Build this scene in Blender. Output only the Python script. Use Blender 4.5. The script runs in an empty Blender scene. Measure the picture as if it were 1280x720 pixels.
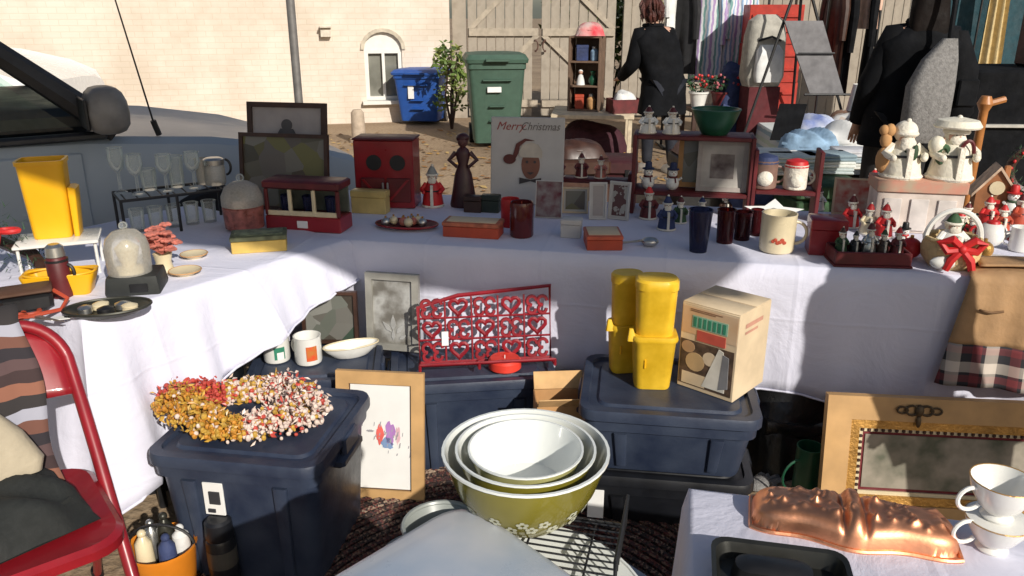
import bpy, bmesh, math, random
from mathutils import Vector, Matrix
R = math.radians
rnd = random.Random(11)
SC = bpy.context.scene
COL = SC.collection

# ------------------------------------------------------------------ camera, world, sun, exposure
TH, CZ, F = R(19.2), 1.55, 1000.0          # pitch below the horizon, eye height, focal length in pixels of a 1280 wide picture
cam = bpy.data.cameras.new('camera'); cam.sensor_width = 36; cam.lens = 36*F/1280
cam.clip_start = .05; cam.clip_end = 400
cam_o = bpy.data.objects.new('camera', cam); COL.objects.link(cam_o)
cam_o.location = (0, 0, CZ); cam_o.rotation_euler = (math.pi/2-TH, 0, 0); SC.camera = cam_o
SUN_E, SUN_A = R(29), R(30)                # elevation; azimuth to the right of straight behind the camera
SUN = Vector((math.cos(SUN_E)*math.sin(SUN_A), -math.cos(SUN_E)*math.cos(SUN_A), math.sin(SUN_E)))
W = bpy.data.worlds.new('World'); SC.world = W; W.use_nodes = True
nt = W.node_tree
sky = nt.nodes.new('ShaderNodeTexSky'); sky.sky_type = 'NISHITA'; sky.sun_disc = False
sky.sun_elevation = SUN_E; sky.sun_rotation = math.pi-SUN_A; sky.air_density = 1.0; sky.dust_density = 1.5; sky.ozone_density = 1.0
nt.links.new(sky.outputs[0], nt.nodes['Background'].inputs[0]); nt.nodes['Background'].inputs[1].default_value = .075
sl = bpy.data.lights.new('sun', 'SUN'); sl.energy = 4.1; sl.angle = R(.6); sl.color = (1, .945, .86)
so = bpy.data.objects.new('sun', sl); COL.objects.link(so); so.rotation_euler = (-SUN).to_track_quat('-Z', 'Y').to_euler()
SC.view_settings.view_transform = 'Standard'; SC.view_settings.look = 'None'
SC.cycles.transparent_max_bounces = 40
SC.view_settings.exposure = .1; SC.view_settings.gamma = 1
SC.render.resolution_x, SC.render.resolution_y = 1024, 576

# ------------------------------------------------------------------ where a point of the photograph stands in the place
cT, sT = math.cos(TH), math.sin(TH)
def on(u, v, z):                            # the point at height z seen at pixel (u, v)
    a = (360-v)/F; t = (z-CZ)/(-sT+a*cT)
    return (u-640)/F*t, t*(cT+a*sT), t
def zat(v, y):                              # the height seen at row v at distance y
    a = (360-v)/F; t = y/(cT+a*sT)
    return CZ+t*(-sT+a*cT)
def upx(u, y, z): return (u-640)/F*(y*cT+(CZ-z)*sT)
TZ = .742                                   # top of the tablecloths
class Spot: pass
def spot(u0, u1, vb, vt, z=TZ, d=None):     # footprint centre, width and height of a thing standing at height z
    s = Spot(); x, y, t = on((u0+u1)/2, vb, z)
    s.w = (u1-u0)*t/F; s.d = s.w if d is None else d
    n = math.hypot(x, y); s.x = x+x/n*s.d/2; s.y = y+y/n*s.d/2; s.z = z; s.h = zat(vt, s.y)-z
    return s

# ------------------------------------------------------------------ materials
MT = {}
def node(n, t, **k):
    x = n.nodes.new(t)
    for a, b in k.items(): setattr(x, a, b)
    return x
def mat(name, col, rough=.6, metal=0., var=.18, scale=14., bump=0., bscale=60., spec=.5, col2=None, coat=0., sheen=0., sss=0., emit=None):
    if name in MT: return MT[name]
    m = bpy.data.materials.new(name); m.use_nodes = True; n = m.node_tree; p = n.nodes['Principled BSDF']
    tc = node(n, 'ShaderNodeTexCoord'); ns = node(n, 'ShaderNodeTexNoise'); ns.inputs['Scale'].default_value = scale; ns.inputs['Detail'].default_value = 5
    n.links.new(tc.outputs['Object'], ns.inputs['Vector'])
    rp = node(n, 'ShaderNodeValToRGB'); a = [min(1, c*(1-var)) for c in col]; b = [min(1, c*(1+var)) for c in (col2 or col)]
    rp.color_ramp.elements[0].position = .32; rp.color_ramp.elements[1].position = .68
    rp.color_ramp.elements[0].color = (*a, 1); rp.color_ramp.elements[1].color = (*b, 1)
    n.links.new(ns.outputs['Fac'], rp.inputs[0]); n.links.new(rp.outputs[0], p.inputs['Base Color'])
    nr = node(n, 'ShaderNodeTexNoise'); nr.inputs['Scale'].default_value = scale*.6; nr.inputs['Detail'].default_value = 8; nr.inputs['Roughness'].default_value = .7; n.links.new(tc.outputs['Object'], nr.inputs['Vector'])
    rr = node(n, 'ShaderNodeMapRange'); rr.inputs[1].default_value = .3; rr.inputs[2].default_value = .7; rr.inputs[3].default_value = rough*.75; rr.inputs[4].default_value = min(1, rough*1.35); n.links.new(nr.outputs['Fac'], rr.inputs[0]); n.links.new(rr.outputs[0], p.inputs['Roughness'])
    p.inputs['Metallic'].default_value = metal; p.inputs['Specular IOR Level'].default_value = spec
    p.inputs['Coat Weight'].default_value = coat; p.inputs['Sheen Weight'].default_value = sheen
    if bump:
        nb = node(n, 'ShaderNodeTexNoise'); nb.inputs['Scale'].default_value = bscale; nb.inputs['Detail'].default_value = 4
        n.links.new(tc.outputs['Object'], nb.inputs['Vector'])
        bp = node(n, 'ShaderNodeBump'); bp.inputs['Strength'].default_value = min(1, bump); bp.inputs['Distance'].default_value = .01
        n.links.new(nb.outputs['Fac'], bp.inputs['Height']); n.links.new(bp.outputs[0], p.inputs['Normal'])
    MT[name] = m; return m
def glass(name, col, gloss=.12, rough=.03):
    m = bpy.data.materials.new(name); m.use_nodes = True; n = m.node_tree; n.nodes.clear()
    o = node(n, 'ShaderNodeOutputMaterial'); mx = node(n, 'ShaderNodeMixShader'); tr = node(n, 'ShaderNodeBsdfTransparent'); gl = node(n, 'ShaderNodeBsdfGlossy')
    fr = node(n, 'ShaderNodeFresnel'); fr.inputs[0].default_value = 1.5
    mr = node(n, 'ShaderNodeMapRange'); mr.inputs[3].default_value = gloss; mr.inputs[4].default_value = 1
    tr.inputs[0].default_value = (*col, 1); gl.inputs['Roughness'].default_value = rough
    n.links.new(fr.outputs[0], mr.inputs[0]); n.links.new(mr.outputs[0], mx.inputs[0]); n.links.new(tr.outputs[0], mx.inputs[1]); n.links.new(gl.outputs[0], mx.inputs[2]); n.links.new(mx.outputs[0], o.inputs[0])
    MT[name] = m; return m
def milky(name, tint, body, fac, rough=.15):
    m = bpy.data.materials.new(name); m.use_nodes = True; n = m.node_tree; p = n.nodes['Principled BSDF']; o = n.nodes['Material Output']
    mx = node(n, 'ShaderNodeMixShader'); tr = node(n, 'ShaderNodeBsdfTransparent'); tr.inputs[0].default_value = (*tint, 1); p.inputs['Base Color'].default_value = (*body, 1); p.inputs['Roughness'].default_value = rough
    ns = node(n, 'ShaderNodeTexNoise'); ns.inputs['Scale'].default_value = 18; mr = node(n, 'ShaderNodeMapRange'); mr.inputs[3].default_value = fac*.7; mr.inputs[4].default_value = fac*1.3
    fr = node(n, 'ShaderNodeFresnel'); fr.inputs[0].default_value = 1.45; ad = node(n, 'ShaderNodeMath', operation='MULTIPLY_ADD'); ad.inputs[1].default_value = .75; ad.use_clamp = True
    n.links.new(ns.outputs['Fac'], mr.inputs[0]); n.links.new(fr.outputs[0], ad.inputs[0]); n.links.new(mr.outputs[0], ad.inputs[2]); n.links.new(ad.outputs[0], mx.inputs[0]); n.links.new(tr.outputs[0], mx.inputs[1]); n.links.new(p.outputs[0], mx.inputs[2]); n.links.new(mx.outputs[0], o.inputs[0])
    MT[name] = m; return m
def ramped(name, kind, cols, scale=20., rough=.7, bump=.3, stops=None, axis=None, inter='CONSTANT', noise=0., coord='Object', metal=0.):
    """colours picked from a ramp by a procedural pattern: voronoi cells, stripes along an axis, or noise"""
    m = bpy.data.materials.new(name); m.use_nodes = True; n = m.node_tree; p = n.nodes['Principled BSDF']
    tc = node(n, 'ShaderNodeTexCoord'); vec = tc.outputs[coord]
    rp = node(n, 'ShaderNodeValToRGB'); rp.color_ramp.interpolation = inter
    k = len(cols); e = rp.color_ramp.elements
    while len(e) < k: e.new(.5)
    for i, c in enumerate(cols): e[i].position = (stops[i] if stops else i/k); e[i].color = (*c, 1)
    if kind == 'voronoi':
        t = node(n, 'ShaderNodeTexVoronoi'); t.inputs['Scale'].default_value = scale; n.links.new(vec, t.inputs['Vector'])
        sp = node(n, 'ShaderNodeSeparateColor'); n.links.new(t.outputs['Color'], sp.inputs[0]); fac = sp.outputs[0]; hgt = t.outputs['Distance']
    elif kind == 'noise':
        t = node(n, 'ShaderNodeTexNoise'); t.inputs['Scale'].default_value = scale; t.inputs['Detail'].default_value = 4; n.links.new(vec, t.inputs['Vector']); fac = hgt = t.outputs['Fac']
    else:
        sx = node(n, 'ShaderNodeSeparateXYZ'); n.links.new(vec, sx.inputs[0])
        ml = node(n, 'ShaderNodeMath', operation='MULTIPLY'); ml.inputs[1].default_value = scale; n.links.new(sx.outputs[axis or 0], ml.inputs[0])
        src = ml.outputs[0]
        if noise:
            nz = node(n, 'ShaderNodeTexNoise'); nz.inputs['Scale'].default_value = 9; n.links.new(vec, nz.inputs['Vector'])
            ad = node(n, 'ShaderNodeMath', operation='MULTIPLY_ADD'); ad.inputs[1].default_value = noise; n.links.new(nz.outputs['Fac'], ad.inputs[0]); n.links.new(src, ad.inputs[2]); src = ad.outputs[0]
        fr = node(n, 'ShaderNodeMath', operation='FRACT'); n.links.new(src, fr.inputs[0]); fac = hgt = fr.outputs[0]
    n.links.new(fac, rp.inputs[0]); n.links.new(rp.outputs[0], p.inputs['Base Color']); p.inputs['Roughness'].default_value = rough; p.inputs['Metallic'].default_value = metal
    if bump:
        bp = node(n, 'ShaderNodeBump'); bp.inputs['Strength'].default_value = bump; bp.inputs['Distance'].default_value = .006
        n.links.new(hgt, bp.inputs['Height']); n.links.new(bp.outputs[0], p.inputs['Normal'])
    MT[name] = m; return m
def cotton():
    m = mat('white_cotton', (.68, .68, .79), .9, var=.03, scale=4); n = m.node_tree; p = n.nodes['Principled BSDF']; tc = node(n, 'ShaderNodeTexCoord')
    mp = node(n, 'ShaderNodeMapping'); mp.inputs['Rotation'].default_value = (0, 0, .2); n.links.new(tc.outputs['Object'], mp.inputs[0])
    a = node(n, 'ShaderNodeTexNoise'); a.inputs['Scale'].default_value = 5; a.inputs['Detail'].default_value = 9; a.inputs['Roughness'].default_value = .55; a.inputs['Distortion'].default_value = .8; n.links.new(mp.outputs[0], a.inputs['Vector'])
    sx = node(n, 'ShaderNodeSeparateXYZ'); n.links.new(mp.outputs[0], sx.inputs[0]); hs = [a.outputs['Fac']]
    for ax, sc in ((0, 2.3), (1, 3.1), (2, 3.6)):                       # pressed fold creases
        ml = node(n, 'ShaderNodeMath', operation='MULTIPLY'); ml.inputs[1].default_value = sc; n.links.new(sx.outputs[ax], ml.inputs[0])
        pp = node(n, 'ShaderNodeMath', operation='PINGPONG'); pp.inputs[1].default_value = .5; n.links.new(ml.outputs[0], pp.inputs[0])
        lt = node(n, 'ShaderNodeMapRange'); lt.inputs[1].default_value = 0; lt.inputs[2].default_value = .03; lt.inputs[3].default_value = .11; lt.inputs[4].default_value = 0; n.links.new(pp.outputs[0], lt.inputs[0])
        ad = node(n, 'ShaderNodeMath', operation='ADD'); n.links.new(hs[-1], ad.inputs[0]); n.links.new(lt.outputs[0], ad.inputs[1]); hs.append(ad.outputs[0])
    bp = node(n, 'ShaderNodeBump'); bp.inputs['Strength'].default_value = .38; bp.inputs['Distance'].default_value = .03; n.links.new(hs[-1], bp.inputs['Height']); n.links.new(bp.outputs[0], p.inputs['Normal'])
    return m
m_cloth = cotton()
m_navy = mat('navy_plastic', (.022, .033, .068), .42, var=.25, scale=9, bump=.06, bscale=90, col2=(.034, .045, .072))
m_blackp = mat('black_plastic', (.008, .009, .012), .4, var=.3)
m_black = mat('black_paint', (.012, .012, .013), .45, var=.2)
m_red = mat('red_paint', (.25, .010, .016), .35, var=.2, scale=9, coat=.3)
m_dred = mat('dark_red_wood', (.11, .012, .014), .5, var=.3)
m_bred = mat('bright_red', (.55, .02, .02), .5, var=.15)
m_orange = mat('orange_red_card', (.42, .06, .025), .55, var=.15)
m_white = mat('white_glaze', (.78, .77, .72), .25, var=.04, coat=.4)
m_cream = mat('cream_ceramic', (.68, .58, .38), .3, var=.08, coat=.3)
m_card = mat('cream_card', (.66, .52, .34), .75, var=.1)
m_brownc = mat('brown_cardboard', (.5, .27, .11), .8, var=.12)
m_yellow = mat('yellow_plastic', (.70, .42, .012), .4, var=.1, scale=16, col2=(.76, .48, .03), bump=.05, bscale=50)
m_amber = mat('amber_plastic', (.80, .42, .010), .36, var=.08, scale=5)
m_gold = mat('gold_leaf', (.5, .27, .07), .38, metal=.55, var=.3, bump=.3, bscale=120)
m_oak = mat('pale_oak', (.55, .33, .14), .5, var=.16, scale=9)
m_dwood = mat('dark_wood', (.05, .022, .014), .45, var=.3)
m_skin = mat('skin', (.52, .3, .21), .5, var=.08)
m_hair = mat('auburn_hair', (.07, .018, .012), .5, var=.4, bump=.6, bscale=200)
m_dhair = mat('dark_hair', (.008, .005, .004), .7, var=.4, bump=.2, bscale=40, spec=.15)
m_bcloth = mat('black_cloth', (.0055, .006, .0075), .9, var=.35, scale=10, bump=.4, bscale=25, spec=.15)
m_grey = mat('grey_wool', (.19, .185, .18), .9, var=.25, scale=60, bump=.5, bscale=120)
m_tan = mat('tan_cloth', (.42, .25, .12), .9, var=.1, bump=.3, bscale=40)
m_khaki = mat('khaki_canvas', (.42, .36, .26), .9, var=.1, bump=.4, bscale=40)
m_steel = mat('steel', (.5, .5, .48), .3, metal=.9, var=.15)
m_dsteel = mat('dark_wire', (.03, .03, .032), .35, metal=.5, var=.2)
m_green = mat('green_glaze', (.012, .08, .04), .35, var=.2)
m_pine = mat('pine_needles', (.03, .075, .03), .7, var=.5)
m_blue = mat('blue_bin_plastic', (.015, .08, .33), .5, var=.12)
m_gbin = mat('green_bin_plastic', (.05, .10, .07), .55, var=.1)
m_paper = mat('white_paper', (.8, .79, .76), .8, var=.03)
m_print = mat('printed_ink', (.03, .03, .035), .7)
m_wash = mat('watercolour_red', (.7, .12, .1), .8); m_wash2 = mat('watercolour_violet', (.42, .2, .5), .8); m_wash3 = mat('watercolour_blue', (.2, .3, .5), .8)
m_grn = mat('print_green', (.03, .22, .13), .7); m_redp = mat('print_red', (.55, .09, .06), .7)
m_copper = mat('copper', (.82, .38, .21), .42, metal=1, var=.12, bump=.15, bscale=30)
m_olive = mat('olive_glass', (.2, .17, .018), .2, var=.1, coat=.5)
m_milk = mat('milk_glass', (.78, .8, .76), .15, var=.02, coat=.5)
m_navyc = mat('navy_cloth', (.03, .045, .12), .85, var=.3, bump=.4)
m_denim = mat('pale_blue_cloth', (.25, .38, .52), .9, var=.3, bump=.5, bscale=14)
m_wcl = mat('white_cloth_rough', (.7, .7, .68), .9, var=.1, bump=.5, bscale=12)
m_glass = milky('clear_glass', (.98, .99, .98), (.75, .78, .76), .08, .05)
m_cglass = glass('car_window_glass', (.8, .95, .88), .12)
m_pglass = glass('pink_glass', (.85, .45, .38), .2)
m_rglass = milky('red_glass', (.5, .12, .1), (.07, .012, .014), .5)
m_bglass = milky('blue_glass', (.25, .3, .5), (.03, .035, .09), .5)
m_fglass = milky('frosted_plastic', (.95, .95, .93), (.66, .63, .56), .38)

# ------------------------------------------------------------------ mesh builder
class G:
    def __init__(s): s.bm = bmesh.new(); s.m = Matrix.Identity(4); s.mi = 0
    def at(s, x=0, y=0, z=0, rz=0, rx=0, ry=0):
        s.m = Matrix.Translation((x, y, z)) @ Matrix.Rotation(rz, 4, 'Z') @ Matrix.Rotation(ry, 4, 'Y') @ Matrix.Rotation(rx, 4, 'X'); return s
    def raw(s, vs, fs):
        b = [s.bm.verts.new(s.m @ Vector(v)) for v in vs]
        for f in fs:
            try:
                q = s.bm.faces.new([b[i] for i in f]); q.material_index = s.mi
            except ValueError: pass
        return s
    def rings(s, rs, closed=True, cap0=True, cap1=True, loop=False):
        n = len(rs[0]); vs = [p for r in rs for p in r]; fs = []
        k = len(rs)
        for i in range(k if loop else k-1):
            j = (i+1) % k
            for a in range(n if closed else n-1):
                b = (a+1) % n; fs.append((i*n+a, i*n+b, j*n+b, j*n+a))
        if not loop:
            if cap0: fs.append(tuple(reversed(range(n))))
            if cap1: fs.append(tuple(range((k-1)*n, k*n)))
        return s.raw(vs, fs)
    def loft(s, secs, seg=2, x=0, y=0, cap0=True, cap1=True):   # secs: (z, w, d, corner radius[, dx, dy])
        rs = []
        for q in secs:
            z, w, d, r = q[:4]; dx, dy = (q[4], q[5]) if len(q) > 4 else (0, 0); r = max(1e-4, min(r, w/2-1e-5, d/2-1e-5)); ring = []
            for c, (sx, sy) in enumerate(((1, 1), (-1, 1), (-1, -1), (1, -1))):
                for i in range(seg+1):
                    a = math.pi/2*(c+i/seg); ring.append((x+dx+sx*(w/2-r)+r*math.cos(a), y+dy+sy*(d/2-r)+r*math.sin(a), z))
            rs.append(ring)
        return s.rings(rs, True, cap0, cap1)
    def box(s, x, y, z, w, d, h, b=.003, tw=None, td=None):     # z is the underside
        tw = w if tw is None else tw; td = d if td is None else td; b = min(b, w*.3, d*.3, h*.3)
        return s.loft([(z, w-2*b, d-2*b, b), (z+b, w, d, b), (z+h-b, tw, td, b), (z+h, tw-2*b, td-2*b, b)], 1, x, y)
    def lathe(s, pf, n=20, x=0, y=0, sx=1, sy=1, cap0=True, cap1=True):
        return s.rings([[(x+r*sx*math.cos(2*math.pi*i/n), y+r*sy*math.sin(2*math.pi*i/n), z) for i in range(n)] for r, z in pf], True, cap0, cap1)
    def tube(s, pts, r, n=7, closed=False):
        P = [Vector(p) for p in pts]; k = len(P); rs = []; up = None
        for i, p in enumerate(P):
            t = (P[(i+1) % k]-P[i-1]) if closed else (P[min(i+1, k-1)]-P[max(i-1, 0)])
            t.normalize()
            if up is None: up = Vector((0, 0, 1)) if abs(t.z) < .9 else Vector((1, 0, 0))
            a = t.cross(up).normalized(); up = a.cross(t).normalized(); q = r[i] if isinstance(r, (list, tuple)) else r
            rs.append([tuple(p+a*q*math.cos(2*math.pi*j/n)+up*q*math.sin(2*math.pi*j/n)) for j in range(n)])
        return s.rings(rs, True, True, True, closed)
    def ball(s, x, y, z, r, ry=None, rz=None, n=12, k=7):
        ry = r if ry is None else ry; rz = r if rz is None else rz
        return s.rings([[(x+r*math.sin(f)*math.cos(2*math.pi*i/n), y+ry*math.sin(f)*math.sin(2*math.pi*i/n), z-rz*math.cos(f)) for i in range(n)]
                        for f in [max(.06, min(math.pi-.06, math.pi*j/k)) for j in range(k+1)]])
    def torus(s, x, y, z, Rr, r, n=24, k=7, sx=1, sy=1, a0=0, a1=None, vert=False):
        if a1 is None: pts = [(Rr*sx*math.cos(2*math.pi*i/n), Rr*sy*math.sin(2*math.pi*i/n)) for i in range(n)]; cl = True
        else: pts = [(Rr*sx*math.cos(a0+(a1-a0)*i/n), Rr*sy*math.sin(a0+(a1-a0)*i/n)) for i in range(n+1)]; cl = False
        return s.tube([(x+a, y, z+b) if vert else (x+a, y+b, z) for a, b in pts], r, k, cl)
    def plate(s, poly, y0, y1):                                  # outline in x,z; thickness along y (y0 front)
        n = len(poly)
        return s.raw([(a, y0, b) for a, b in poly]+[(a, y1, b) for a, b in poly],
                     [tuple(range(n)), tuple(reversed(range(n, 2*n)))]+[(i, i+n, (i+1) % n+n, (i+1) % n) for i in range(n)])
    def slab(s, poly, z0, z1):
        n = len(poly)
        return s.raw([(a, b, z0) for a, b in poly]+[(a, b, z1) for a, b in poly],
                     [tuple(reversed(range(n))), tuple(range(n, 2*n))]+[(i, (i+1) % n, (i+1) % n+n, i+n) for i in range(n)])
    def disc(s, x, z, r, y0, y1, n=16, rz=None):
        rz = r if rz is None else rz
        return s.plate([(x+r*math.cos(2*math.pi*i/n), z+rz*math.sin(2*math.pi*i/n)) for i in range(n)], y0, y1)
    def grid(s, fn, nu, nv):
        vs = [fn(i/nu, j/nv) for j in range(nv+1) for i in range(nu+1)]; q = nu+1
        return s.raw(vs, [(j*q+i, j*q+i+1, (j+1)*q+i+1, (j+1)*q+i) for j in range(nv) for i in range(nu)])
    def mesh(s, name, mats, angle=38):
        me = bpy.data.meshes.new(name); bmesh.ops.recalc_face_normals(s.bm, faces=s.bm.faces); s.bm.to_mesh(me); s.bm.free()
        for m in (mats if isinstance(mats, (list, tuple)) else [mats]): me.materials.append(m)
        me.polygons.foreach_set('use_smooth', [True]*len(me.polygons)); me.set_sharp_from_angle(angle=R(angle)); return me
    def out(s, name, mats, parent=None, kind=None, angle=38, loc=(0, 0, 0), rz=0):
        o = bpy.data.objects.new(name, s.mesh(name, mats, angle)); COL.objects.link(o); o.parent = parent; o.location = loc; o.rotation_euler.z = rz
        if kind: o['kind'] = kind
        return o
def thing(name, label, cat, x, y, z=0, rz=0, group=None, rx=0, ry=0):
    o = bpy.data.objects.new(name, None); COL.objects.link(o); o.empty_display_size = .05
    o.location = (x, y, z); o.rotation_euler = (rx, ry, rz); o['label'] = label; o['category'] = cat
    if group: o['group'] = group
    return o
def tag(o, label, cat, group=None):
    o['label'] = label; o['category'] = cat
    if group: o['group'] = group
    return o
def link(name, me, parent, loc=(0, 0, 0), rot=(0, 0, 0), scale=None):
    o = bpy.data.objects.new(name, me); COL.objects.link(o); o.parent = parent; o.location = loc; o.rotation_euler = rot
    if scale: o.scale = scale
    return o
def text(name, body, size, m, parent, loc, rot=(math.pi/2, 0, 0), shear=0., ext=.0006, align='CENTER', sx=1.):
    c = bpy.data.curves.new(name, 'FONT'); c.body = body; c.size = size; c.extrude = ext; c.shear = shear; c.align_x = align; c.resolution_u = 3
    t = bpy.data.objects.new(name, c); COL.objects.link(t); bpy.context.view_layer.update()
    me = bpy.data.meshes.new_from_object(t.evaluated_get(bpy.context.evaluated_depsgraph_get())); bpy.data.objects.remove(t)
    me.materials.clear(); me.materials.append(m); o = link(name, me, parent, loc, rot); o.scale.x = sx; return o
def skin(name, nodes, edges, m, parent=None, sub=2, root=0):
    keys = list(nodes); me = bpy.data.meshes.new(name)
    me.from_pydata([nodes[k][0] for k in keys], [(keys.index(a), keys.index(b)) for a, b in edges], [])
    o = bpy.data.objects.new(name, me); COL.objects.link(o)
    md = o.modifiers.new('skin', 'SKIN'); md.use_smooth_shade = True
    for i, k in enumerate(keys):
        r = nodes[k][1]; sv = me.skin_vertices[0].data[i]; sv.radius = r if isinstance(r, tuple) else (r, r); sv.use_root = (i == root)
    o.modifiers.new('sub', 'SUBSURF').levels = sub; o.modifiers['sub'].render_levels = sub
    bpy.context.view_layer.update()
    m2 = bpy.data.meshes.new_from_object(o.evaluated_get(bpy.context.evaluated_depsgraph_get())); bpy.data.objects.remove(o)
    m2.name = name; m2.materials.clear(); m2.materials.append(m); m2.polygons.foreach_set('use_smooth', [True]*len(m2.polygons))
    return link(name, m2, parent)
# ================================================================== THE SETTING
def node_ground():
    m = bpy.data.materials.new('packed_earth'); m.use_nodes = True; n = m.node_tree; p = n.nodes['Principled BSDF']
    tc = node(n, 'ShaderNodeTexCoord'); a = node(n, 'ShaderNodeTexNoise'); a.inputs['Scale'].default_value = .9; a.inputs['Detail'].default_value = 8
    b = node(n, 'ShaderNodeTexNoise'); b.inputs['Scale'].default_value = 28; b.inputs['Detail'].default_value = 6
    for q in (a, b): n.links.new(tc.outputs['Object'], q.inputs['Vector'])
    r = node(n, 'ShaderNodeValToRGB'); r.color_ramp.elements[0].color = (.27, .19, .12, 1); r.color_ramp.elements[1].color = (.42, .31, .20, 1)
    r.color_ramp.elements[0].position = .35; r.color_ramp.elements[1].position = .66
    r2 = node(n, 'ShaderNodeValToRGB'); r2.color_ramp.elements[0].color = (.78, .75, .7, 1); r2.color_ramp.elements[1].color = (1, 1, 1, 1); r2.color_ramp.elements[0].position = .35; r2.color_ramp.elements[1].position = .6
    mx = node(n, 'ShaderNodeMix', data_type='RGBA', blend_type='MULTIPLY'); mx.inputs[0].default_value = 1
    n.links.new(a.outputs['Fac'], r.inputs[0]); n.links.new(b.outputs['Fac'], r2.inputs[0]); n.links.new(r.outputs[0], mx.inputs[6]); n.links.new(r2.outputs[0], mx.inputs[7]); n.links.new(mx.outputs[2], p.inputs['Base Color'])
    bp = node(n, 'ShaderNodeBump'); bp.inputs['Strength'].default_value = .7; bp.inputs['Distance'].default_value = .02; n.links.new(b.outputs['Fac'], bp.inputs['Height']); n.links.new(bp.outputs[0], p.inputs['Normal']); p.inputs['Roughness'].default_value = .95
    return m
g = G(); g.grid(lambda a, b: (-150+300*a, -150+300*b, 0), 4, 4); o = g.out('ground', node_ground()); o['kind'] = 'structure'
m_leaf = ramped('dry_leaf', 'voronoi', [(.30, .14, .04), (.42, .24, .07), (.2, .09, .03), (.5, .34, .13)], 3, .8, 0)
g = G()
for i in range(1500):
    x = rnd.uniform(-3.2, 2.4); y = rnd.uniform(4.6, 12.0); a = rnd.uniform(0, 6.3); s = rnd.uniform(.025, .055); q = rnd.uniform(-.3, .3)
    if y > 11.2+.25*x: continue
    c, d = math.cos(a)*s, math.sin(a)*s
    g.raw([(x-c, y-d, .006), (x+d*.5, y-c*.5, .012+abs(q)*.03), (x+c, y+d, .008+s*.2), (x-d*.5, y+c*.5, .012)], [(0, 1, 2, 3)])
g.out('fallen_leaves', m_leaf, None, 'stuff'); tag(bpy.data.objects['fallen_leaves'], 'dry brown fallen leaves scattered over the earth by the house', 'leaves')

# ------------------------------------------------------------------ cream painted brick house
def brick_mat():
    m = bpy.data.materials.new('cream_painted_brick'); m.use_nodes = True; n = m.node_tree; p = n.nodes['Principled BSDF']
    tc = node(n, 'ShaderNodeTexCoord'); mp = node(n, 'ShaderNodeMapping'); mp.inputs['Rotation'].default_value = (math.pi/2, 0, 0)
    n.links.new(tc.outputs['Object'], mp.inputs[0])
    br = node(n, 'ShaderNodeTexBrick'); br.inputs['Scale'].default_value = 1; br.inputs['Brick Width'].default_value = .22; br.inputs['Row Height'].default_value = .075; br.inputs['Mortar Size'].default_value = .006
    br.inputs['Color1'].default_value = (.73, .64, .54, 1); br.inputs['Color2'].default_value = (.76, .67, .57, 1); br.inputs['Mortar'].default_value = (.70, .60, .49, 1); br.inputs['Mortar Smooth'].default_value = .3
    n.links.new(mp.outputs[0], br.inputs['Vector'])
    ns = node(n, 'ShaderNodeTexNoise'); ns.inputs['Scale'].default_value = 1.1; ns.inputs['Detail'].default_value = 9; ns.inputs['Roughness'].default_value = .65; n.links.new(tc.outputs['Object'], ns.inputs['Vector'])
    r = node(n, 'ShaderNodeValToRGB'); r.color_ramp.elements[0].color = (.84, .82, .78, 1); r.color_ramp.elements[0].position = .38; r.color_ramp.elements[1].position = .6; n.links.new(ns.outputs['Fac'], r.inputs[0])
    mx = node(n, 'ShaderNodeMix', data_type='RGBA', blend_type='MULTIPLY'); mx.inputs[0].default_value = 1
    n.links.new(br.outputs['Color'], mx.inputs[6]); n.links.new(r.outputs[0], mx.inputs[7]); n.links.new(mx.outputs[2], p.inputs['Base Color'])
    bp = node(n, 'ShaderNodeBump'); bp.inputs['Strength'].default_value = .35; bp.inputs['Distance'].default_value = .006; bp.invert = True
    n.links.new(br.outputs['Fac'], bp.inputs['Height']); n.links.new(bp.outputs[0], p.inputs['Normal']); p.inputs['Roughness'].default_value = .85
    return m
m_trim = mat('white_trim', (.74, .72, .66), .5, var=.04); m_pane = mat('window_pane', (.20, .20, .17), .08, var=.3, scale=3, spec=.8)
HX, HY, HA = -.89, 12.0, R(14)               # right front corner of the house; its front runs back to the left
house = thing('brick_house', 'cream painted brick house with arched white window', 'house', HX, HY, 0, HA)
win_u, wy = 479, 0
# the wall is built round a real window opening; local x runs from 0 (corner) to -12
def hx(u, z=.8):                               # local x on the facade for a picture column
    X, Y = HX, HY
    for _ in range(30):
        X = upx(u, Y, z); l = (X-HX)/math.cos(HA); Y = HY+l*math.sin(HA)
    return l, Y
lx0, yy = hx(456); lx1, _ = hx(503); wz0 = zat(126, yy); wz1 = zat(62, yy); wz2 = zat(40, yy); wc = (lx0+lx1)/2; ww = lx1-lx0
g = G(); H = 5.6
arc = [(wc+ww/2*math.cos(math.pi*i/10), wz1+(wz2-wz1)*math.sin(math.pi*i/10)) for i in range(11)]
g.plate([(-12, 0), (lx0, 0), (lx0, wz1), (lx0, H), (-12, H)], 0, .3)
g.plate([(lx1, 0), (0, 0), (0, H), (lx1, H), (lx1, wz1)], 0, .3)
g.plate([(lx0, 0), (lx1, 0), (lx1, wz0), (lx0, wz0)], 0, .3)
g.plate(arc+[(lx0, H), (lx1, H)], 0, .3)
g.box(-6, 6.0, 0, 12, .3, H, 0); g.box(-11.85, 3.0, 0, .3, 5.6, H, 0); g.box(-.15, 3.0, 0, .3, 5.6, H, 0)
g.out('wall', brick_mat(), house, angle=20)
g = G().raw([(-12.4, -.45, H), (.4, -.45, H), (.4, 6.6, H), (-12.4, 6.6, H), (-12.4, 3.05, H+2.2), (.4, 3.05, H+2.2)], [(0, 1, 5, 4), (2, 3, 4, 5), (0, 4, 3), (1, 2, 5), (0, 3, 2, 1)])
g.out('roof', mat('dark_shingle', (.06, .055, .05), .9, bump=.5), house, angle=20)
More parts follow.
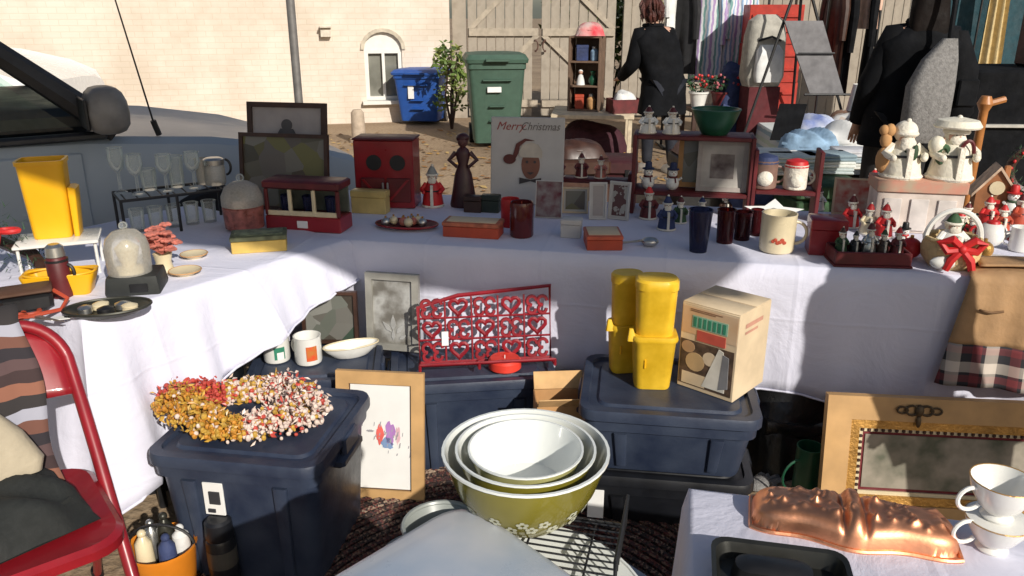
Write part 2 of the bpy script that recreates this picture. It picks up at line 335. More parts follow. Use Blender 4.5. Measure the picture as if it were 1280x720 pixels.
wn = G(); wn.plate([(lx0, wz0), (lx1, wz0), (lx1, wz1+.01), (lx0, wz1+.01)], .10, .14); wn = wn.out('window', m_pane, house)
g = G(); fw = .055
for a, b, c, d in ((lx0, wz0, lx1, wz0+fw), (lx0, wz1-fw, lx1, wz1), (lx0, wz0+fw, lx0+fw, wz1-fw), (lx1-fw, wz0+fw, lx1, wz1-fw), (wc-.02, wz0+fw, wc+.02, wz1-fw)):
    g.plate([(a, b), (c, b), (c, d), (a, d)], .03, .098)
g.plate(arc, .04, .14); g.out('frame', m_trim, wn)
g = G(); g.box(wc, -.02, wz0-.05, ww+.12, .16, .05); g.out('sill', m_trim, wn)
g = G(); g.plate([(wc+(ww/2+k)*math.cos(math.pi*i/10), wz1+(wz2-wz1+k)*math.sin(math.pi*i/10)) for k in (.05,) for i in range(11)]+[(wc+(ww/2)*math.cos(math.pi*i/10), wz1+(wz2-wz1)*math.sin(math.pi*i/10)) for i in range(10, -1, -1)], -.03, -.001)
g.out('arch_moulding', mat('weathered_trim', (.5, .44, .34), .7), wn)
cx, _ = hx(487); g = G(); g.plate([(cx, wz0+fw), (lx1-fw, wz0+fw), (lx1-fw, wz1-fw), (cx, wz1-fw)], .145, .15); g.out('curtain', m_paper, wn)
cx, yy = hx(410); z = zat(46, yy); g = G(); g.box(cx, -.05, z, .14, .1, .12); g.box(cx, -.07, z+.12, .16, .16, .02); g.out('wall_vent', mat('vent_paint', (.62, .56, .46), .6), house)

# ------------------------------------------------------------------ wooden double gate and fence
m_plank = ramped('weathered_plank', 'noise', [(.20, .17, .135), (.31, .27, .215), (.38, .33, .265), (.25, .21, .165)], 5, .9, .3, inter='LINEAR')
m_brace = mat('pine_brace', (.41, .35, .27), .85, var=.15)
m_brass = mat('rusty_iron', (.10, .05, .035), .6)
FY = 12.3
pl = []
for k in range(4):
    h = 2.45+rnd.uniform(-.02, .02); g = G(); g.box(0, 0, 0, .128, .02, h, .004); pl.append(g.mesh('plank', m_plank))
def planks(root, x0, x1):
    x = x0+.07
    while x < x1-.05:
        link('plank', pl[rnd.randrange(4)], root, (x, rnd.uniform(-.004, .004), .03), (0, 0, 0)); x += .136
gx0 = upx(585, FY, .8); gxm = upx(675, FY, .8); gx1 = upx(768, FY, .8)
def leaf(a, b, label, hinge):
    t = thing('wooden_gate', label, 'gate', a, FY, 0, 0, 'double garden gate'); w = b-a
    planks(t, 0, w)
    for z in (.16, 1.18, 2.2):
        g = G(); g.box(w/2, -.03, z, w-.04, .036, .11, .004); g.out('rail', m_brace, t)
    for z0, z1, up in ((.27, 1.18, hinge), (1.29, 2.2, hinge)):
        g = G(); xa, xb = (.05, w-.05) if up else (w-.05, .05); dx = .1
        g.plate([(xa-dx/2, z0), (xa+dx/2, z0), (xb+dx/2, z1), (xb-dx/2, z1)] if up else [(xb-dx/2, z1), (xb+dx/2, z1), (xa+dx/2, z0), (xa-dx/2, z0)], -.047, -.012); g.out('brace', m_brace, t)
    g = G(); hxx = w-.06 if hinge else .06; zc = zat(57, FY)
    g.torus(hxx, -.075, zc, .07, .012, 10, 6, .5, 1, -math.pi/2*1.0, math.pi/2 if hinge else -math.pi*1.5, True); g.box(hxx, -.06, zc+.06, .03, .03, .03); g.box(hxx, -.06, zc-.09, .03, .03, .03); g.out('handle', m_brass, t)
    return t
leaf(gx0, gxm-.01, 'weathered wooden gate leaf with braces beside the cream house', True)
leaf(gxm+.01, gx1, 'weathered wooden gate leaf with braces on the fence side', False)
fence = thing('plank_fence', 'tall weathered plank fence running behind the other stall', 'fence', gx1+.14, FY+.02, 0)
planks(fence, .08, 5.2)
for i in range(3): g = G(); g.box(.02+i*2.5, 0, 0, .11, .11, 2.52); g.out('post', m_plank, fence)
gp = thing('gate_post', 'square wooden post between the house and the gate', 'post', (HX+gx0)/2+.0, FY, 0); g = G(); g.box(0, 0, 0, .2, .12, 2.6); g.out('shaft', m_plank, gp); g = G(); g.box(0, 0, 2.6, .24, .16, .05); g.out('cap', m_plank, gp)
# the grey post in front of the house
py_ = 7.0; px0 = upx(371, py_, 1.0)
po = thing('metal_post', 'tall grey metal post standing in front of the cream house', 'post', px0, py_); m_post = mat('galvanised_post', (.20, .19, .18), .5, metal=.3)
g = G(); g.lathe([(.036, 0), (.036, 2.5)], 14); g.out('shaft', m_post, po); g = G(); g.lathe([(.09, 0), (.09, .02), (.05, .03)], 14); g.out('base_plate', m_post, po); g = G(); g.ball(0, 0, 2.51, .04); g.out('cap', m_post, po)
x, y, t = on(449, 178, 0); st = thing('stone_stump', 'small pale stone post by the house wall', 'post', x, y); g = G(); g.lathe([(.09, 0), (.085, .2), (.08, .36), (.05, .4)], 10); g.out('shaft', mat('pale_stone', (.45, .36, .27), .9, bump=.4), st)
g = G(); g.lathe([(.12, 0), (.11, .05), (.09, .06)], 10); g.out('plinth', MT['pale_stone'], st)

# ------------------------------------------------------------------ wheelie bins
def bin_(name, label, u0, u1, vb, vt, m, plate, rz):
    s = spot(u0, u1, vb, vt, 0); w = s.w*.92; t = thing(name, label, 'bin', s.x, s.y, 0, rz); h = s.h*.93; d = w*1.05
    g = G(); g.loft([(.06, w*.78, d*.72, .05), (h*.86, w*.96, d*.94, .05), (h*.87, w, d, .05), (h*.93, w, d, .05)], 3); g.out('body', m, t)
    g = G(); g.loft([(h*.932, w*1.06, d*1.06, .05), (h*.97, w*1.08, d*1.08, .05), (h*1.02, w*.98, d*.98, .06), (h*1.035, w*.6, d*.6, .06)], 3); l = g.out('lid', m, t)
    g = G(); g.box(0, -d*.58, h*.95, w*.4, .05, .03); g.out('lid_grip', m, l)
    g = G(); g.tube([(-w*.4, d*.5, h*.9), (-w*.4, d*.62, h*.93), (w*.4, d*.62, h*.93), (w*.4, d*.5, h*.9)], .016); g.out('handle', m, t)
    for k in (-1, 1):
        g = G().at(k*w*.40, d*.36, .12, 0, 0, math.pi/2); g.lathe([(.12, -.03), (.12, .03)], 16); wh = g.out('wheel', m_blackp, t)
        g = G().at(k*w*.40, d*.36, .12, 0, 0, math.pi/2); g.lathe([(.05, -.035), (.05, .035)], 12); g.out('hub', m_steel, wh)
    for z, hh in ((.74, .022), (.46, .016), (.30, .016)):
        g = G(); g.box(0, -d*(.40+.11*z/.86*.94), h*z, w*(.5 if z > .6 else .28), .05, hh, .006); g.out('rib', m, t)
    if plate == 'label':
        g = G(); g.box(-w*.05, -d*.475, h*.62, w*.24, .03, h*.06, .004); g.out('sticker', m_paper, t)
    else:
        g = G(); g.box(-w*.12, -d*.462, h*.5, w*.12, .03, h*.25, .004); g.out('sticker', m_paper, t)
    return t
bin_('wheelie_bin', 'blue lidded recycling bin against the cream house wall', 497, 562, 158, 82, m_blue, 'tall', R(-8))
bin_('wheelie_bin', 'dark green lidded rubbish bin standing before the wooden gate', 580, 658, 187, 60, m_gbin, 'label', R(6))

# ------------------------------------------------------------------ plants
def leaf_cloud(g, cx, cy, cz, rx, ry, rz, n, s):
    for i in range(n):
        a = rnd.uniform(0, 6.283); b = math.acos(rnd.uniform(-1, 1)); q = rnd.uniform(.35, 1)**.5
        p = Vector((cx+rx*q*math.sin(b)*math.cos(a), cy+ry*q*math.sin(b)*math.sin(a), cz+rz*q*math.cos(b)))
        u = Vector((rnd.gauss(0, 1), rnd.gauss(0, 1), rnd.gauss(0, .6))).normalized()*s*rnd.uniform(.6, 1.4); w = u.cross(Vector((rnd.gauss(0, 1), rnd.gauss(0, 1), rnd.gauss(0, 1)))).normalized()*s*.42
        g.raw([tuple(p-u), tuple(p+w), tuple(p+u), tuple(p-w)], [(0, 1, 2, 3)])
m_leafg = ramped('green_leaf', 'voronoi', [(.10, .16, .03), (.17, .24, .05), (.06, .10, .025), (.26, .30, .08)], 6, .6, 0)
def bush(name, label, x, y, h, r, n, s, clumps):
    t = thing(name, label, 'shrub', x, y); g = G()
    for i in range(5): g.tube([(0, 0, 0), (rnd.uniform(-.3, .3)*r, rnd.uniform(-.3, .3)*r, h*.4), (rnd.uniform(-.7, .7)*r, rnd.uniform(-.6, .6)*r, h*.85)], [.02, .014, .005], 5)
    g.out('stems', m_dwood, t); g = G()
    for i in range(clumps): leaf_cloud(g, rnd.uniform(-.7, .7)*r, rnd.uniform(-.7, .7)*r, h*rnd.uniform(.25, .95), r*.4, r*.4, h*.17, n//clumps, s)
    g.out('foliage', m_leafg, t, 'stuff'); return t
x, y, _ = on(570, 160, 0); bush('leafy_shrub', 'green leafy shrub growing between the blue and green bins', x-.05, y-.1, 1.15, .28, 420, .055, 12)
bush('garden_tree', 'broad green bush overhanging the fence behind the gate', 1.6, 13.3, 3.1, 1.1, 1500, .1, 22)

# ------------------------------------------------------------------ grey-blue pickup style car and a white car behind it
m_car = mat('grey_blue_paint', (.33, .38, .43), .42, metal=0, var=.06, scale=2, coat=.08, spec=.3); m_ctrim = mat('car_trim', (.022, .023, .026), .5, var=.2)
m_cwhite = mat('white_car_paint', (.8, .8, .79), .25, var=.02, coat=.5)
def car(name, label, paint, x, y, rz, lod=0):
    t = thing(name, label, 'car', x, y, 0, rz)
    # stations along the length (front +x): (x, half width, sill z, belt z, top z, top half width)
    st_ = [(-2.35, .78, .55, .85, .95, .6), (-2.25, .9, .42, .95, 1.0, .75), (-1.2, .93, .36, 1.0, 1.04, .78), (.2, .93, .36, 1.0, 1.04, .78), (.95, .93, .36, .97, .98, .72), (1.5, .92, .36, .92, .915, .70), (2.0, .9, .36, .83, .83, .66), (2.28, .84, .38, .74, .75, .6), (2.38, .72, .46, .66, .74, .5)]
    rs = []
    for X, hw, z0, z1, z2, tw in st_:
        h = [(hw*.9, z0), (hw*.985, z0+.12), (hw, (z0+z1)/2), (hw*.985, z1-.06), (hw*.955, z1), (hw*.9, z1+.03), (tw, z2-.01), (tw*.5, z2+.005)]
        rs.append([(X, a, b) for a, b in h]+[(X, -a, b) for a, b in reversed(h)])
    g = G(); g.rings(rs); g.out('body', paint, t, angle=30)
    # greenhouse: roof, pillars, glass
    hb, ht, zb, zr = .86, .68, 1.035, 1.74
    A0, A1, B0, B1 = (1.0, hb, zb), (.22, ht, zr-.05), (-2.2, hb, zb), (-1.95, ht, zr-.05)
    g = G(); g.loft([(zr-.07, 2.28, 1.42, .12), (zr-.02, 2.22, 1.34, .14), (zr, 1.9, 1.0, .14)], 3, -.87, 0); g.out('roof', paint, t)
    for k in (-1, 1):
        s = lambda p: (p[0], p[1]*k, p[2])
        g = G(); g.tube([s((1.08, hb, zb-.02)), s(((A0[0]+A1[0])/2+.04, (hb+ht)/2, (zb+zr)/2)), s(A1), s((A1[0]-.3, ht, zr-.03))], [.06, .05, .045, .04], 8); g.out('front_pillar', m_ctrim, t)
        g = G(); g.tube([s((-.35, hb, zb-.02)), s((-.42, ht, zr-.04))], .04, 8); g.out('middle_pillar', m_ctrim, t)
        g = G(); g.tube([s((-2.2, hb, zb-.02)), s((-1.95, ht, zr-.04))], .06, 8); g.out('rear_pillar', paint, t)
        g = G(); g.raw([s((.9, hb, zb)), s((.16, ht, zr-.06)), s((-.4, ht, zr-.06)), s((-.33, hb, zb))], [(0, 1, 2, 3)]); g.out('front_side_window', m_cglass, t)
        g = G(); g.raw([s((-.36, hb, zb)), s((-.44, ht, zr-.06)), s((-1.93, ht, zr-.06)), s((-2.18, hb, zb))], [(0, 1, 2, 3)]); g.out('rear_side_window', m_cglass, t)
        g = G(); g.box(.3, k*.9, zb-.045, 1.45, .06, .035, .01); g.out('window_trim', m_ctrim, t)
        d = G(); d.box(.33, k*.928, .5, 1.15, .02, .44, .008); d = d.out('door', paint, t); g = G(); g.box(-.12, k*.948, .87, .18, .03, .03, .008); g.out('handle', m_ctrim, d)
        for X in (1.48, -1.45):
            w = G().at(X, k*.84, .36, 0, math.pi/2); w.lathe([(.2, -.11), (.34, -.11), (.36, -.08), (.36, .08), (.34, .11), (.2, .11)], 24); w = w.out('wheel', m_blackp, t)
            g = G().at(X, k*.84, .36, 0, math.pi/2); g.lathe([(.21, -.112), (.05, -.125), (.05, .125), (.21, .112)], 18); g.out('rim', m_steel, w)
        g = G(); g.ball(2.26, k*.66, .62, .09, .17, .075); g.out('headlight', m_glass if lod == 0 else m_white, t)
        if lod == 0 and k == 1: continue                      # its far mirror is folded away
        g = G().at(1.02, k*1.0, 1.03); g.loft([(0, .08, .16, .03), (.012, .13, .22, .05), (.04, .165, .255, .06), (.09, .175, .26, .065), (.14, .165, .25, .065), (.175, .14, .22, .06), (.195, .1, .18, .045), (.203, .05, .1, .02)], 6); mr = g.out('door_mirror', mat('mirror_housing', (.2, .19, .18), .45), t)
        g = G(); g.box(.93, k*1.0, 1.055, .012, .2, .13); g.out('mirror_glass', m_black, mr)
        g = G(); g.tube([s((1.02, .85, 1.05)), s((1.02, .93, 1.08))], .035, 7); g.out('mirror_arm', m_ctrim, mr)
    g = G(); g.raw([(1.02, .8, zb-.02), (1.02, -.8, zb-.02), (.24, -.64, zr-.05), (.24, .64, zr-.05)], [(0, 1, 2, 3)]); g.out('windscreen', m_cglass, t)
    g = G(); g.raw([(-2.22, .8, zb), (-2.22, -.8, zb), (-1.98, -.64, zr-.05), (-1.98, .64, zr-.05)], [(0, 1, 2, 3)]); g.out('rear_window', m_cglass, t)
    g = G(); g.box(2.33, 0, .5, .12, 1.3, .12, .03); g.out('bumper', m_ctrim, t)
    if lod == 0:
        g = G(); g.box(.78, 0, 1.0, .5, 1.5, .12, .04); g.out('dashboard', m_ctrim, t)
        g = G().at(.42, .36, 1.1, 0, 0, R(-60)); g.torus(0, 0, 0, .18, .016, 22); g.out('steering_wheel', m_ctrim, t)
        for k in (-.38, .38): g = G(); g.loft([(1.0, .16, .46, .05, -.35, k), (1.35, .13, .42, .06, -.5, k), (1.56, .10, .24, .05, -.55, k)], 3); g.out('seat', mat('seat_cloth', (.12, .13, .12), .9), t)
        g = G(); g.tube([(1.26, -.84, .98), (1.24, -.85, 1.05)], .014); g.tube([(1.24, -.85, 1.05), (1.10, -.85, 1.95)], [.0045, .003], 6); g.out('antenna', m_black, t)
        g = G(); g.tube([(1.02, -.1, 1.08), (.92, -.5, 1.16), (.9, -.55, 1.17)], .009, 5); g.out('wiper', m_black, t)
    return t
ca = R(35); mx_, my_, _ = on(132, 140, 1.12)
lx, ly = 1.02, -1.0
car('parked_car', 'grey blue car with whip aerial parked behind the left table', m_car, mx_-(lx*math.cos(ca)-ly*math.sin(ca)), my_-(lx*math.sin(ca)+ly*math.cos(ca)), ca)
car('parked_car', 'white car mostly hidden behind the grey blue car', m_cwhite, -6.85, 8.3, R(2), 1).scale = (1, 1, 1.2)

# ------------------------------------------------------------------ added unseen canvas screen, cut to shape the tables' shade (hangs behind the visitor)
z0, gyk, gxk = .49, None, -.2
gyk = (SUN.z-gxk*SUN.x)/SUN.y                # shade edge as a plane through the sun
def edge_y(x, z): return 2.75+(z-z0-gxk*(x-.2))/gyk
ez = 2.55; slope = -gxk/gyk; ang = math.atan(slope)
cx0, cy0 = .2, edge_y(.2, ez)
scr = thing('added_shade_screen', 'wide beige canvas sun screen hung between two tall poles', 'screen', cx0, cy0, 0, ang)
g = G(); g.plate([(-4.6, ez), (2.27, ez), (2.6, 2.86), (3.0, 3.35), (3.45, 3.8), (3.45, 5.5), (-4.6, 5.5)], 0, .02); g.out('canvas', mat('beige_canvas', (.45, .4, .32), .9, bump=.3), scr)
for X in (-4.65, 3.5): g = G(); g.lathe([(.03, 0), (.03, 5.55)], 10, X, .01); g.out('pole', m_post, scr)
# ================================================================== PEOPLE
def person(label, x, y, rz, J, coat, trousers, hair, hair_m, shoes_m, hem=None, extra=None):
    """J: joint positions in the person's own frame, facing -y"""
    t = thing('person', label, 'person', x, y, 0, rz)
    r = {'pelvis': (.15, .11), 'belly': (.135, .10), 'chest': (.16, .115), 'neckb': .07, 'neck': .055, 'head': (.078, .09), 'crown': (.07, .085),
         'hl': .095, 'hr': .095, 'kl': .062, 'kr': .062, 'al': .04, 'ar': .04, 'tl': .034, 'tr': .034, 'sl': .065, 'sr': .065, 'el': .042, 'er': .042, 'wl': .028, 'wr': .028, 'pl': .03, 'pr': .03}
    E = [('pelvis', 'belly'), ('belly', 'chest'), ('chest', 'neckb'), ('neckb', 'neck'), ('neck', 'head'), ('head', 'crown'), ('pelvis', 'hl'), ('hl', 'kl'), ('kl', 'al'), ('al', 'tl'), ('pelvis', 'hr'), ('hr', 'kr'), ('kr', 'ar'), ('ar', 'tr'),
         ('chest', 'sl'), ('sl', 'el'), ('el', 'wl'), ('wl', 'pl'), ('chest', 'sr'), ('sr', 'er'), ('er', 'wr'), ('wr', 'pr')]
    nodes = {k: (J[k], r[k]) for k in r}
    # five fingers on each hand, face details
    for s in 'lr':
        p = Vector(J['p'+s]); w = Vector(J['w'+s]); d = (p-w).normalized(); q = d.cross(Vector((0, 1, 0))).normalized(); 
        for i, (o, L) in enumerate(((-.027, .06), (-.009, .072), (.009, .068), (.026, .052))):
            a = p+q*o+d*.02; b = a+d*L*.5; c = b+d*L*.45+Vector((0, -.012, 0))
            nodes[f'f{s}{i}a'] = (tuple(a), .0095); nodes[f'f{s}{i}b'] = (tuple(b), .009); nodes[f'f{s}{i}c'] = (tuple(c), .0075)
            E += [('p'+s, f'f{s}{i}a'), (f'f{s}{i}a', f'f{s}{i}b'), (f'f{s}{i}b', f'f{s}{i}c')]
        a = w+d*.03-q*.035; b = a+d*.035-q*.02; nodes[f't{s}a'] = (tuple(a), .011); nodes[f't{s}b'] = (tuple(b), .009); E += [('w'+s, f't{s}a'), (f't{s}a', f't{s}b')]
    body = skin('body', nodes, E, m_skin, t, 2)
    h = Vector(J['head']); cr = Vector(J['crown'])
    g = G(); g.ball(h.x, h.y-.098, h.z-.005, .014, .024, .026, 8, 5); g.out('nose', m_skin, t)
    for k in (-1, 1):
        g = G(); g.ball(h.x+k*.082, h.y+.005, h.z+.0, .012, .02, .032, 8, 5); g.out('ear', m_skin, t)
        g = G(); g.ball(h.x+k*.032, h.y-.083, h.z+.025, .011, .008, .007, 8, 5); g.out('eye', m_print, t)
    g = G(); g.ball(h.x, h.y-.083, h.z-.05, .024, .008, .006, 8, 5); g.out('mouth', mat('lips', (.4, .14, .12), .5), t)
    # clothing grown over the same joints
    def sub(keys, grow, m, name, edges, over=None):
        nd = {}
        for k in keys:
            rr = r[k]; rr = rr if isinstance(rr, tuple) else (rr, rr); nd[k] = (J[k], tuple(a+grow for a in rr))
        if over: nd.update(over)
        return skin(name, nd, edges, m, t, 2)
    pv, bl, chs, nb = (Vector(J[k]) for k in ('pelvis', 'belly', 'chest', 'neckb'))
    ce = lambda f, z: (lambda P: next((P[i].lerp(P[i+1], (z-P[i].z)/(P[i+1].z-P[i].z)) for i in range(3) if P[i].z <= z <= P[i+1].z), P[0] if z < P[0].z else P[3]))([pv, bl, chs, nb])
    H0 = (hem if hem is not None else .05); q = random.Random(int(x*100)); rs = []; zs = [pv.z-H0+(nb.z+.015-pv.z+H0)*i/13 for i in range(14)]
    for i, z in enumerate(zs):
        f = i/13; c = ce(0, z); w = .47-.14*f if f < .45 else (.407+.05*math.sin((f-.45)/.4*math.pi/2) if f < .85 else .457-(f-.85)/.15*.28); d = (.33-.05*f if f < .85 else .2875-(f-.85)/.15*.13); n_ = 32; ring = []
        for k_ in range(n_):
            a_ = 2*math.pi*k_/n_; e = abs(math.cos(a_))**.75*(1 if math.cos(a_) > 0 else -1), abs(math.sin(a_))**.75*(1 if math.sin(a_) > 0 else -1)
            fold = 1+.035*math.sin(a_*7+f*4)*(1-f)**1.5+.025*math.sin(f*26+a_*2)*math.exp(-((f-.5)*3)**2)
            ring.append((c.x+e[0]*w/2*fold, c.y+.005+e[1]*d/2*fold, z))
        rs.append(ring)
    g = G(); g.rings(rs); g.out('coat', coat, t, angle=70)
    for s in 'lr':
        S, E_, Wt = Vector(J['s'+s]), Vector(J['e'+s]), Vector(J['w'+s]); k_ = 1 if s == 'l' else -1; S = S+Vector((-k_*.03, 0, .0))
        g = G(); pts = [S+Vector((-k_*.05, 0, .0)), S, S.lerp(E_, .3), S.lerp(E_, .65), E_, E_.lerp(Wt, .35), E_.lerp(Wt, .7), Wt]; g.tube([tuple(p_) for p_ in pts], [.075, .085, .08, .072, .07, .064, .058, .05], 12); g.out('sleeve', coat, t, angle=70)
    g = G(); g.torus(nb.x, nb.y, nb.z+.02, .085, .022, 18, 7, 1, .85); g.out('collar', coat, t)
    sub(['pelvis', 'hl', 'kl', 'al', 'hr', 'kr', 'ar'], .012, trousers, 'trousers', [('pelvis', 'hl'), ('hl', 'kl'), ('kl', 'al'), ('pelvis', 'hr'), ('hr', 'kr'), ('kr', 'ar')])
    for s in 'lr':
        a = Vector(J['a'+s]); b = Vector(J['t'+s]); d = (b-a); d.z = 0; d.normalize()
        g = G().at(a.x+d.x*.07, a.y+d.y*.07, 0, math.atan2(d.y, d.x)-math.pi/2); g.loft([(0, .09, .27, .04), (.025, .1, .28, .045), (.06, .085, .24, .04, 0, -.015), (.1, .075, .12, .035, 0, -.07)], 3); g.out('shoe', shoes_m, t)
    g = G()
    if hair == 'short':
        g.ball(h.x, h.y+.02, h.z+.05, .1, .112, .1, 14, 8); g.ball(h.x, h.y+.05, h.z-.02, .09, .075, .09, 12, 7)
        for i in range(26): a_ = q.uniform(-.3, math.pi+.3); zz = q.uniform(-.09, .1); g.tube([(h.x+.09*math.cos(a_)*(1-abs(zz)*2), h.y+.02+.1*math.sin(a_)*(1-abs(zz)*2), h.z+.06+zz*.6), (h.x+.108*math.cos(a_), h.y+.03+.112*math.sin(a_), h.z+zz*.7), (h.x+.1*math.cos(a_+.15), h.y+.03+.1*math.sin(a_+.15), h.z-.07+zz*.5)], [.012, .016, .004], 6)
    else:
        g.ball(h.x, h.y+.022, h.z+.045, .102, .115, .11, 14, 8); g.loft([(h.z-.3, .2, .07, .03, h.x, h.y+.1), (h.z-.15, .22, .1, .04, h.x, h.y+.08), (h.z, .2, .14, .06, h.x, h.y+.045), (h.z+.06, .16, .13, .06, h.x, h.y+.03)], 3)
    g.out('hair', hair_m, t)
    return t
def stand(dx=0, dy=0, lean=0., arms='down', stride=.0, H=1.66):
    k = H/1.7; L = lean
    J = dict(pelvis=(0, 0, .93), belly=(L*.35, -.01, 1.1), chest=(L*.75, -.005, 1.3), neckb=(L*.97, .01, 1.42), neck=(L*1.05, 0, 1.48), head=(L*1.15, -.015, 1.575), crown=(L*1.22, -.01, 1.64),
             hl=(.095, 0, .86), hr=(-.095, 0, .86), kl=(.11, -.02-stride*.4, .48), kr=(-.11, -.02+stride*.3, .48), al=(.115, .02-stride*.5, .085), ar=(-.115, .02+stride*.6, .085), tl=(.13, -.14-stride*.5, .035), tr=(-.13, -.14+stride*.6, .035),
             sl=(L*.85+.17, .005, 1.36), sr=(L*.85-.17, .005, 1.36))
    if arms == 'down': J.update(el=(L*.6+.235, .02, 1.09), er=(L*.6-.235, .02, 1.09), wl=(L*.5+.25, -.07, .86), wr=(L*.5-.25, -.07, .86), pl=(L*.5+.25, -.09, .80), pr=(L*.5-.25, -.09, .80))
    if arms == 'reach': J.update(el=(L*.6+.25, .0, 1.08), er=(L*.6-.24, -.02, 1.08), wl=(L*.6+.27, -.2, .95), wr=(L*.5-.17, -.24, .98), pl=(L*.6+.27, -.26, .93), pr=(L*.5-.14, -.30, .97))
    return {a: tuple(c*k for c in b) for a, b in J.items()}
x, y, _ = on(822, 216, 0)
person('shopper in long black coat with auburn hair, seen from behind', x, y, R(196), stand(lean=.15, arms='reach', stride=.1, H=1.66), m_bcloth, mat('dark_jeans', (.012, .014, .022), .9), 'short', m_hair, m_white, hem=.32)
pb = person('shopper in black jacket with grey wool bag standing behind festive figures', upx(1128, 5.0, 1.0), 5.0, R(170), stand(lean=-.05, arms='down', H=1.75), m_bcloth, mat('black_trousers', (.011, .011, .012), .9), 'long', m_dhair, m_black, hem=.2)
bx, by = upx(1158, 4.72, 1.0), 4.72
t = thing('shoulder_bag', 'slouchy grey wool bag hanging at the black jacket', 'bag', bx, by, zat(178, by), R(4)); hz = zat(48, by)-zat(178, by)
g = G(); g.loft([(0, .20, .07, .03), (.05, .27, .12, .05), (hz*.55, .27, .12, .05), (hz*.8, .2, .08, .03, .03, 0), (hz, .08, .05, .02, .07, 0)], 4); g.out('pouch', m_grey, t); g = G(); g.tube([(.07, 0, hz-.02), (.1, .06, hz+.2), (.08, .16, hz+.36)], .014); g.out('strap', m_bcloth, t)
ar = G(); bx2 = upx(1196, 4.9, 1.0)
t = thing('dark_backpack', 'black backpack carried at the side of the grey bag', 'bag', bx2+.02, 4.95, zat(152, 4.95)); hz = zat(38, 4.95)-zat(152, 4.95)
ar.loft([(0, .12, .14, .05), (.06, .17, .2, .06), (hz*.6, .19, .2, .07, -.02, 0), (hz, .1, .12, .04, -.07, 0)], 4); ar.out('pouch', m_bcloth, t); g = G(); g.box(0, -.1, .1, .12, .03, .16, .01); g.out('pocket', m_bcloth, t)
person('visitor in dark coat standing at the end of the front table', 1.80, 1.46, R(-35), stand(arms='down', H=1.66), m_bcloth, m_navyc, 'short', m_dhair, m_black, hem=.1)  # added unseen figure, placed and turned to cast shade on the back cloth

# ================================================================== THE STALL BEHIND
def low_table(label, u0, u1, vb, zt, d, m, rz=0):
    s = spot(u0, u1, vb, 100, 0, d); t = thing('low_table', label, 'table', s.x, s.y, 0, rz)
    g = G(); g.box(0, 0, zt-.04, s.w, d, .04); g.out('tabletop', m, t)
    for a in (-1, 1):
        for b in (-1, 1): g = G(); g.box(a*(s.w/2-.04), b*(d/2-.04), 0, .045, .045, zt-.04); g.out('leg', m, t)
    return t, s
m_ivory = mat('ivory_paint', (.62, .52, .37), .6)
lt, s1 = low_table('ivory painted low table in front of the wooden gate', 688, 790, 197, .46, .9, m_ivory, R(-6))
# cabinet on that table
z = .46; cxp, cyp, _ = on(742, 140, z); cab = thing('curio_cabinet', 'small wooden open cabinet full of trinkets on the ivory table', 'cabinet', s1.x-.08, s1.y+.05, z, R(-16)); ch = zat(45, s1.y)-z; cw = .34
m_cabw = mat('cabinet_wood', (.16, .10, .065), .6)
for a in (-1, 1): g = G(); g.box(a*(cw/2), 0, 0, .025, .3, ch); g.out('side_panel', m_cabw, cab)
for i in range(4): g = G(); g.box(0, 0, i*(ch-.02)/3, cw-.027, .298, .02); g.out('shelf', m_cabw, cab)
g = G(); g.box(0, .14, .02, cw-.03, .012, ch-.04); g.out('back_panel', m_cabw, cab)
def trinket(name, label, x, y, z, w, h, m, kind, grp=None, rz=0):
    t = thing(name, label, name.replace('_', ' ').split()[-1], x, y, z, rz, grp); g = G()
    if kind == 'jar':
        g.lathe([(w*.4, 0), (w*.5, h*.1), (w*.5, h*.65), (w*.3, h*.78), (w*.3, h*.82)], 14); g.out('body', m, t); g = G(); g.lathe([(w*.33, h*.82), (w*.33, h*.95), (w*.2, h)], 14); g.out('lid', m_steel, t)
    elif kind == 'box':
        g.box(0, 0, 0, w, w*.7, h*.8); g.out('body', m, t); g = G(); g.box(0, 0, h*.8, w*1.04, w*.73, h*.2); g.out('lid', m, t)
    elif kind == 'vase':
        g.lathe([(w*.3, 0), (w*.5, h*.3), (w*.45, h*.5), (w*.2, h*.75), (w*.3, h)], 16, cap1=False); g.out('body', m, t); g = G(); g.torus(0, 0, h, w*.3, w*.04, 16, 6); g.out('rim', m, t)
    elif kind == 'doll':
        g.lathe([(w*.5, 0), (w*.42, h*.3), (w*.25, h*.62), (w*.12, h*.68)], 14); g.out('dress', m, t); g = G(); g.ball(0, 0, h*.8, w*.24, w*.24, h*.13); g.out('head', m_skin, t); g = G(); g.ball(0, .01, h*.86, w*.26, w*.26, h*.14); g.out('hat', m, t)
    return t
ca_, sa_ = math.cos(R(-16)), math.sin(R(-16))
for i, (lx, k, w, h, m, kd, nm, lb) in enumerate([(-.08, 0, .1, .16, m_orange, 'box', 'orange_tin', 'small orange tin on the bottom cabinet shelf'), (.06, 0, .1, .17, m_brownc, 'jar', 'amber_jar', 'brown lidded jar on the bottom cabinet shelf'),
        (-.07, 1, .1, .17, m_wcl, 'doll', 'white_doll', 'small white doll on the middle cabinet shelf'), (.07, 1, .1, .15, m_green, 'vase', 'green_vase', 'dark green vase on the middle cabinet shelf'),
        (-.06, 2, .13, .17, m_navyc, 'box', 'navy_box', 'navy box on the top cabinet shelf'), (.08, 2, .09, .16, m_denim, 'jar', 'pale_jar', 'pale blue jar on the top cabinet shelf')]):
    trinket(nm, lb, s1.x-.08+lx*ca_, s1.y+.05+lx*sa_-.05, z+k*(ch-.02)/3+.02, w, h, m, kd)
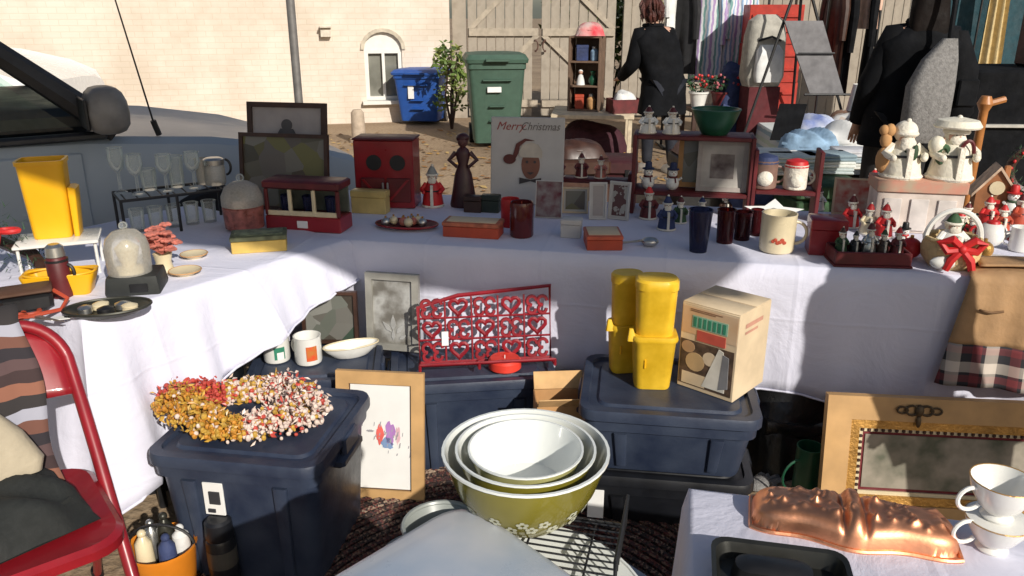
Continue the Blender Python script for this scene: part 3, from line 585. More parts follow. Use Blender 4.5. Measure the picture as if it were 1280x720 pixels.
def heap(name, label, cat, x, y, z, w, d, h, m, rz=0, n=16, seed=1, amp=.25, fold=None):
    """a soft crumpled pile of cloth"""
    q = random.Random(seed); ph = [(q.uniform(4, 9), q.uniform(4, 9), q.uniform(0, 6)) for _ in range(4)]
    t = thing(name, label, cat, x, y, z, rz); g = G()
    def fn(a, b):
        u, v = a*2-1, b*2-1; e = max(0, 1-(abs(u)**3.2+abs(v)**3.2))**.5
        r = sum(math.sin(u*A+v*B+C) for A, B, C in ph)*amp/2.5
        return (u*w/2*(1+.06*r), v*d/2*(1+.06*r), h*e*(1+r*.6)+.004)
    g.grid(fn, n, n); g.raw([(-w/2, -d/2, .001), (w/2, -d/2, .001), (w/2, d/2, .001), (-w/2, d/2, .001)], [(0, 1, 2, 3)]); g.out('folds', m, t, angle=60)
    g = G(); g.tube([(-w*.4, -d*.3, h*.55), (-w*.1, -d*.42, h*.5), (w*.2, -d*.4, h*.55), (w*.4, -d*.28, h*.5)], h*.09, 6); g.out('hem', m, t, angle=60)
    return t
heap('santa_hat', 'red and white folded hat on top of the trinket cabinet', 'hat', s1.x-.06, s1.y, z+ch, .32, .28, .13, mat('red_white_knit', (.6, .55, .5), .9, col2=(.6, .03, .05), var=.05, scale=5), 0, 12, 5)
# box of oddments to the right of the cabinet, below the coat
bo = thing('oddments_box', 'dark red open box of oddments on the ivory table', 'box', s1.x+.34, s1.y-.16, z, R(10)); g = G()
for a, b, w, d in ((0, -.13, .36, .02), (0, .13, .36, .02), (-.17, 0, .02, .24), (.17, 0, .02, .24)): g.box(a, b, 0, w, d, .15)
g.out('side', m_dred, bo); g = G(); g.box(0, 0, 0, .32, .24, .02); g.out('bottom', m_dred, bo)
heap('scarf', 'pale grey scarf spilling from the dark red oddments box', 'scarf', s1.x+.34, s1.y-.16, z+.021, .28, .2, .2, m_wcl, .2, 12, 8)

# clothes rails with hanging garments
m_stripe = ramped('striped_shirt', 'stripe', [(.7, .72, .75), (.28, .42, .6), (.72, .72, .76), (.42, .3, .52), (.74, .76, .78), (.2, .38, .36)], 7, .9, .15, axis=0, noise=.3)
def garment(label, x, y, zt, w, h, m, rz, sl=True):
    t = thing('hanging_garment', label, 'garment', x, y, zt, rz)
    g = G()
    def fn(a, b):
        u = a*2-1; hw = w/2*(.75+.25*min(1, b*5))*(1+.12*b); wv = .018*math.sin(u*9+x*7)*(b*1.2)
        return (u*hw, -.045*math.cos(u*math.pi/2)+wv, -b*h-.06*abs(u)*max(0, 1-b*8))
    g.grid(fn, 16, 14); g.grid(lambda a, b: (lambda p: (p[0], -p[1]+.0, p[2]))(fn(a, b)), 16, 14); g.out('cloth', m, t, angle=60)
    g = G(); g.tube([(-w*.36, 0, -.035), (0, 0, .03), (w*.36, 0, -.035)], .007, 6); g.tube([(0, 0, .03), (0, 0, .08), (.015, 0, .1), (0, 0, .125)], .004, 5); g.out('hanger', m_dwood, t)
    if sl:
        for k in (-1, 1): g = G(); g.tube([(k*w*.37, 0, -.06), (k*w*.5, 0, -h*.3), (k*w*.53, -.01, -h*.62)], [.05, .045, .035], 8); g.out('sleeve', m, t)
    return t
def rail(label, x0, x1, y, z):
    t = thing('clothes_rail', label, 'rail', (x0+x1)/2, y); w = (x1-x0)
    g = G(); g.tube([(-w/2, 0, z), (w/2, 0, z)], .014); g.out('bar', m_dsteel, t)
    for k in (-1, 1):
        g = G(); g.tube([(k*w/2, 0, .03), (k*w/2, 0, z)], .015); g.out('upright', m_dsteel, t); g = G(); g.box(k*w/2, 0, 0, .05, .5, .03); g.out('foot', m_dsteel, t)
ry = 9.6; rz_ = 1.98; xa, xb = upx(836, ry, 1.5), upx(960, ry, 1.5); rail('black clothes rail with striped shirts beside the shopper', xa, xb, ry, rz_)
gl = [('black jacket with white shirt front hung at the rail end', 852, .40, 1.0, mat('black_jacket', (.014, .014, .016), .9)), ('purple striped white shirt on the clothes rail', 884, .34, 1.1, m_stripe), ('blue and green striped shirt on the clothes rail', 907, .34, 1.12, m_stripe), ('pale blue striped shirt at the rail end by the crates', 926, .32, 1.0, m_stripe)]
for i, (lb, u, w, h, m) in enumerate(gl):
    o = garment(lb, upx(u, ry, 1.3), ry, rz_-.13, w, h, m, R(-50+i*22)); o.location.y -= .0
t = garment('cream cardigan hung at the left end of the striped shirt rail', upx(838, ry+.0, 1.3), ry, rz_-.13, .3, .62, m_wcl, R(60))
ry2 = 9.2; xa, xb = upx(1034, ry2, 1.5), upx(1100, ry2, 1.5); rail('black clothes rail with dark coats behind the easel', xa, xb, ry2, rz_)
for lb, u, w, h, m, a in (('brown wool coat hanging beside the easel', 1040, .34, 1.0, m_dwood, -70), ('long black coat on the rail behind the easel', 1054, .36, 1.2, m_bcloth, -80), ('flesh pink blouse on the rail behind the easel', 1074, .32, .5, mat('pink_blouse', (.62, .4, .3), .9), -40), ('black skirt suit on the rail near the black jacketed shopper', 1088, .34, 1.1, m_bcloth, 70)):
    garment(lb, upx(u, ry2, 1.3), ry2, rz_-.13, w, h, m, R(a))
# red crates stack with plush and backpack
cx_, cy_, _ = on(957, 160, 0); cyy = 9.0; cxx = upx(957, cyy, .5)
for i in range(4):
    t = thing('red_crate', ['red plastic crate at the bottom of the stack behind the green bowl', 'red plastic crate second from the bottom of its stack', 'red plastic crate third from the bottom of its stack', 'red plastic crate topmost of its stack behind the easel'][i], 'crate', cxx+.02, cyy+.15, i*.40, R(6-i*4)); 
    g = G(); w, d, h = .56, .42, .4
    for a, b, c, e in ((0, -d/2+.012, w, .02), (0, d/2-.012, w, .02), (-w/2+.012, 0, .02, d-.05), (w/2-.012, 0, .02, d-.05)): g.box(a, b, 0, c, e, h-.002)
    g.out('wall', mat('red_crate_plastic', (.42, .03, .015), .5), t); g = G(); g.box(0, 0, .002, w-.05, d-.05, .015); g.out('bottom', MT['red_crate_plastic'], t)
    for z in (.12, .27): g = G(); g.box(0, -d/2-.008, z, w*.9, .016, .03); g.out('rib', MT['red_crate_plastic'], t)
bk = thing('backpack', 'pale grey backpack leaning on the red crates', 'bag', upx(950, 8.7, .9), 8.66, 0, R(8)); bz = zat(108, 8.6); tz = zat(18, 8.6)
g = G(); g.box(0, 0, 0, .34, .24, bz-.003); st2 = g.out('body_lower', mat('dark_red_fabric', (.09, .012, .015), .9), bk)
g = G(); g.loft([(bz, .36, .2, .06), (bz+.1, .44, .26, .09), (bz+.5, .42, .25, .1), (tz-.06, .36, .2, .09), (tz, .2, .1, .05)], 4); g.out('body', mat('backpack_grey', (.38, .36, .31), .9, bump=.4), bk)
g = G(); g.loft([(bz+.05, .26, .08, .03, 0, -.14), (bz+.12, .3, .1, .04, 0, -.15), (bz+.36, .28, .09, .04, 0, -.15), (bz+.42, .2, .05, .02, 0, -.13)], 3); g.out('pocket', m_wcl, bk)
g = G(); g.tube([(-.12, -.12, bz+.46), (0, -.17, bz+.5), (.12, -.12, bz+.46)], .012); g.out('strap', m_black, bk)
# easel with grey board
ey = 8.2; E = lambda u, v, y=ey: (upx(u, y, zat(v, y)), y, zat(v, y))
ea = thing('easel', 'black tripod easel holding a grey display board', 'easel', upx(995, ey, 0), ey, 0); bx, by = ea.location.x, ea.location.y
ap = Vector((upx(1004, ey+.1, 1.9)-bx, .1, 1.95))
for nm, (u, v, y) in (('leg', (1070, 206, 8.25)), ('leg', (915, 206, 8.25)), ('leg', (985, 190, 9.1))):
    X = upx(u, y, 0); g = G(); g.tube([(X-bx, y-by, .0), (ap.x, ap.y, ap.z)], [.013, .016], 7); g.out('leg', m_black, ea)
zb_ = zat(116, ey); zt_ = zat(26, ey); xl, xr = upx(1010, ey, zb_)-bx, upx(1052, ey, zb_)-bx; xl2, xr2 = upx(982, ey, zt_)-bx, upx(1030, ey, zt_)-bx
g = G(); g.raw([(xl, -.05, zb_), (xr, -.05, zb_), (xr2, .03, zt_), (xl2, .03, zt_), (xl, -.02, zb_), (xr, -.02, zb_), (xr2, .06, zt_), (xl2, .06, zt_)], [(0, 1, 2, 3), (7, 6, 5, 4), (0, 4, 5, 1), (1, 5, 6, 2), (2, 6, 7, 3), (3, 7, 4, 0)]); g.out('display_board', mat('grey_board', (.17, .165, .17), .7), ea)
g = G(); g.tube([(xl-.06, -.07, zb_-.01), (xr+.06, -.07, zb_-.01)], .012); g.out('crossbar', m_black, ea); g = G(); g.tube([((xl+xl2)/2, -.03, (zb_+zt_)/2+.04), ((xr+xr2)/2, -.03, (zb_+zt_)/2+.04)], .009); g.out('crossbar', m_black, ea)
# long low table with piles of clothes
lt2, s2 = low_table('low folding table heaped with pale blue and white clothes', 940, 1100, 224, .42, 1.5, mat('grey_table', (.35, .36, .36), .6), R(-4))
z2 = .42
for i, (nm, lb, u, v, w, d, h, m) in enumerate([('folded_jeans', 'pale blue folded jeans pile under the easel board', 1010, 196, .5, .4, .2, m_denim), ('white_sheet', 'crumpled white sheet on the low clothes table', 1052, 196, .45, .4, .26, m_wcl), ('grey_jumper', 'soft grey jumper at the table end beside the shopper', 1085, 184, .4, .4, .22, mat('light_grey_knit', (.42, .41, .43), .9)),
        ('white_towel', 'folded white towel at the front of the clothes table', 985, 208, .4, .3, .1, m_wcl), ('tan_blanket', 'tan patterned blanket pile on the clothes table', 1062, 170, .5, .4, .22, ramped('patterned_blanket', 'voronoi', [(.5, .42, .36), (.25, .14, .09), (.6, .58, .55), (.18, .1, .08)], 14, .9, .2)), ('blue_shirt', 'royal blue and white shirt draped below the board', 1018, 172, .4, .35, .2, mat('blue_white_shirt', (.1, .16, .45), .9, col2=(.7, .74, .8), var=.05, scale=5))]):
    x, y, _ = on(u, v, z2); heap(nm, lb, 'clothes', x, y, z2, w, d, h, m, rnd.uniform(-.5, .5), 16, 20+i)
lc = thing('linen_cover', 'pale blue and white striped cover on the low clothes table', 'tablecloth', s2.x, s2.y, 0, R(-4)); g = G(); m_lin = ramped('pale_linen', 'stripe', [(.55, .6, .62), (.3, .42, .5), (.62, .66, .64), (.5, .58, .5)], 6, .9, .1, axis=2, noise=.2)
g.loft([(.06, s2.w*1.06, 1.56, .03), (z2-.01, s2.w*1.02, 1.52, .03), (z2+.003, s2.w*1.0, 1.5, .03)], 3, cap0=False); g.out('cloth', m_lin, lc)
k_ = 0
for u, v, w, d, cols_ in ((965, 216, .34, .26, ((.55, .62, .66), (.3, .42, .55), (.66, .67, .62))), (1000, 222, .34, .26, ((.68, .68, .66), (.4, .5, .52), (.6, .64, .58))), (1040, 220, .36, .26, ((.5, .56, .55), (.68, .7, .66), (.24, .32, .36))), (1078, 214, .34, .26, ((.66, .66, .62), (.35, .42, .46), (.6, .6, .62)))):
    x, y, _ = on(u, v, z2); zz_ = z2+.004
    for c_ in cols_:
        k_ += 1; hh_ = .045; nm_ = ['bottom', 'middle', 'top'][(k_-1) % 3]; wh_ = ['by the green bowl', 'in front of the blue jeans', 'in front of the white sheet', 'beside the black jacketed shopper'][(k_-1)//3]
        t = thing('folded_linen', f'folded linen at the {nm_} of the pile {wh_}', 'linen', x, y+.16, zz_, rnd.uniform(-.15, .15)); m_ = mat(f'linen_{k_}', c_, .9, var=.12, bump=.3)
        g = G(); g.box(0, 0, 0, w, d, hh_*.5, .01); g.out('lower_fold', m_, t); g = G(); g.box(.004, .004, hh_*.5, w*.98, d*.97, hh_*.5, .01); g.out('upper_fold', m_, t); zz_ += hh_+.0005
pc, ps_ = low_table('dark low table carrying potted plants behind the green bowl', 850, 935, 200, .55, .5, m_dwood, R(5))
for i, (dx, m_p, m_f, lb) in enumerate(((-.24, m_white, m_bred, 'white pot of red flowers on the dark low table'), (0, m_dred, mat('pink_bloom', (.45, .12, .14), .6), 'dark red pot of leafy plant in the middle of the dark low table'), (.24, m_navyc, m_bred, 'navy pot of red berries at the crate end of the dark low table'))):
    t = thing('flower_pot', lb, 'plant pot', ps_.x+dx, ps_.y-.05, .55, 0); g = G(); g.lathe([(.07, 0), (.1, .14), (.11, .14), (.11, .16), (.09, .16), (.06, .02)], 18); g.out('pot', m_p, t); g = G(); leaf_cloud(g, 0, 0, .24, .14, .12, .10, 110, .03); g.out('foliage', m_pine, t, 'stuff'); g = G()
    for k in range(16): g.ball(rnd.uniform(-.12, .12), rnd.uniform(-.12, .02), .2+rnd.random()*.14, .016, None, None, 6, 4)
    g.out('blossoms', m_f, t, 'stuff')
heap('navy_holdall', 'soft navy holdall slumped beside the striped shirts', 'bag', upx(915, 9.0, .6), 8.95, 0, .5, .4, .95, m_navyc, .2, 16, 77, .2)
lp = thing('white_lampshade', 'small white lampshade standing on the clothes table', 'lamp', *on(1070, 158, z2)[:2], z2); g = G(); g.lathe([(.12, .15), (.08, .42)], 18, cap0=False, cap1=False); g.out('shade', m_paper, lp); g = G(); g.lathe([(.07, 0), (.06, .03), (.015, .05), (.015, .3)], 12); g.out('stand', m_brownc, lp)
bl = thing('black_folder', 'black hardback folder leaning on the clothes table', 'folder', *on(978, 176, z2)[:2], z2, R(-10), rx=R(-20)); g = G(); g.plate([(-.11, .006), (.13, .006), (.2, .34), (-.04, .34)], 0, .012); g.out('front_cover', m_bcloth, bl); g = G(); g.plate([(-.10, .01), (.12, .01), (.19, .33), (-.03, .33)], .013, .03); g.out('pages', m_paper, bl)
# dark-green/teal tent wall, cream curtain, black draped table on the right
tw = thing('tent_wall', 'dark teal tent side wall hanging behind the right stall', 'tent', upx(1215, 9.5, 1), 9.5)
g = G(); g.grid(lambda a, b: (-.75+1.9*a, .03*math.sin(a*22), .02+2.5*b), 40, 4); g.grid(lambda a, b: (-.75+1.9*a, .03*math.sin(a*22)+.012, .02+2.5*b), 40, 4); g.out('panel', mat('teal_canvas', (.012, .05, .065), .8, bump=.3), tw)
for k in (-.78, 1.18): g = G(); g.lathe([(.025, 0), (.025, 2.6)], 10, k, 0); g.out('pole', m_steel, tw)
cu = thing('cream_curtain', 'cream curtain length hung on the teal tent wall', 'curtain', upx(1238, 9.2, 1), 9.2); g = G(); g.grid(lambda a, b: (-.13+.26*a*(1-.3*b), .03*math.sin(a*16), .75+1.5*b), 26, 6); g.grid(lambda a, b: (-.13+.26*a*(1-.3*b), .03*math.sin(a*16)+.015, .75+1.5*b), 26, 6); g.out('cloth', mat('cream_drape', (.55, .43, .22), .9), cu)
g = G(); g.tube([(-.2, .04, 2.27), (.2, .04, 2.27)], .012); g.out('rod', m_dsteel, cu); g = G(); g.tube([(-.19, .04, 0), (-.19, .04, 2.27)], .012); g.out('stand_pole', m_dsteel, cu)
by_ = 6.2; x0 = upx(1212, by_, .6); tb = thing('draped_table', 'table under a black floor length cloth behind the right figures', 'table', x0+.75, by_+.4, 0, R(-3)); zt2 = zat(88, by_)
g = G(); g.loft([(.01, 1.56, .86, .05), (.4, 1.52, .82, .05), (zt2-.02, 1.5, .8, .05), (zt2, 1.46, .76, .04)], 4); g.out('cloth', m_bcloth, tb); g = G(); g.box(0, -.42, zt2*.62, 1.3, .05, .025); g.out('rail', mat('ivory_strip', (.45, .43, .38), .6), tb)
cs = thing('amplifier_case', 'black carrying case with steel trim on the black draped table', 'case', x0+1.0, by_+.35, zt2, R(-4)); g = G(); g.box(0, 0, 0, .9, .4, .5, .02); g.out('body', m_black, cs); g = G(); g.box(0, -.2, .1, .92, .03, .025); g.out('trim', m_steel, cs)
sk = thing('wooden_stand', 'orange varnished wooden post stand beside the black draped table', 'stand', upx(1222, 5.4, .7), 5.4, 0); zz = zat(120, 5.4); g = G(); g.lathe([(.16, 0), (.15, .03), (.03, .05), (.028, zz-.1), (.05, zz-.05), (.03, zz)], 12); g.out('post', mat('orange_varnish', (.42, .17, .05), .4), sk); g = G(); g.tube([(-.02, -.01, zz-.06), (.12, -.01, zz-.02)], .022); g.out('peg', MT['orange_varnish'], sk)

# dark clutter standing on the earth behind the long table
def trunk(label, u, y, w, d, h, m, rz):
    t = thing('travel_chest', label, 'chest', upx(u, y, h*.5), y, 0, rz); g = G(); g.box(0, 0, 0, w, d, h*.72, .01); g.out('body', m, t); g = G(); g.box(0, 0, h*.722, w*1.02, d*1.02, h*.278, .02); g.out('lid', m, t)
    for k in (-.3, .3): g = G(); g.box(k*w, -d*.5-.004, h*.62, .04, .012, .09, .003); g.out('clasp', m_dsteel, t)
    g = G(); g.tube([(-.07, -d*.5, h*.4), (-.06, -d*.5-.03, h*.42), (.06, -d*.5-.03, h*.42), (.07, -d*.5, h*.4)], .008, 6); g.out('handle', m_dwood, t)
trunk('dark brown chest behind the tiny santa shelf', 716, 6.3, .5, .4, .46, m_dwood, R(8))
trunk('dark red chest beside the brown chest behind the small frames', 764, 6.5, .4, .4, .42, mat('oxblood_leather', (.05, .012, .014), .6), R(-6))
trunk('black chest behind the whitewashed square frame', 884, 6.2, .55, .4, .5, m_black, R(4))
trunk('navy chest behind the low red shelf', 948, 6.0, .46, .4, .44, m_navyc, R(-10))
trunk('dark green chest behind the picture card', 1022, 5.6, .5, .4, .42, m_pine, R(6))
heap('brown_blanket', 'crumpled dark brown blanket on the brown chest', 'blanket', upx(722, 6.3, .5), 6.3, .461, .42, .34, .12, m_dwood, .2, 14, 91)
heap('maroon_cloth', 'crumpled maroon cloth on the black chest', 'cloth', upx(880, 6.2, .5), 6.2, .501, .46, .34, .12, m_dred, .1, 14, 92)
heap('plum_coat', 'dark plum coat dropped under the ivory low table', 'coat', s1.x, s1.y, 0, .8, .6, .3, mat('plum_wool', (.05, .012, .02), .9, bump=.4), .1, 16, 93)
# ================================================================== TABLES AND CLOTHS
EX, EY = Vector((.979, -.2)).normalized(), Vector((.2, .979)).normalized(); BA = math.atan2(EX.y, EX.x)
A = Vector((-.6, 2.87))
def table(label, p, ex, ey, w, d, zt=.735):     # p: front left corner
    c = p+ex*w/2+ey*d/2; t = thing('folding_table', label, 'table', c.x, c.y, 0, math.atan2(ex.y, ex.x))
    g = G(); g.box(0, 0, zt-.04, w, d, .04, .006); g.out('tabletop', mat('grey_table_plastic', (.5, .5, .48), .6), t)
    for a in (-1, 1):
        for b in (-1, 1): g = G(); g.tube([(a*(w/2-.18), b*(d/2-.08), 0), (a*(w/2-.18), b*(d/2-.08), zt-.04)], .014); g.out('leg', m_dsteel, t)
    return t
def cloth(name, label, pts, drops, ztop=TZ, thick=.005, amp=.012, flare=.03, waves=9., rows=12, seed=3, mt=None):
    """pts: outline corners (counter-clockwise), drops: hang length at each corner"""
    P = []; D = []; S = []; n = len(pts); run = 0; NR = []
    q = random.Random(seed)
    for i in range(n):
        a, b = Vector(pts[i]), Vector(pts[(i+1) % n]); L = (b-a).length; k = max(6, int(L/.022)); d = (b-a)/L; nr = Vector((d.y, -d.x))
        pa, pb = Vector(pts[i-1]), Vector(pts[(i+2) % n]); d0 = (a-pa).normalized(); d2 = (pb-b).normalized(); n0 = Vector((d0.y, -d0.x)); n2 = Vector((d2.y, -d2.x))
        for j in range(k):
            f = j/k; s = f*L; P.append(a+d*s); D.append(drops[i]*(1-f)+drops[(i+1) % n]*f); S.append(run+s)
            e0 = max(0, 1-s/.07); e1 = max(0, 1-(L-s)/.07); NR.append((nr+n0*e0*.9+n2*e1*.9).normalized())
        run += L
    ph = [q.uniform(0, 6) for _ in range(4)]; N = len(P); vs = []; fs = []
    rr = .014
    for r_ in range(rows+1):
        f = r_/rows
        for i in range(N):
            if r_ == 0: p = P[i]-NR[i]*.012; z = ztop
            elif r_ == 1: p = P[i]-NR[i]*.002; z = ztop-.003
            else:
                g_ = (r_-1)/(rows-1); s = S[i]
                wv = (math.sin(s*waves+ph[0])+.6*math.sin(s*waves*2.3+ph[1])+.35*math.sin(s*waves*5.1+ph[2]))*amp*g_**.8*min(1, D[i]/.3)
                p = P[i]+NR[i]*(.008+abs(amp)*1.2*g_+flare*g_*D[i]+wv); z = ztop-.01-(D[i]-.01)*g_+.006*math.sin(s*waves*1.7+ph[3])*g_
            vs.append((p.x, p.y, max(z, .012)))
    for r_ in range(rows):
        for i in range(N): j = (i+1) % N; fs.append((r_*N+i, r_*N+j, (r_+1)*N+j, (r_+1)*N+i))
    fs.append(tuple(reversed(range(N))))
    g = G(); g.raw(vs, fs); o = g.out(name, mt or m_cloth, angle=70); tag(o, label, 'tablecloth')
    md = o.modifiers.new('thickness', 'SOLIDIFY'); md.thickness = thick; md.offset = -1
    hm = vs[-N:]; g = G(); g.tube(hm[::2], .0042, 5, True); g.out('hem', mt or m_cloth, o, angle=70)
    return o
p0 = A-EX*.55
table('long folding table under the back white cloth', p0, EX, EY, 3.3, .8)
q = p0-EX*.02-EY*.012; w = 3.34; d = .83
cloth('tablecloth', 'white cloth hanging over the long back table', [tuple(q), tuple(q+EX*w), tuple(q+EX*w+EY*d), tuple(q+EY*d)], [.44, .46, .3, .3], waves=8, amp=.016)
LX = Vector((-.576, -.817)); LY = Vector((-.817, .576))   # left table: along its inner edge towards the visitor; and across it
c0 = A+Vector((0, -.02))
table('folding table under the left white cloth beside the red chair', c0+LX*.98+LY*.03, -LX, LY, .62, .86)
e1 = c0+LX*1.0
cloth('tablecloth', 'white cloth with slanting hem over the left table', [tuple(e1), tuple(c0+LX*.74), tuple(c0+LX*.4), tuple(c0+LX*.0), tuple(c0+LY*.98), tuple(e1+LY*.98)], [.56, .36, .21, .14, .05, .40], ztop=TZ+.007, waves=10, amp=.034, flare=.12, seed=7, rows=16)
TL = TZ+.007
# foreground right table
fc = Vector(on(860, 608, TZ)[:2]); EX2 = Vector((.977, -.213)).normalized(); EY2 = Vector((.213, .977)).normalized()
table('small table under the front white cloth with the copper mould', fc-EY2*.62+EX2*.02, EX2, EY2, 1.1, .6)
cloth('tablecloth', 'white cloth on the front table with the copper mould', [tuple(fc-EY2*.64), tuple(fc-EY2*.64+EX2*1.14), tuple(fc+EX2*1.14), tuple(fc)], [.45, .45, .45, .45], waves=9, amp=.012, seed=12)

# ================================================================== REUSABLE THINGS
def frame(name, label, x, y, z, rz, w, h, bw, m_f, m_pic, tilt=R(8), dep=.022, mount=None, mw=.03, cat='picture'):
    t = thing(name, label, cat, x, y, z+dep*math.sin(tilt)+.001, rz, rx=-tilt)
    def rail_(p): g = G(); g.plate(p, 0, dep); return g.out('rail', m_f, t)
    a, b = w/2, w/2-bw
    rail_([(-a, 0), (a, 0), (b, bw), (-b, bw)]); rail_([(-b, h-bw), (b, h-bw), (a, h), (-a, h)]); rail_([(-a, 0), (-b, bw), (-b, h-bw), (-a, h)]); rail_([(a, 0), (a, h), (b, h-bw), (b, bw)])
    if mount:
        g = G(); g.plate([(-b, bw), (b, bw), (b, h-bw), (-b, h-bw)], dep*.55, dep*.8); g.out('mount', mount, t)
        g = G(); g.plate([(-b+mw, bw+mw), (b-mw, bw+mw), (b-mw, h-bw-mw), (-b+mw, h-bw-mw)], dep*.45, dep*.54)
    else: g = G(); g.plate([(-b, bw), (b, bw), (b, h-bw), (-b, h-bw)], dep*.5, dep*.8)
    g.out('picture', m_pic, t)
    return t
def mug(name, label, x, y, z, r, h, m, rz=0, inner=None, cat='mug', group=None):
    t = thing(name, label, cat, x, y, z, rz, group); g = G()
    g.lathe([(r*.8, 0), (r*.95, h*.04), (r, h*.12), (r, h*.94), (r*1.02, h), (r*.95, h), (r*.92, h*.94), (r*.9, h*.1), (r*.02, h*.07)], 24, cap1=True); g.out('cup', m, t)
    g = G(); g.torus(r*.98, 0, h*.5, h*.28, r*.1, 12, 7, 1.0, 1, -math.pi/2, math.pi/2, True); g.out('handle', m, t); return t
def tumbler(name, label, x, y, z, r0, r1, h, m, group=None, stem=False, cat='glass'):
    t = thing(name, label, cat, x, y, z, 0, group); g = G()
    if stem: g.lathe([(r0, 0), (r0, .004), (.006, .012), (.005, h*.45), (r1*.7, h*.55), (r1, h*.75), (r1*.9, h), (r1*.86, h), (r1*.94, h*.75), (r1*.6, h*.58), (.002, h*.5)], 14); g.out('bowl', m, t)
    else: g.lathe([(r0, 0), (r1, h), (r1-.003, h), (r0-.003, .012), (.002, .01)], 16); g.out('wall', m, t)
    g = G(); g.torus(0, 0, h, r1*(.88 if stem else .98), .0025, 14, 5); g.out('rim', m, t); return t
def carton(name, label, x, y, z, w, d, h, m, rz=0, cat='box', lid=None, deco=None, dm=None, group=None):
    t = thing(name, label, cat, x, y, z, rz, group); hl = h*.3
    g = G(); g.box(0, 0, 0, w*.97, d*.97, h-hl*.98, .002); g.out('tray', m, t); g = G(); g.box(0, 0, h-hl, w, d, hl, .003); g.out('lid', lid or m, t)
    if deco == 'label': g = G(); g.box(0, -d/2-.001, h*.2, w*.22, .003, h*.5, .0005); g.out('sticker', dm or m_paper, t)
    if deco == 'top': g = G(); g.box(0, 0, h, w*.86, d*.8, .002, .0005); g.out('top_print', dm or m_paper, t)
    return t
m_face = mat('figure_face', (.55, .33, .25), .6); m_beard = mat('figure_white', (.76, .71, .6), .75, bump=.5, bscale=90)
def santa(name, label, x, y, z, h, robe, hat, rz=0, fur=None, group=None, cat='figurine', extra=None, wide=.36):
    t = thing(name, label, cat, x, y, z, rz, group); fur = fur or m_beard; w = h*wide
    g = G(); g.lathe([(w*.5, 0), (w*.52, h*.04), (w*.46, h*.25), (w*.38, h*.48), (w*.22, h*.62), (w*.1, h*.66)], 16); g.out('robe', robe, t)
    g = G(); g.torus(0, 0, h*.035, w*.5, w*.06, 16, 6); g.plate([(-w*.07, h*.05), (w*.07, h*.05), (w*.06, h*.55), (-w*.06, h*.55)], -w*.55, -w*.2); g.out('fur_trim', fur, t)
    hd = G(); hd.ball(0, -w*.02, h*.70, w*.21, w*.21, h*.1, 12, 8); hd = hd.out('head', m_face, t)
    g = G(); g.ball(0, -w*.17, h*.63, w*.2, w*.12, h*.12, 10, 7); g.ball(0, w*.06, h*.70, w*.25, w*.22, h*.1, 10, 7); g.out('beard', fur, hd)
    for k in (-1, 1): g = G(); g.ball(k*w*.075, -w*.215, h*.725, w*.025, w*.02, w*.03, 6, 4); g.out('eye', m_print, hd)
    g = G(); g.lathe([(w*.27, h*.76), (w*.22, h*.84), (w*.12, h*.94), (w*.03, h*.985)], 14); ht = g.out('hat', hat, t)
    g = G(); g.torus(0, 0, h*.77, w*.26, w*.055, 14, 6); g.ball(w*.02, 0, h*.985, w*.07, None, None, 8, 5); g.out('hat_fur', fur, ht)
    for k in (-1, 1):
        g = G(); g.tube([(k*w*.28, 0, h*.55), (k*w*.5, -w*.12, h*.42), (k*w*.4, -w*.38, h*.38)], [w*.13, w*.12, w*.1], 8); g.ball(k*w*.39, -w*.42, h*.38, w*.09, None, None, 8, 5); g.out('arm', robe, t)
    g = G(); g.torus(0, 0, h*.40, w*.425, w*.035, 16, 6); g.out('belt', m_black, t); g = G(); g.ball(0, -w*.235, h*.70, w*.04, w*.04, w*.035, 6, 4); g.out('nose', m_face, hd)
    if extra == 'sack': g = G(); g.ball(w*.5, .02, h*.3, w*.25, w*.22, h*.18, 10, 7); g.out('sack', m_brownc, t)
    return t
def snowman(name, label, x, y, z, h, rz=0, hat=None, scarf=None, group=None):
    t = thing(name, label, 'figurine', x, y, z, rz, group)
    g = G(); g.ball(0, 0, h*.26, h*.24, h*.22, h*.26, 16, 10); g.ball(0, 0, h*.62, h*.17, h*.16, h*.16, 14, 9); g.out('body', m_white, t)
    g = G(); g.lathe([(h*.22, h*.74), (h*.22, h*.77), (h*.13, h*.78), (h*.12, h*.96), (h*.1, h)], 16); g.out('hat', hat or m_dred, t)
    g = G(); g.torus(0, 0, h*.48, h*.14, h*.035, 16, 7); g.tube([(h*.05, -h*.15, h*.48), (h*.07, -h*.22, h*.3)], h*.03, 6); g.out('scarf', scarf or m_bred, t)
    g = G(); g.tube([(0, -h*.15, h*.62), (0, -h*.23, h*.61)], [h*.022, .001], 6); g.out('nose', m_orange, t)
    for k in (-1, 1):
        g = G(); g.ball(k*h*.06, -h*.15, h*.67, h*.016, None, None, 6, 4); g.out('eye', m_print, t); g = G(); g.tube([(k*h*.2, 0, h*.36), (k*h*.3, -h*.08, h*.46)], h*.045, 7); g.out('arm', m_white, t)
    return t

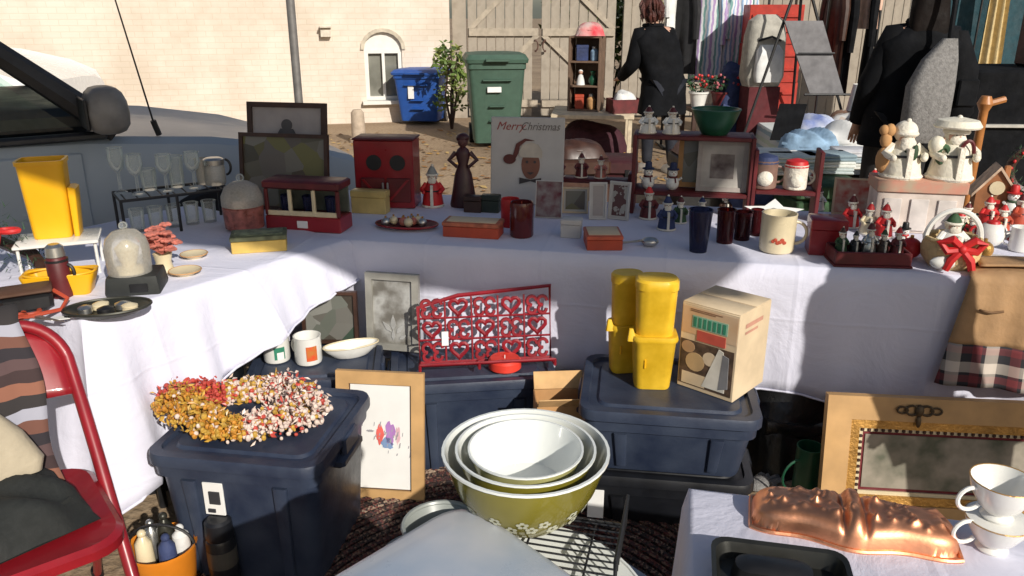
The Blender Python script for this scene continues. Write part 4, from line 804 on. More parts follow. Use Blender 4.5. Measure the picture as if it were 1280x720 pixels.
# ================================================================== LEFT TABLE
# amber caddy on a white stand
s = spot(45, 120, 345, 288, TL, .14); stz = .10
sd = thing('white_stand', 'low white wire legged stand under the amber plastic bin', 'stand', s.x-.0, s.y, TL, R(22)); sw = .24
g = G(); g.box(0, 0, stz, sw, .17, .012); g.out('top', m_white, sd)
for a in (-1, 1):
    for b in (-1, 1): g = G(); g.tube([(a*(sw/2-.012), b*.07, 0), (a*(sw/2-.012), b*.07, stz)], .005); g.out('leg', m_white, sd)
zc = TL+stz+.0125; hb = zat(200, s.y)-zc
cd = thing('storage_bin', 'tall amber yellow plastic bin on the low white stand', 'bin', s.x-.02, s.y+.02, zc, R(18)); cd.scale = (.8, .8, 1)
g = G(); g.loft([(0, .135, .11, .02), (.01, .14, .115, .022), (hb*.95, .165, .135, .024), (hb*.95, .175, .145, .026), (hb, .175, .145, .026), (hb, .157, .127, .02), (.012, .13, .105, .02)], 4); g.out('outer_bin', m_amber, cd)
g = G(); g.loft([(0, .02, .09, .006, .086, 0), (hb*.62, .03, .1, .008, .095, 0), (hb*.64, .02, .09, .006, .09, 0)], 3); g.out('side_pocket', m_amber, cd)
s = spot(62, 145, 353, 312, TL, .08); cd2 = thing('plastic_tray', 'shallow amber yellow plastic tray in front of the white stand', 'tray', s.x+.01, s.y-.13, TL, R(14)); g = G(); g.loft([(0, .16, .07, .015), (.005, .165, .075, .016), (.062, .2, .1, .02), (.066, .2, .1, .02), (.064, .185, .085, .018), (.008, .15, .062, .014)], 4); g.out('shell', m_amber, cd2); g = G(); g.torus(0, 0, .064, .098, .004, 28, 6, 1.0, .5); g.out('rim', m_amber, cd2)
s = spot(66, 94, 374, 305, TL); th = thing('vacuum_flask', 'dark red vacuum flask with steel cup beside the white stand', 'flask', s.x, s.y, TL); r = s.w*.46; g = G(); g.lathe([(r*.95, 0), (r, .008), (r, s.h*.7), (r*.8, s.h*.76)], 18); g.out('body', m_dred, th); g = G(); g.lathe([(r*.82, s.h*.76), (r*.9, s.h*.78), (r*.8, s.h*.95), (r*.5, s.h)], 18); g.out('cup_lid', m_steel, th); g = G(); g.lathe([(r*1.04, s.h*.68), (r*1.04, s.h*.72)], 18); g.out('collar', m_black, th); g = G(); g.torus(r, 0, s.h*.45, s.h*.16, .005, 10, 6, .6, 1, -1.57, 1.57, True); g.out('handle', m_black, th)
# glass dome on black plinth
s = spot(141, 207, 369, 338, TL, .13); pn = thing('black_plinth', 'square black plinth carrying the clear glass dome', 'plinth', s.x, s.y, TL, R(12)); ph_ = .055
g = G(); g.loft([(0, .15, .13, .006), (.01, .155, .135, .008), (ph_-.008, .145, .125, .008), (ph_, .14, .12, .006)], 2); g.out('block', mat('matt_black', (.02, .022, .02), .6), pn); g = G(); g.box(.02, -.07, .012, .05, .006, .025); g.out('plate', m_dsteel, pn)
hd = zat(279, s.y)-TL-ph_; gd = thing('glass_dome', 'clear glass dome with knob standing on the black plinth', 'dome', s.x-.015, s.y, TL+ph_)
g = G(); g.lathe([(.062, 0), (.064, hd*.5), (.056, hd*.7), (.035, hd*.84), (.008, hd*.88), (.008, hd*.9)], 22, cap0=False); g.out('bell', m_fglass, gd); g = G(); g.ball(0, 0, hd*.95, .013); g.out('knob', m_glass, gd); g = G(); g.lathe([(.05, .001), (.05, .012), (.02, .02), (.03, hd*.35), (.035, hd*.5), (.01, hd*.65)], 14); g.out('ornament', m_cream, gd)
# oval tray
s = spot(97, 178, 400, 366, TL, .13); tr = thing('oval_tray', 'dark oval tray holding small silver pieces beside the red chair', 'tray', s.x, s.y, TL, R(16)); m_dk = mat('dark_pewter', (.045, .045, .035), .35, metal=.5)
g = G(); g.lathe([(.085, 0), (.09, .004), (.112, .016), (.114, .018), (.105, .016), (.085, .007)], 30, sx=1, sy=.62); g.out('dish', m_dk, tr); g = G(); g.torus(0, 0, .018, .113, .004, 30, 6, 1, .62); g.out('rim', m_dk, tr)
cs_ = math.cos(R(16)); sn_ = math.sin(R(16))
for i, (a, b, m) in enumerate(((.04, .0, m_steel), (-.02, .015, m_cream), (-.055, -.01, m_steel), (.06, -.02, m_cream), (.0, -.03, m_dsteel))):
    t = thing('trinket_box', ['silver heart shaped trinket box on the dark oval tray', 'cream oval trinket box in the middle of the dark oval tray', 'silver round trinket box at the flask end of the oval tray', 'cream small trinket box at the rim of the oval tray', 'dark little trinket box at the front rim of the oval tray'][i], 'trinket', s.x+a*cs_-b*sn_, s.y+a*sn_+b*cs_, TL+.0075, i); g = G(); g.lathe([(.017, 0), (.019, .003), (.018, .012)], 12, sx=1.2); g.out('base', m, t); g = G(); g.lathe([(.0195, .0122), (.019, .017), (.008, .022), (.003, .023)], 12, sx=1.2); g.out('lid', m, t)
# pink glass posy lamp
s = spot(188, 226, 345, 284, TL); pk = thing('posy_vase', 'cream vase of pink glass flowers beside the glass dome', 'vase', s.x, s.y, TL); g = G(); g.lathe([(.035, 0), (.03, .01), (.024, .035), (.03, s.h*.42), (.026, s.h*.42), (.02, .04)], 16); g.out('vase', m_cream, pk)
m_pinkf = mat('pink_petal', (.5, .16, .12), .4, var=.4, scale=30)
for i in range(40):
    a = rnd.uniform(0, 6.3); b = rnd.uniform(.0, .055); z = s.h*rnd.uniform(.48, 1); g = G()
    for k in range(5): g.ball(b*math.cos(a)+.012*math.cos(k*1.257), b*math.sin(a)+.012*math.sin(k*1.257), z, .009, .009, .006, 6, 4)
    g.tube([(0, 0, s.h*.4), (b*math.cos(a), b*math.sin(a), z)], .0018, 4); g.out('flower', m_pinkf, pk)
for i, (u, v, w) in enumerate(((232, 343, .1), (243, 322, .09))):
    x, y, _ = on(u, v, TL); t = thing('saucer', ['pale biscuit coloured saucer near the pink posy', 'pale biscuit saucer behind the one near the posy'][i], 'saucer', x, y, TL); g = G(); g.lathe([(w*.28, 0), (w*.3, .004), (w*.5, .013), (w*.49, .016), (w*.28, .008), (.002, .007)], 22); g.out('plate', m_cream, t); g = G(); g.torus(0, 0, .0148, w*.495, .002, 24, 5); g.out('rim', m_brownc, t)
# orange handled shears, black camera box, cables at the near left corner
s = spot(12, 62, 392, 366, TL, .09); cb = thing('camera_case', 'small black leather case with orange strap at the cloth corner', 'case', s.x, s.y, TL, R(30)); g = G(); g.box(0, 0, 0, .13, .08, .05, .01); g.out('body', m_black, cb); g = G(); g.box(0, 0, .05, .134, .084, .014, .005); g.out('lid', mat('brown_leather', (.1, .05, .03), .5), cb); g = G(); g.tube([(-.066, 0, .045), (-.09, -.03, .02), (-.08, -.07, .006), (0, -.09, .006), (.08, -.07, .006), (.1, -.02, .02), (.068, 0, .045)], .006, 6); g.out('strap', m_orange, cb)
x, y, _ = on(48, 398, TL); sh = thing('scissors', 'orange handled scissors lying at the cloth corner', 'scissors', x, y, TL, R(-20))
for k in (-1, 1): g = G(); g.torus(-.05, k*.022, .006, .022, .005, 16, 6); g.out('handle', m_orange, sh); g = G(); g.slab([(-.03, k*.012), (.09, -k*.003), (.09, -k*.006), (-.02, -k*.002)], .003+.002*k, .0045+.002*k); g.out('blade', m_steel, sh)
x, y, _ = on(78, 398, TL); ttag = thing('price_tag', 'white paper price tag by the orange scissors', 'tag', x, y, TL, R(20)); g = G(); g.slab([(-.025, -.014), (.02, -.014), (.028, 0), (.02, .014), (-.025, .014)], .001, .003); g.out('card', m_paper, ttag); g = G(); g.torus(.012, 0, .004, .006, .0015, 12, 5); g.out('ring', m_print, ttag)
# festive greenery at the far left edge
x, y, _ = on(8, 350, TL); gr = thing('pine_garland', 'dark green pine garland with red ribbon at the left table end', 'garland', x, y+.05, TL); g = G(); g.tube([(-.18, 0, .06), (-.06, .04, .1), (.06, .02, .06), (.12, -.04, .03)], .02, 6); g.out('branch', m_dwood, gr); g = G()
for i in range(650):
    a = rnd.random(); p = Vector((-.18+.3*a, rnd.gauss(0, .04), .07+.08*math.sin(a*4)+rnd.gauss(0, .035))); p.z = max(p.z, .03); d = Vector((rnd.gauss(0, 1), rnd.gauss(0, 1), rnd.gauss(.2, .6))).normalized()*.03; w = d.cross(Vector((0, 0, 1))).normalized()*.002
    g.raw([tuple(p-w), tuple(p+w), tuple(p+d)], [(0, 1, 2)])
g.out('needles', m_pine, gr, 'stuff'); g = G(); g.torus(-.02, -.05, .16, .03, .008, 12, 6, 1, .6); g.torus(.04, -.05, .16, .03, .008, 12, 6, 1, .6); g.tube([(.01, -.05, .16), (0, -.07, .1), (-.02, -.06, .06)], .008, 6); g.out('ribbon', m_bred, gr)
# black wire rack with glasses
x0, y0, _ = on(145, 296, TL); x1, y1, _ = on(279, 278, TL); L = math.hypot(x1-x0, y1-y0); ra = math.atan2(y1-y0, x1-x0); rk = thing('wire_shelf', 'black wire shelf raising drinking glasses on the left table', 'shelf', (x0+x1)/2, (y0+y1)/2+.05, TL, ra); zk = .14
g = G(); g.tube([(-L/2, -.09, zk), (L/2, -.09, zk), (L/2, .09, zk), (-L/2, .09, zk)], .006, 6, True)
g.out('rim_wire', m_black, rk)
for i in range(9): g = G(); g.tube([(-L/2+L*(i+.5)/9, -.09, zk), (-L/2+L*(i+.5)/9, .09, zk)], .003, 5); g.out('cross_wire', m_black, rk)
for a in (-1, 0, 1):
    for b in (-1, 1): g = G(); g.tube([(a*L/2*.99, b*.09, 0), (a*L/2*.99, b*.09, zk)], .006, 6); g.out('leg', m_black, rk)
glb = ['tall clear stemmed glass at the car end of the wire shelf', 'clear stemmed glass with amber foot on the wire shelf', 'short clear tumbler with white band on the wire shelf', 'clear stemmed glass in the middle of the wire shelf', 'tall clear tumbler with gilt stripes on the wire shelf', 'clear stemmed glass beside the gilt tumbler on the wire shelf', 'frosted tumbler beside the steel lidded jar on the wire shelf']
for i in range(7):
    f = -.44+.13*i; yy = (-.03 if i % 2 else .035); X = (x0+x1)/2+f*L*math.cos(ra)-yy*math.sin(ra); Y = (y0+y1)/2+.05+f*L*math.sin(ra)+yy*math.cos(ra)
    tumbler('drinking_glass', glb[i], X, Y, TL+zk+.006, .024 if i in (0, 1, 3, 5) else .026, .03, [.17, .15, .08, .14, .12, .14, .10][i], m_glass if i != 6 else m_fglass, 'glasses on the wire shelf', i in (0, 1, 3, 5))
X = (x0+x1)/2+.43*L*math.cos(ra); Y = (y0+y1)/2+.05+.43*L*math.sin(ra); jr = thing('storage_jar', 'clear jar with steel lid at the dome end of the wire shelf', 'jar', X, Y, TL+zk+.006); g = G(); g.lathe([(.036, 0), (.04, .008), (.04, .07), (.035, .08)], 18); g.out('body', m_fglass, jr); g = G(); g.lathe([(.04, .08), (.04, .1), (.03, .106)], 18); g.out('lid', m_steel, jr); g = G(); g.torus(.045, 0, .07, .03, .005, 10, 6, .7, 1, -1.5, 1.5, True); g.out('clip', m_black, jr)
for i in range(5):
    f = -.35+.17*i; X = (x0+x1)/2+f*L*math.cos(ra); Y = (y0+y1)/2+.05+f*L*math.sin(ra)
    tumbler('small_tumbler', 'small clear tumbler standing on the cloth under the wire shelf', X, Y, TL, .024, .028, .085, m_glass, 'tumblers under the wire shelf')
# glass covered dish
s = spot(282, 333, 292, 218, TZ+.007); dc = thing('covered_dish', 'clear glass cheese dome over a red dish near the frames', 'dish', s.x, s.y, TL); r = s.w*.5; g = G(); g.lathe([(r*.6, 0), (r*.95, .01), (r, s.h*.42), (r*.95, s.h*.44)], 22); g.out('dish', mat('faded_red_glaze', (.3, .1, .08), .3, var=.5, scale=40), dc); g = G(); g.lathe([(r*1.02, s.h*.45), (r*1.0, s.h*.62), (r*.8, s.h*.78), (r*.4, s.h*.87), (.01, s.h*.89)], 22, cap0=False); g.out('dome', m_fglass, dc); g = G(); g.ball(0, 0, s.h*.94, .016); g.out('knob', m_glass, dc)
# green and yellow boxed game / tin
s = spot(290, 362, 316, 290, TL, .11); carton('gift_tin', 'flat green box with yellow end on the left cloth', s.x, s.y, TL, .19, .11, .06, mat('yellow_print', (.62, .42, .1), .6), R(14), 'box', mat('sage_green_card', (.13, .14, .07), .6, var=.4, scale=30), 'top', mat('faded_green_print', (.2, .22, .12), .6, var=.5, scale=40))

# ================================================================== BACK TABLE, LEFT PART
# big frames behind, red house shaped display box
fy = 3.33
def framepx(name, label, u0, u1, vb, vt, y, z, *a, **k):
    X = upx((u0+u1)/2, y, z+.1); w = (u1-u0)/F*(y*cT+(CZ-z-.1)*sT); return frame(name, label, X, y, z, k.pop('rz', BA), w, (zat(vt, y)-z)/math.cos(R(8)), *a, **k)
m_pic1 = ramped('faded_photo', 'noise', [(.16, .14, .14), (.26, .22, .21), (.33, .29, .27), (.12, .10, .10)], 9, .4, 0, inter='LINEAR')
m_pic2 = ramped('village_print', 'voronoi', [(.04, .035, .03), (.12, .11, .08), (.2, .19, .17), (.07, .05, .045), (.16, .15, .06)], 11, .3, 0, inter='LINEAR')
m_ppaper = mat('grey_paper', (.36, .33, .33), .5, var=.1)
fr = framepx('picture_frame', 'dark wooden frame with grey portrait, rearmost of the stacked frames', 305, 410, 262, 131, fy+.1, TZ, .022, m_dwood, m_ppaper, dep=.02)
hh = zat(131, fy+.1)-TZ
g = G(); g.disc(0, hh*.66+.11*0+.07*0+.055, .025, .0055, .0095, 16); g.raw([(-.06, .006, hh*.66-.01), (.06, .006, hh*.66-.01), (.03, .006, hh*.66+.04), (-.03, .006, hh*.66+.04)], [(0, 1, 2, 3)]); g.out('portrait', mat('portrait_ink', (.08, .075, .08), .6), fr)
framepx('picture_frame', 'dark frame with village scene leaning before the portrait frame', 293, 412, 268, 170, fy-.02, TZ, .016, m_dwood, m_pic2, dep=.02)
s = spot(338, 438, 290, 222, TZ, .12); db = thing('display_case', 'red wooden display case with glazed openings before the dark frames', 'case', s.x, s.y, TZ, BA); w, h, d = s.w, s.h, .12
g = G(); g.box(0, 0, 0, w, d, h*.3, .004); g.out('base', m_red, db); g = G(); g.box(0, 0, h*.82, w*1.02, d*1.05, h*.16, .006); g.out('top', m_dred, db)
for k in range(4): g = G(); g.box(-w/2+.008+(w-.016)*k/3, -d*.42, h*.3, .014, .014, h*.52); g.out('post', m_dred if k % 3 == 0 else m_cream, db)
g = G(); g.box(0, d*.44, h*.3, w*.96, .01, h*.52); g.out('back_panel', mat('case_back', (.08, .09, .07), .7, var=.4), db); g = G(); g.box(0, -d*.44, h*.3, w*.94, .006, h*.1); g.out('picket_rail', m_cream, db); g = G(); g.box(0, -d/2-.002, h*.08, w*.14, .004, h*.14); g.out('price_sticker', m_paper, db)
for k in (-1, 0, 1): tumbler('candle_glass', 'little green candle glass standing inside the red display case', s.x+k*w*.3*math.cos(BA), s.y+k*w*.3*math.sin(BA)+.0, TZ+h*.3, .016, .02, h*.34, m_bglass, 'glasses in the red display case', False, 'candle')
s = spot(442, 488, 266, 236, TZ, .06); carton('biscuit_tin', 'plain cream yellow tin in front of the red cabinet', s.x, s.y-.02, TZ, s.w, .06, s.h, mat('cream_tin', (.55, .42, .16), .4), BA, 'tin')
s = spot(446, 526, 262, 174, TZ, .13); rc = thing('toy_barn', 'red wooden cabinet with two round holes and barn doors', 'cabinet', s.x, s.y+.03, TZ, BA+R(6)); w, h, d = s.w*.93, s.h, .14
g = G(); g.box(0, 0, 0, w, d, h, .004); g.out('carcass', m_red, rc); g = G(); g.box(0, 0, h, w*1.03, d*1.06, .008); g.out('top', m_dred, rc)
for k in (-1, 1):
    g = G(); g.disc(k*w*.2+w*.04, h*.68, w*.13, -d/2-.004, -d/2-.001, 18); g.out('round_window', m_black, rc)
    dd = G(); dd.box(k*w*.22+w*.03, -d/2-.006, h*.1, w*.4, .01, h*.36); dd = dd.out('door', m_dred, rc); g = G(); a = k*w*.22+w*.03; g.plate([(a-w*.19, h*.12), (a-w*.14, h*.12), (a+w*.19, h*.44), (a+w*.14, h*.44)] if k > 0 else [(a-w*.19, h*.44), (a-w*.14, h*.44), (a+w*.19, h*.12), (a+w*.14, h*.12)], -d/2-.016, -d/2-.0115); g.out('brace', m_red, dd); g = G(); g.box(k*w*.04+w*.03, -d/2-.018, h*.26, .008, .01, h*.14); g.out('pull', m_steel, dd)
s = spot(527, 556, 261, 206, TZ); santa('santa_figurine', 'small red and grey santa figurine beside the red cabinet', s.x, s.y, TZ, s.h, m_bred, mat('grey_felt', (.25, .26, .25), .9), 0, wide=.5)
s = spot(562, 598, 262, 166, TZ); ld = thing('lady_figurine', 'dark red carved lady figurine with arms akimbo', 'figurine', s.x, s.y, TZ, 0); h = s.h; w = s.w*1.0; m_ld = mat('oxblood_wood', (.045, .008, .010), .4)
g = G(); g.lathe([(w*.46, 0), (w*.48, .01), (w*.4, h*.2), (w*.3, h*.45), (w*.17, h*.58), (w*.26, h*.72), (w*.2, h*.78), (w*.08, h*.82)], 18, sy=.75); g.out('gown', m_ld, ld); hd = G(); hd.ball(0, 0, h*.88, w*.18, w*.18, h*.075, 12, 8); hd = hd.out('head', mat('carved_face', (.09, .03, .025), .5), ld); g = G(); g.ball(0, .008, h*.93, w*.24, w*.22, h*.065, 12, 7); g.out('bonnet', m_ld, hd)
for k in (-1, 1): g = G(); g.tube([(k*w*.24, 0, h*.74), (k*w*.48, -.005, h*.64), (k*w*.2, -w*.12, h*.55)], [w*.09, w*.08, w*.06], 8); g.out('arm', m_ld, ld)
# plate of ornaments
s = spot(467, 551, 291, 268, TZ, .16); plt = thing('platter', 'red rimmed oval platter of little ornaments before the red cabinet', 'platter', s.x, s.y, TZ, BA); g = G(); g.lathe([(.07, 0), (.075, .004), (.125, .014), (.124, .018), (.075, .009), (.002, .008)], 28, sy=.6); g.out('dish', m_dred, plt); g = G(); g.torus(0, 0, .016, .125, .004, 28, 6, 1, .6); g.out('rim', m_red, plt)
for i in range(9):
    a = i*.7; rr = .02+.045*(i % 3)/2; o = G(); rb = rnd.uniform(.013, .019); o.ball(0, 0, rb, rb); t = thing('bauble', ['pink glazed bauble on the red rimmed platter', 'cream glazed bauble on the red rimmed platter', 'silver bauble on the red rimmed platter'][i % 3], 'bauble', s.x+rr*1.3*math.cos(a), s.y+rr*.7*math.sin(a), TZ+.0095, 0, 'baubles on the red rimmed platter'); o.out('ball', [m_pinkf, m_cream, m_steel][i % 3], t); g = G(); g.lathe([(.004, rb*2-.001), (.004, rb*2+.006)], 8); g.out('cap', m_gold, t)
s = spot(554, 630, 298, 272, TZ, .10); carton('gift_box', 'flat orange red box with pale lid below the lady figurine', s.x, s.y, TZ, s.w*.97, .10, s.h*.86, m_orange, BA, 'box', mat('faded_orange_card', (.42, .12, .06), .6, var=.3, scale=30), 'top', m_card)
s = spot(574, 597, 269, 247, TZ, .05); carton('jewel_box', 'little black box beside the lady figurine', s.x+.02, s.y+.04, TZ, s.w, .05, s.h, m_dwood, BA)
s = spot(597, 621, 267, 244, TZ, .05); carton('jewel_box', 'little dark green box in front of the christmas sign', s.x+.015, s.y+.01, TZ, s.w, .05, s.h, mat('bottle_green_card', (.02, .03, .02), .5), BA)
# Merry Christmas sign
sy_ = 3.42; su = (612+704)/2; sx_ = upx(su, sy_, TZ+.15); sw_ = (704-612)/F*(sy_*cT+(CZ-TZ-.15)*sT); shh = (zat(149, sy_)-TZ)/math.cos(R(7))
m_board = mat('white_sign_board', (.50, .48, .455), .6, var=.05)
sg = thing('christmas_sign', 'white board sign reading Merry Christmas with a santa head', 'sign', sx_, sy_, TZ+.003, BA+R(4), rx=-R(7))
g = G(); g.box(0, .009, 0, sw_, .018, shh, .003); g.out('board', m_board, sg)
tx = text('lettering_merry', 'Merry', sw_*.155, mat('sign_red', (.33, .07, .06), .6), sg, (-sw_*.43, -.001, shh*.855), shear=.35, align='LEFT'); tx = text('lettering_christmas', 'Christmas', sw_*.15, mat('sign_grey', (.16, .14, .13), .6), sg, (-sw_*.10, -.001, shh*.855), shear=.35, align='LEFT', sx=.86)
fz = shh*.46; k = sw_/.3
g = G(); g.disc(.015*k, fz, .038*k, -.003, 0, 22, .058*k); g.out('painted_face', mat('sign_brown', (.20, .08, .05), .6), sg)
g = G(); g.plate([(-.03*k, fz+.03*k), (.06*k, fz+.03*k), (.062*k, fz+.055*k), (.045*k, fz+.082*k), (.015*k, fz+.09*k), (-.02*k, fz+.08*k), (-.034*k, fz+.055*k)], -.0045, -.0005); g.out('painted_hair', mat('sign_cream', (.52, .46, .38), .6), sg)
g = G(); g.plate([(-.036*k, fz+.045*k), (-.03*k, fz+.075*k), (-.005*k, fz+.096*k), (.03*k, fz+.098*k), (-.01*k, fz+.106*k), (-.045*k, fz+.085*k), (-.058*k, fz+.04*k), (-.05*k, fz+.02*k)], -.0055, -.0005); g.disc(-.072*k, fz+.022*k, .026*k, -.0055, -.0005, 16, .02*k); g.out('painted_hat', mat('sign_maroon', (.11, .025, .02), .6), sg)
g = G(); g.plate([(-.03*k, fz-.078*k), (.015*k, fz-.066*k), (.06*k, fz-.078*k), (.06*k, fz-.052*k), (.015*k, fz-.060*k), (-.03*k, fz-.052*k)], -.0045, -.0005); g.out('painted_bow_tie', mat('sign_black', (.05, .04, .04), .6), sg)
g = G()
for a in (0, .032): g.disc(a*k, fz+.012*k, .006*k, -.005, -.003, 8)
g.plate([(0, fz-.03*k), (.03*k, fz-.03*k), (.015*k, fz-.04*k)], -.005, -.003); g.out('painted_features', MT['sign_black'], sg, 'stuff')
g = G()
for k2, (ww_, zz_) in enumerate(((.05, .0), (.035, -.012))): g.plate([(.075*k, shh*.215+zz_), (.075*k+ww_*k*.6, shh*.215+zz_), (.075*k+ww_*k*.6, shh*.215+zz_+.004), (.075*k, shh*.215+zz_+.004)], -.002, 0)
g.out('signature_marks', MT['sign_grey'], sg)
for i, (u0, u1, vb, vt) in enumerate(((637, 667, 299, 252), (626, 650, 288, 250))):
    s = spot(u0, u1, vb, vt, TZ); t = thing('jar_candle', ['dark red glass jar candle in front of the christmas sign', 'bright red wax candle behind the dark jar candle'][i], 'candle', s.x, s.y+(.0, .03)[i], TZ); r = s.w/2; g = G(); g.lathe([(r*.9, 0), (r, .006), (r, s.h*.9), (r*.94, s.h), (r*.88, s.h*.98), (r*.9, s.h*.1)], 18); g.out('jar', mat('dark_red_glaze', (.09, .012, .012), .15) if i == 0 else m_bred, t); g = G(); g.lathe([(.0015, s.h*.8), (.0015, s.h*1.0)], 5); g.lathe([(r*.86, s.h*.6), (r*.86, s.h*.82)], 16); g.out('wax', m_orange, t)
# small white cards and frames
for i, (u0, u1, vb, vt, lb, pic) in enumerate(((668, 702, 274, 228, 'white card with dark red drawing at the foot of the christmas sign', mat('maroon_print', (.30, .27, .26), .6, col2=(.12, .02, .03), var=.1, scale=26)), (702, 735, 268, 236, 'small cream frame with brown picture beside the white card', MT['village_print']), (736, 758, 276, 230, 'narrow pale double frame leaf with dark picture', MT['faded_photo']), (758, 785, 276, 229, 'pale double frame leaf with house picture near the red shelf', ramped('house_print', 'noise', [(.4, .35, .3), (.1, .04, .04), (.35, .33, .3), (.16, .06, .05)], 22, .5, 0)))):
    s = spot(u0, u1, vb, vt, TZ, .02); frame('picture_frame', lb, s.x, s.y, TZ, BA+(0, .1, .15, -.25)[i], s.w, s.h/math.cos(R(8)), .007 if i else .003, m_board if i != 1 else m_card, pic, mount=m_board if i else None, mw=.008, dep=.012)
s = spot(701, 727, 298, 270, TZ, .06); carton('trinket_carton', 'small plain white carton between the candle and orange box', s.x, s.y, TZ, s.w, .06, s.h*.9, m_board, BA)
s = spot(729, 780, 313, 282, TZ, .13); carton('gift_box', 'orange red open box with white tissue in front of the frames', s.x-.005, s.y, TZ, s.w*.9, .14, s.h*.72, m_orange, BA+R(12), 'box', mat('orange_box_lid', (.5, .1, .05), .55), 'top', m_card)
# red shelf section with little santas
def shelf(label, x0, x1, y, zs, post_z, d=.13, deep=None):
    t = thing('red_shelf', label, 'shelf', (x0+x1)/2, y, TZ, BA); w = (x1-x0)/math.cos(BA)
    for z in zs: g = G(); g.box(0, 0, z-.018, w, d, .018, .003); g.out('board', m_dred, t)
    for k in (-1, 1):
        g = G(); g.box(k*(w/2+.0085), 0, 0, .016, d+.004, post_z, .003); g.out('upright', m_dred, t)
    return t
yS = 3.36; xs0, xs1 = upx(690, 3.47, 1), upx(786, 3.47, 1); z1 = zat(222, 3.47)-TZ
shelf('narrow dark red shelf holding three tiny santas beside the sign', xs0, xs1, 3.47, [z1], z1+.03, .08)
for i, u in enumerate((700, 728, 752)): santa('tiny_santa', ['tiny red santa at the sign end of the narrow shelf', 'tiny white bearded santa in the middle of the narrow shelf', 'tiny pink santa at the tall shelf end of the narrow shelf'][i], upx(u, 3.46, 1), 3.47-(upx(u, 3.46, 1)-(xs0+xs1)/2)*.2, TZ+z1, .10+.01*(i == 1), [m_dred, m_dred, m_pinkf][i], m_dred, 0, wide=.5)
# tall two tier red shelf
yT = 3.3; xt0, xt1 = upx(799, yT, 1.0), upx(938, yT-.06, 1.0); zA = zat(236, yT)-TZ; zB = zat(167, yT-.0)-TZ
shelf('two tier dark red shelf with green bowl and santa mugs', xt0, xt1, yT, [zA, zB], zB+.0, .16)
SY = lambda X: yT-(X-(xt0+xt1)/2)*.204
for i, u in enumerate((812, 841)):
    X = upx(u, yT-.02, 1.1); santa('santa_mug', ['white and red santa at the post end of the upper red shelf', 'white and red santa beside the green bowl on the upper shelf'][i], X, SY(X)-.02, TZ+zB, zat(133, yT)-TZ-zB, m_white, m_dred, 0, wide=.62)
X = upx(897, yT-.06, 1.1); bw = thing('green_bowl', 'deep dark green bowl on the upper red shelf', 'bowl', X, SY(X), TZ+zB); hb = zat(136, yT)-TZ-zB; rb = .098
g = G(); g.lathe([(rb*.5, 0), (rb*.56, .006), (rb*.8, hb*.5), (rb, hb), (rb*.96, hb), (rb*.76, hb*.5), (rb*.5, .015), (.002, .012)], 26); g.out('shell', m_green, bw); g = G(); g.torus(0, 0, hb, rb*.98, .004, 26, 6); g.out('rim', m_green, bw)
X = upx(901, yT-.06, .9); s_ = (zat(178, SY(X)-.05)-TZ-zA); frame('picture_frame', 'whitewashed square frame with dark house picture on the red shelf', X, SY(X)-.05, TZ+zA, BA, .2, s_, .018, mat('whitewash', (.36, .32, .29), .7), mat('dark_red_house', (.07, .04, .04), .6, col2=(.25, .22, .2), var=.2, scale=14), mount=mat('linen_mount', (.42, .39, .35), .8), mw=.035, dep=.015)
X = upx(866, yT, .9); frame('picture_frame', 'tan wooden frame behind the whitewashed square frame', X+.04, SY(X+.04)+.02, TZ+zA, BA, .2, s_*1.03, .02, m_brownc, MT['village_print'], dep=.015)
for i, u in enumerate((812, 842)):
    X = upx(u, yT-.04, .9); snowman('snow_figure', ['white snow figure in dark hat at the post end of the lower shelf', 'white snow figure in dark hat beside the tan frame'][i], X, SY(X)-.04, TZ+zA, .115, 0, m_navyc, m_dred)
# under the shelf: navy figures, cups
for i, (u0, u1, vb, vt, lb) in enumerate(((797, 822, 276, 232, 'little white faced santa figure under the red shelf'), (820, 845, 290, 244, 'navy and white skater figure under the red shelf'), (842, 856, 280, 245, 'small dark green figure next to the skater figure'))):
    s = spot(u0, u1, vb, vt, TZ); santa('small_figurine', lb, s.x, s.y, TZ, s.h, [m_dred, m_navyc, m_pine][i], [m_bred, m_navyc, m_dred][i], 0, wide=.5)
# ladle / silver candle snuffer
x, y, _ = on(812, 308, TZ); lad = thing('sugar_sifter', 'silver sifter spoon lying on the cloth under the shelf', 'spoon', x, y, TZ, R(168)); g = G(); g.ball(0, 0, .018, .032, .026, .017, 14, 8); g.out('bowl', m_steel, lad); g = G(); g.tube([(.028, 0, .02), (.08, .004, .012), (.13, .006, .007)], [.005, .004, .006], 6); g.out('handle', m_steel, lad)
s = spot(857, 887, 318, 262, TZ); tumbler('beer_glass', 'tall dark blue tumbler glass near the shade edge', s.x, s.y, TZ, s.w*.36, s.w*.5, s.h, m_bglass, None)
t = bpy.data.objects[[o.name for o in bpy.data.objects if o.name.startswith('beer_glass')][-1]]; g = G(); g.lathe([(s.w*.30, .012), (s.w*.42, s.h*.75)], 16); g.out('blue_lining', mat('midnight_glass', (.05, .06, .12), .4), t)
for i, (u0, u1, vb, vt) in enumerate(((893, 917, 306, 262), (915, 938, 302, 265), (936, 952, 296, 262))):
    s = spot(u0, u1, vb, vt, TZ); t = tumbler('dark_cup', ['dark red glass cup next to the blue tumbler', 'dark plum glass cup second from the blue tumbler', 'dark small glass cup behind the cream mug'][i], s.x, s.y, TZ, s.w*.42, s.w*.48, s.h, m_rglass, None, False, 'cup'); g = G(); g.lathe([(s.w*.38, .012), (s.w*.4, s.h*.7)], 14); g.out('wax_fill', m_dred, t)
s = spot(946, 992, 320, 266, TZ); mg = mug('stoneware_mug', 'big cream stoneware mug with brown print at the sunlit cloth', s.x, s.y, TZ, s.w*.47, s.h, m_cream, R(-8)); g = G()
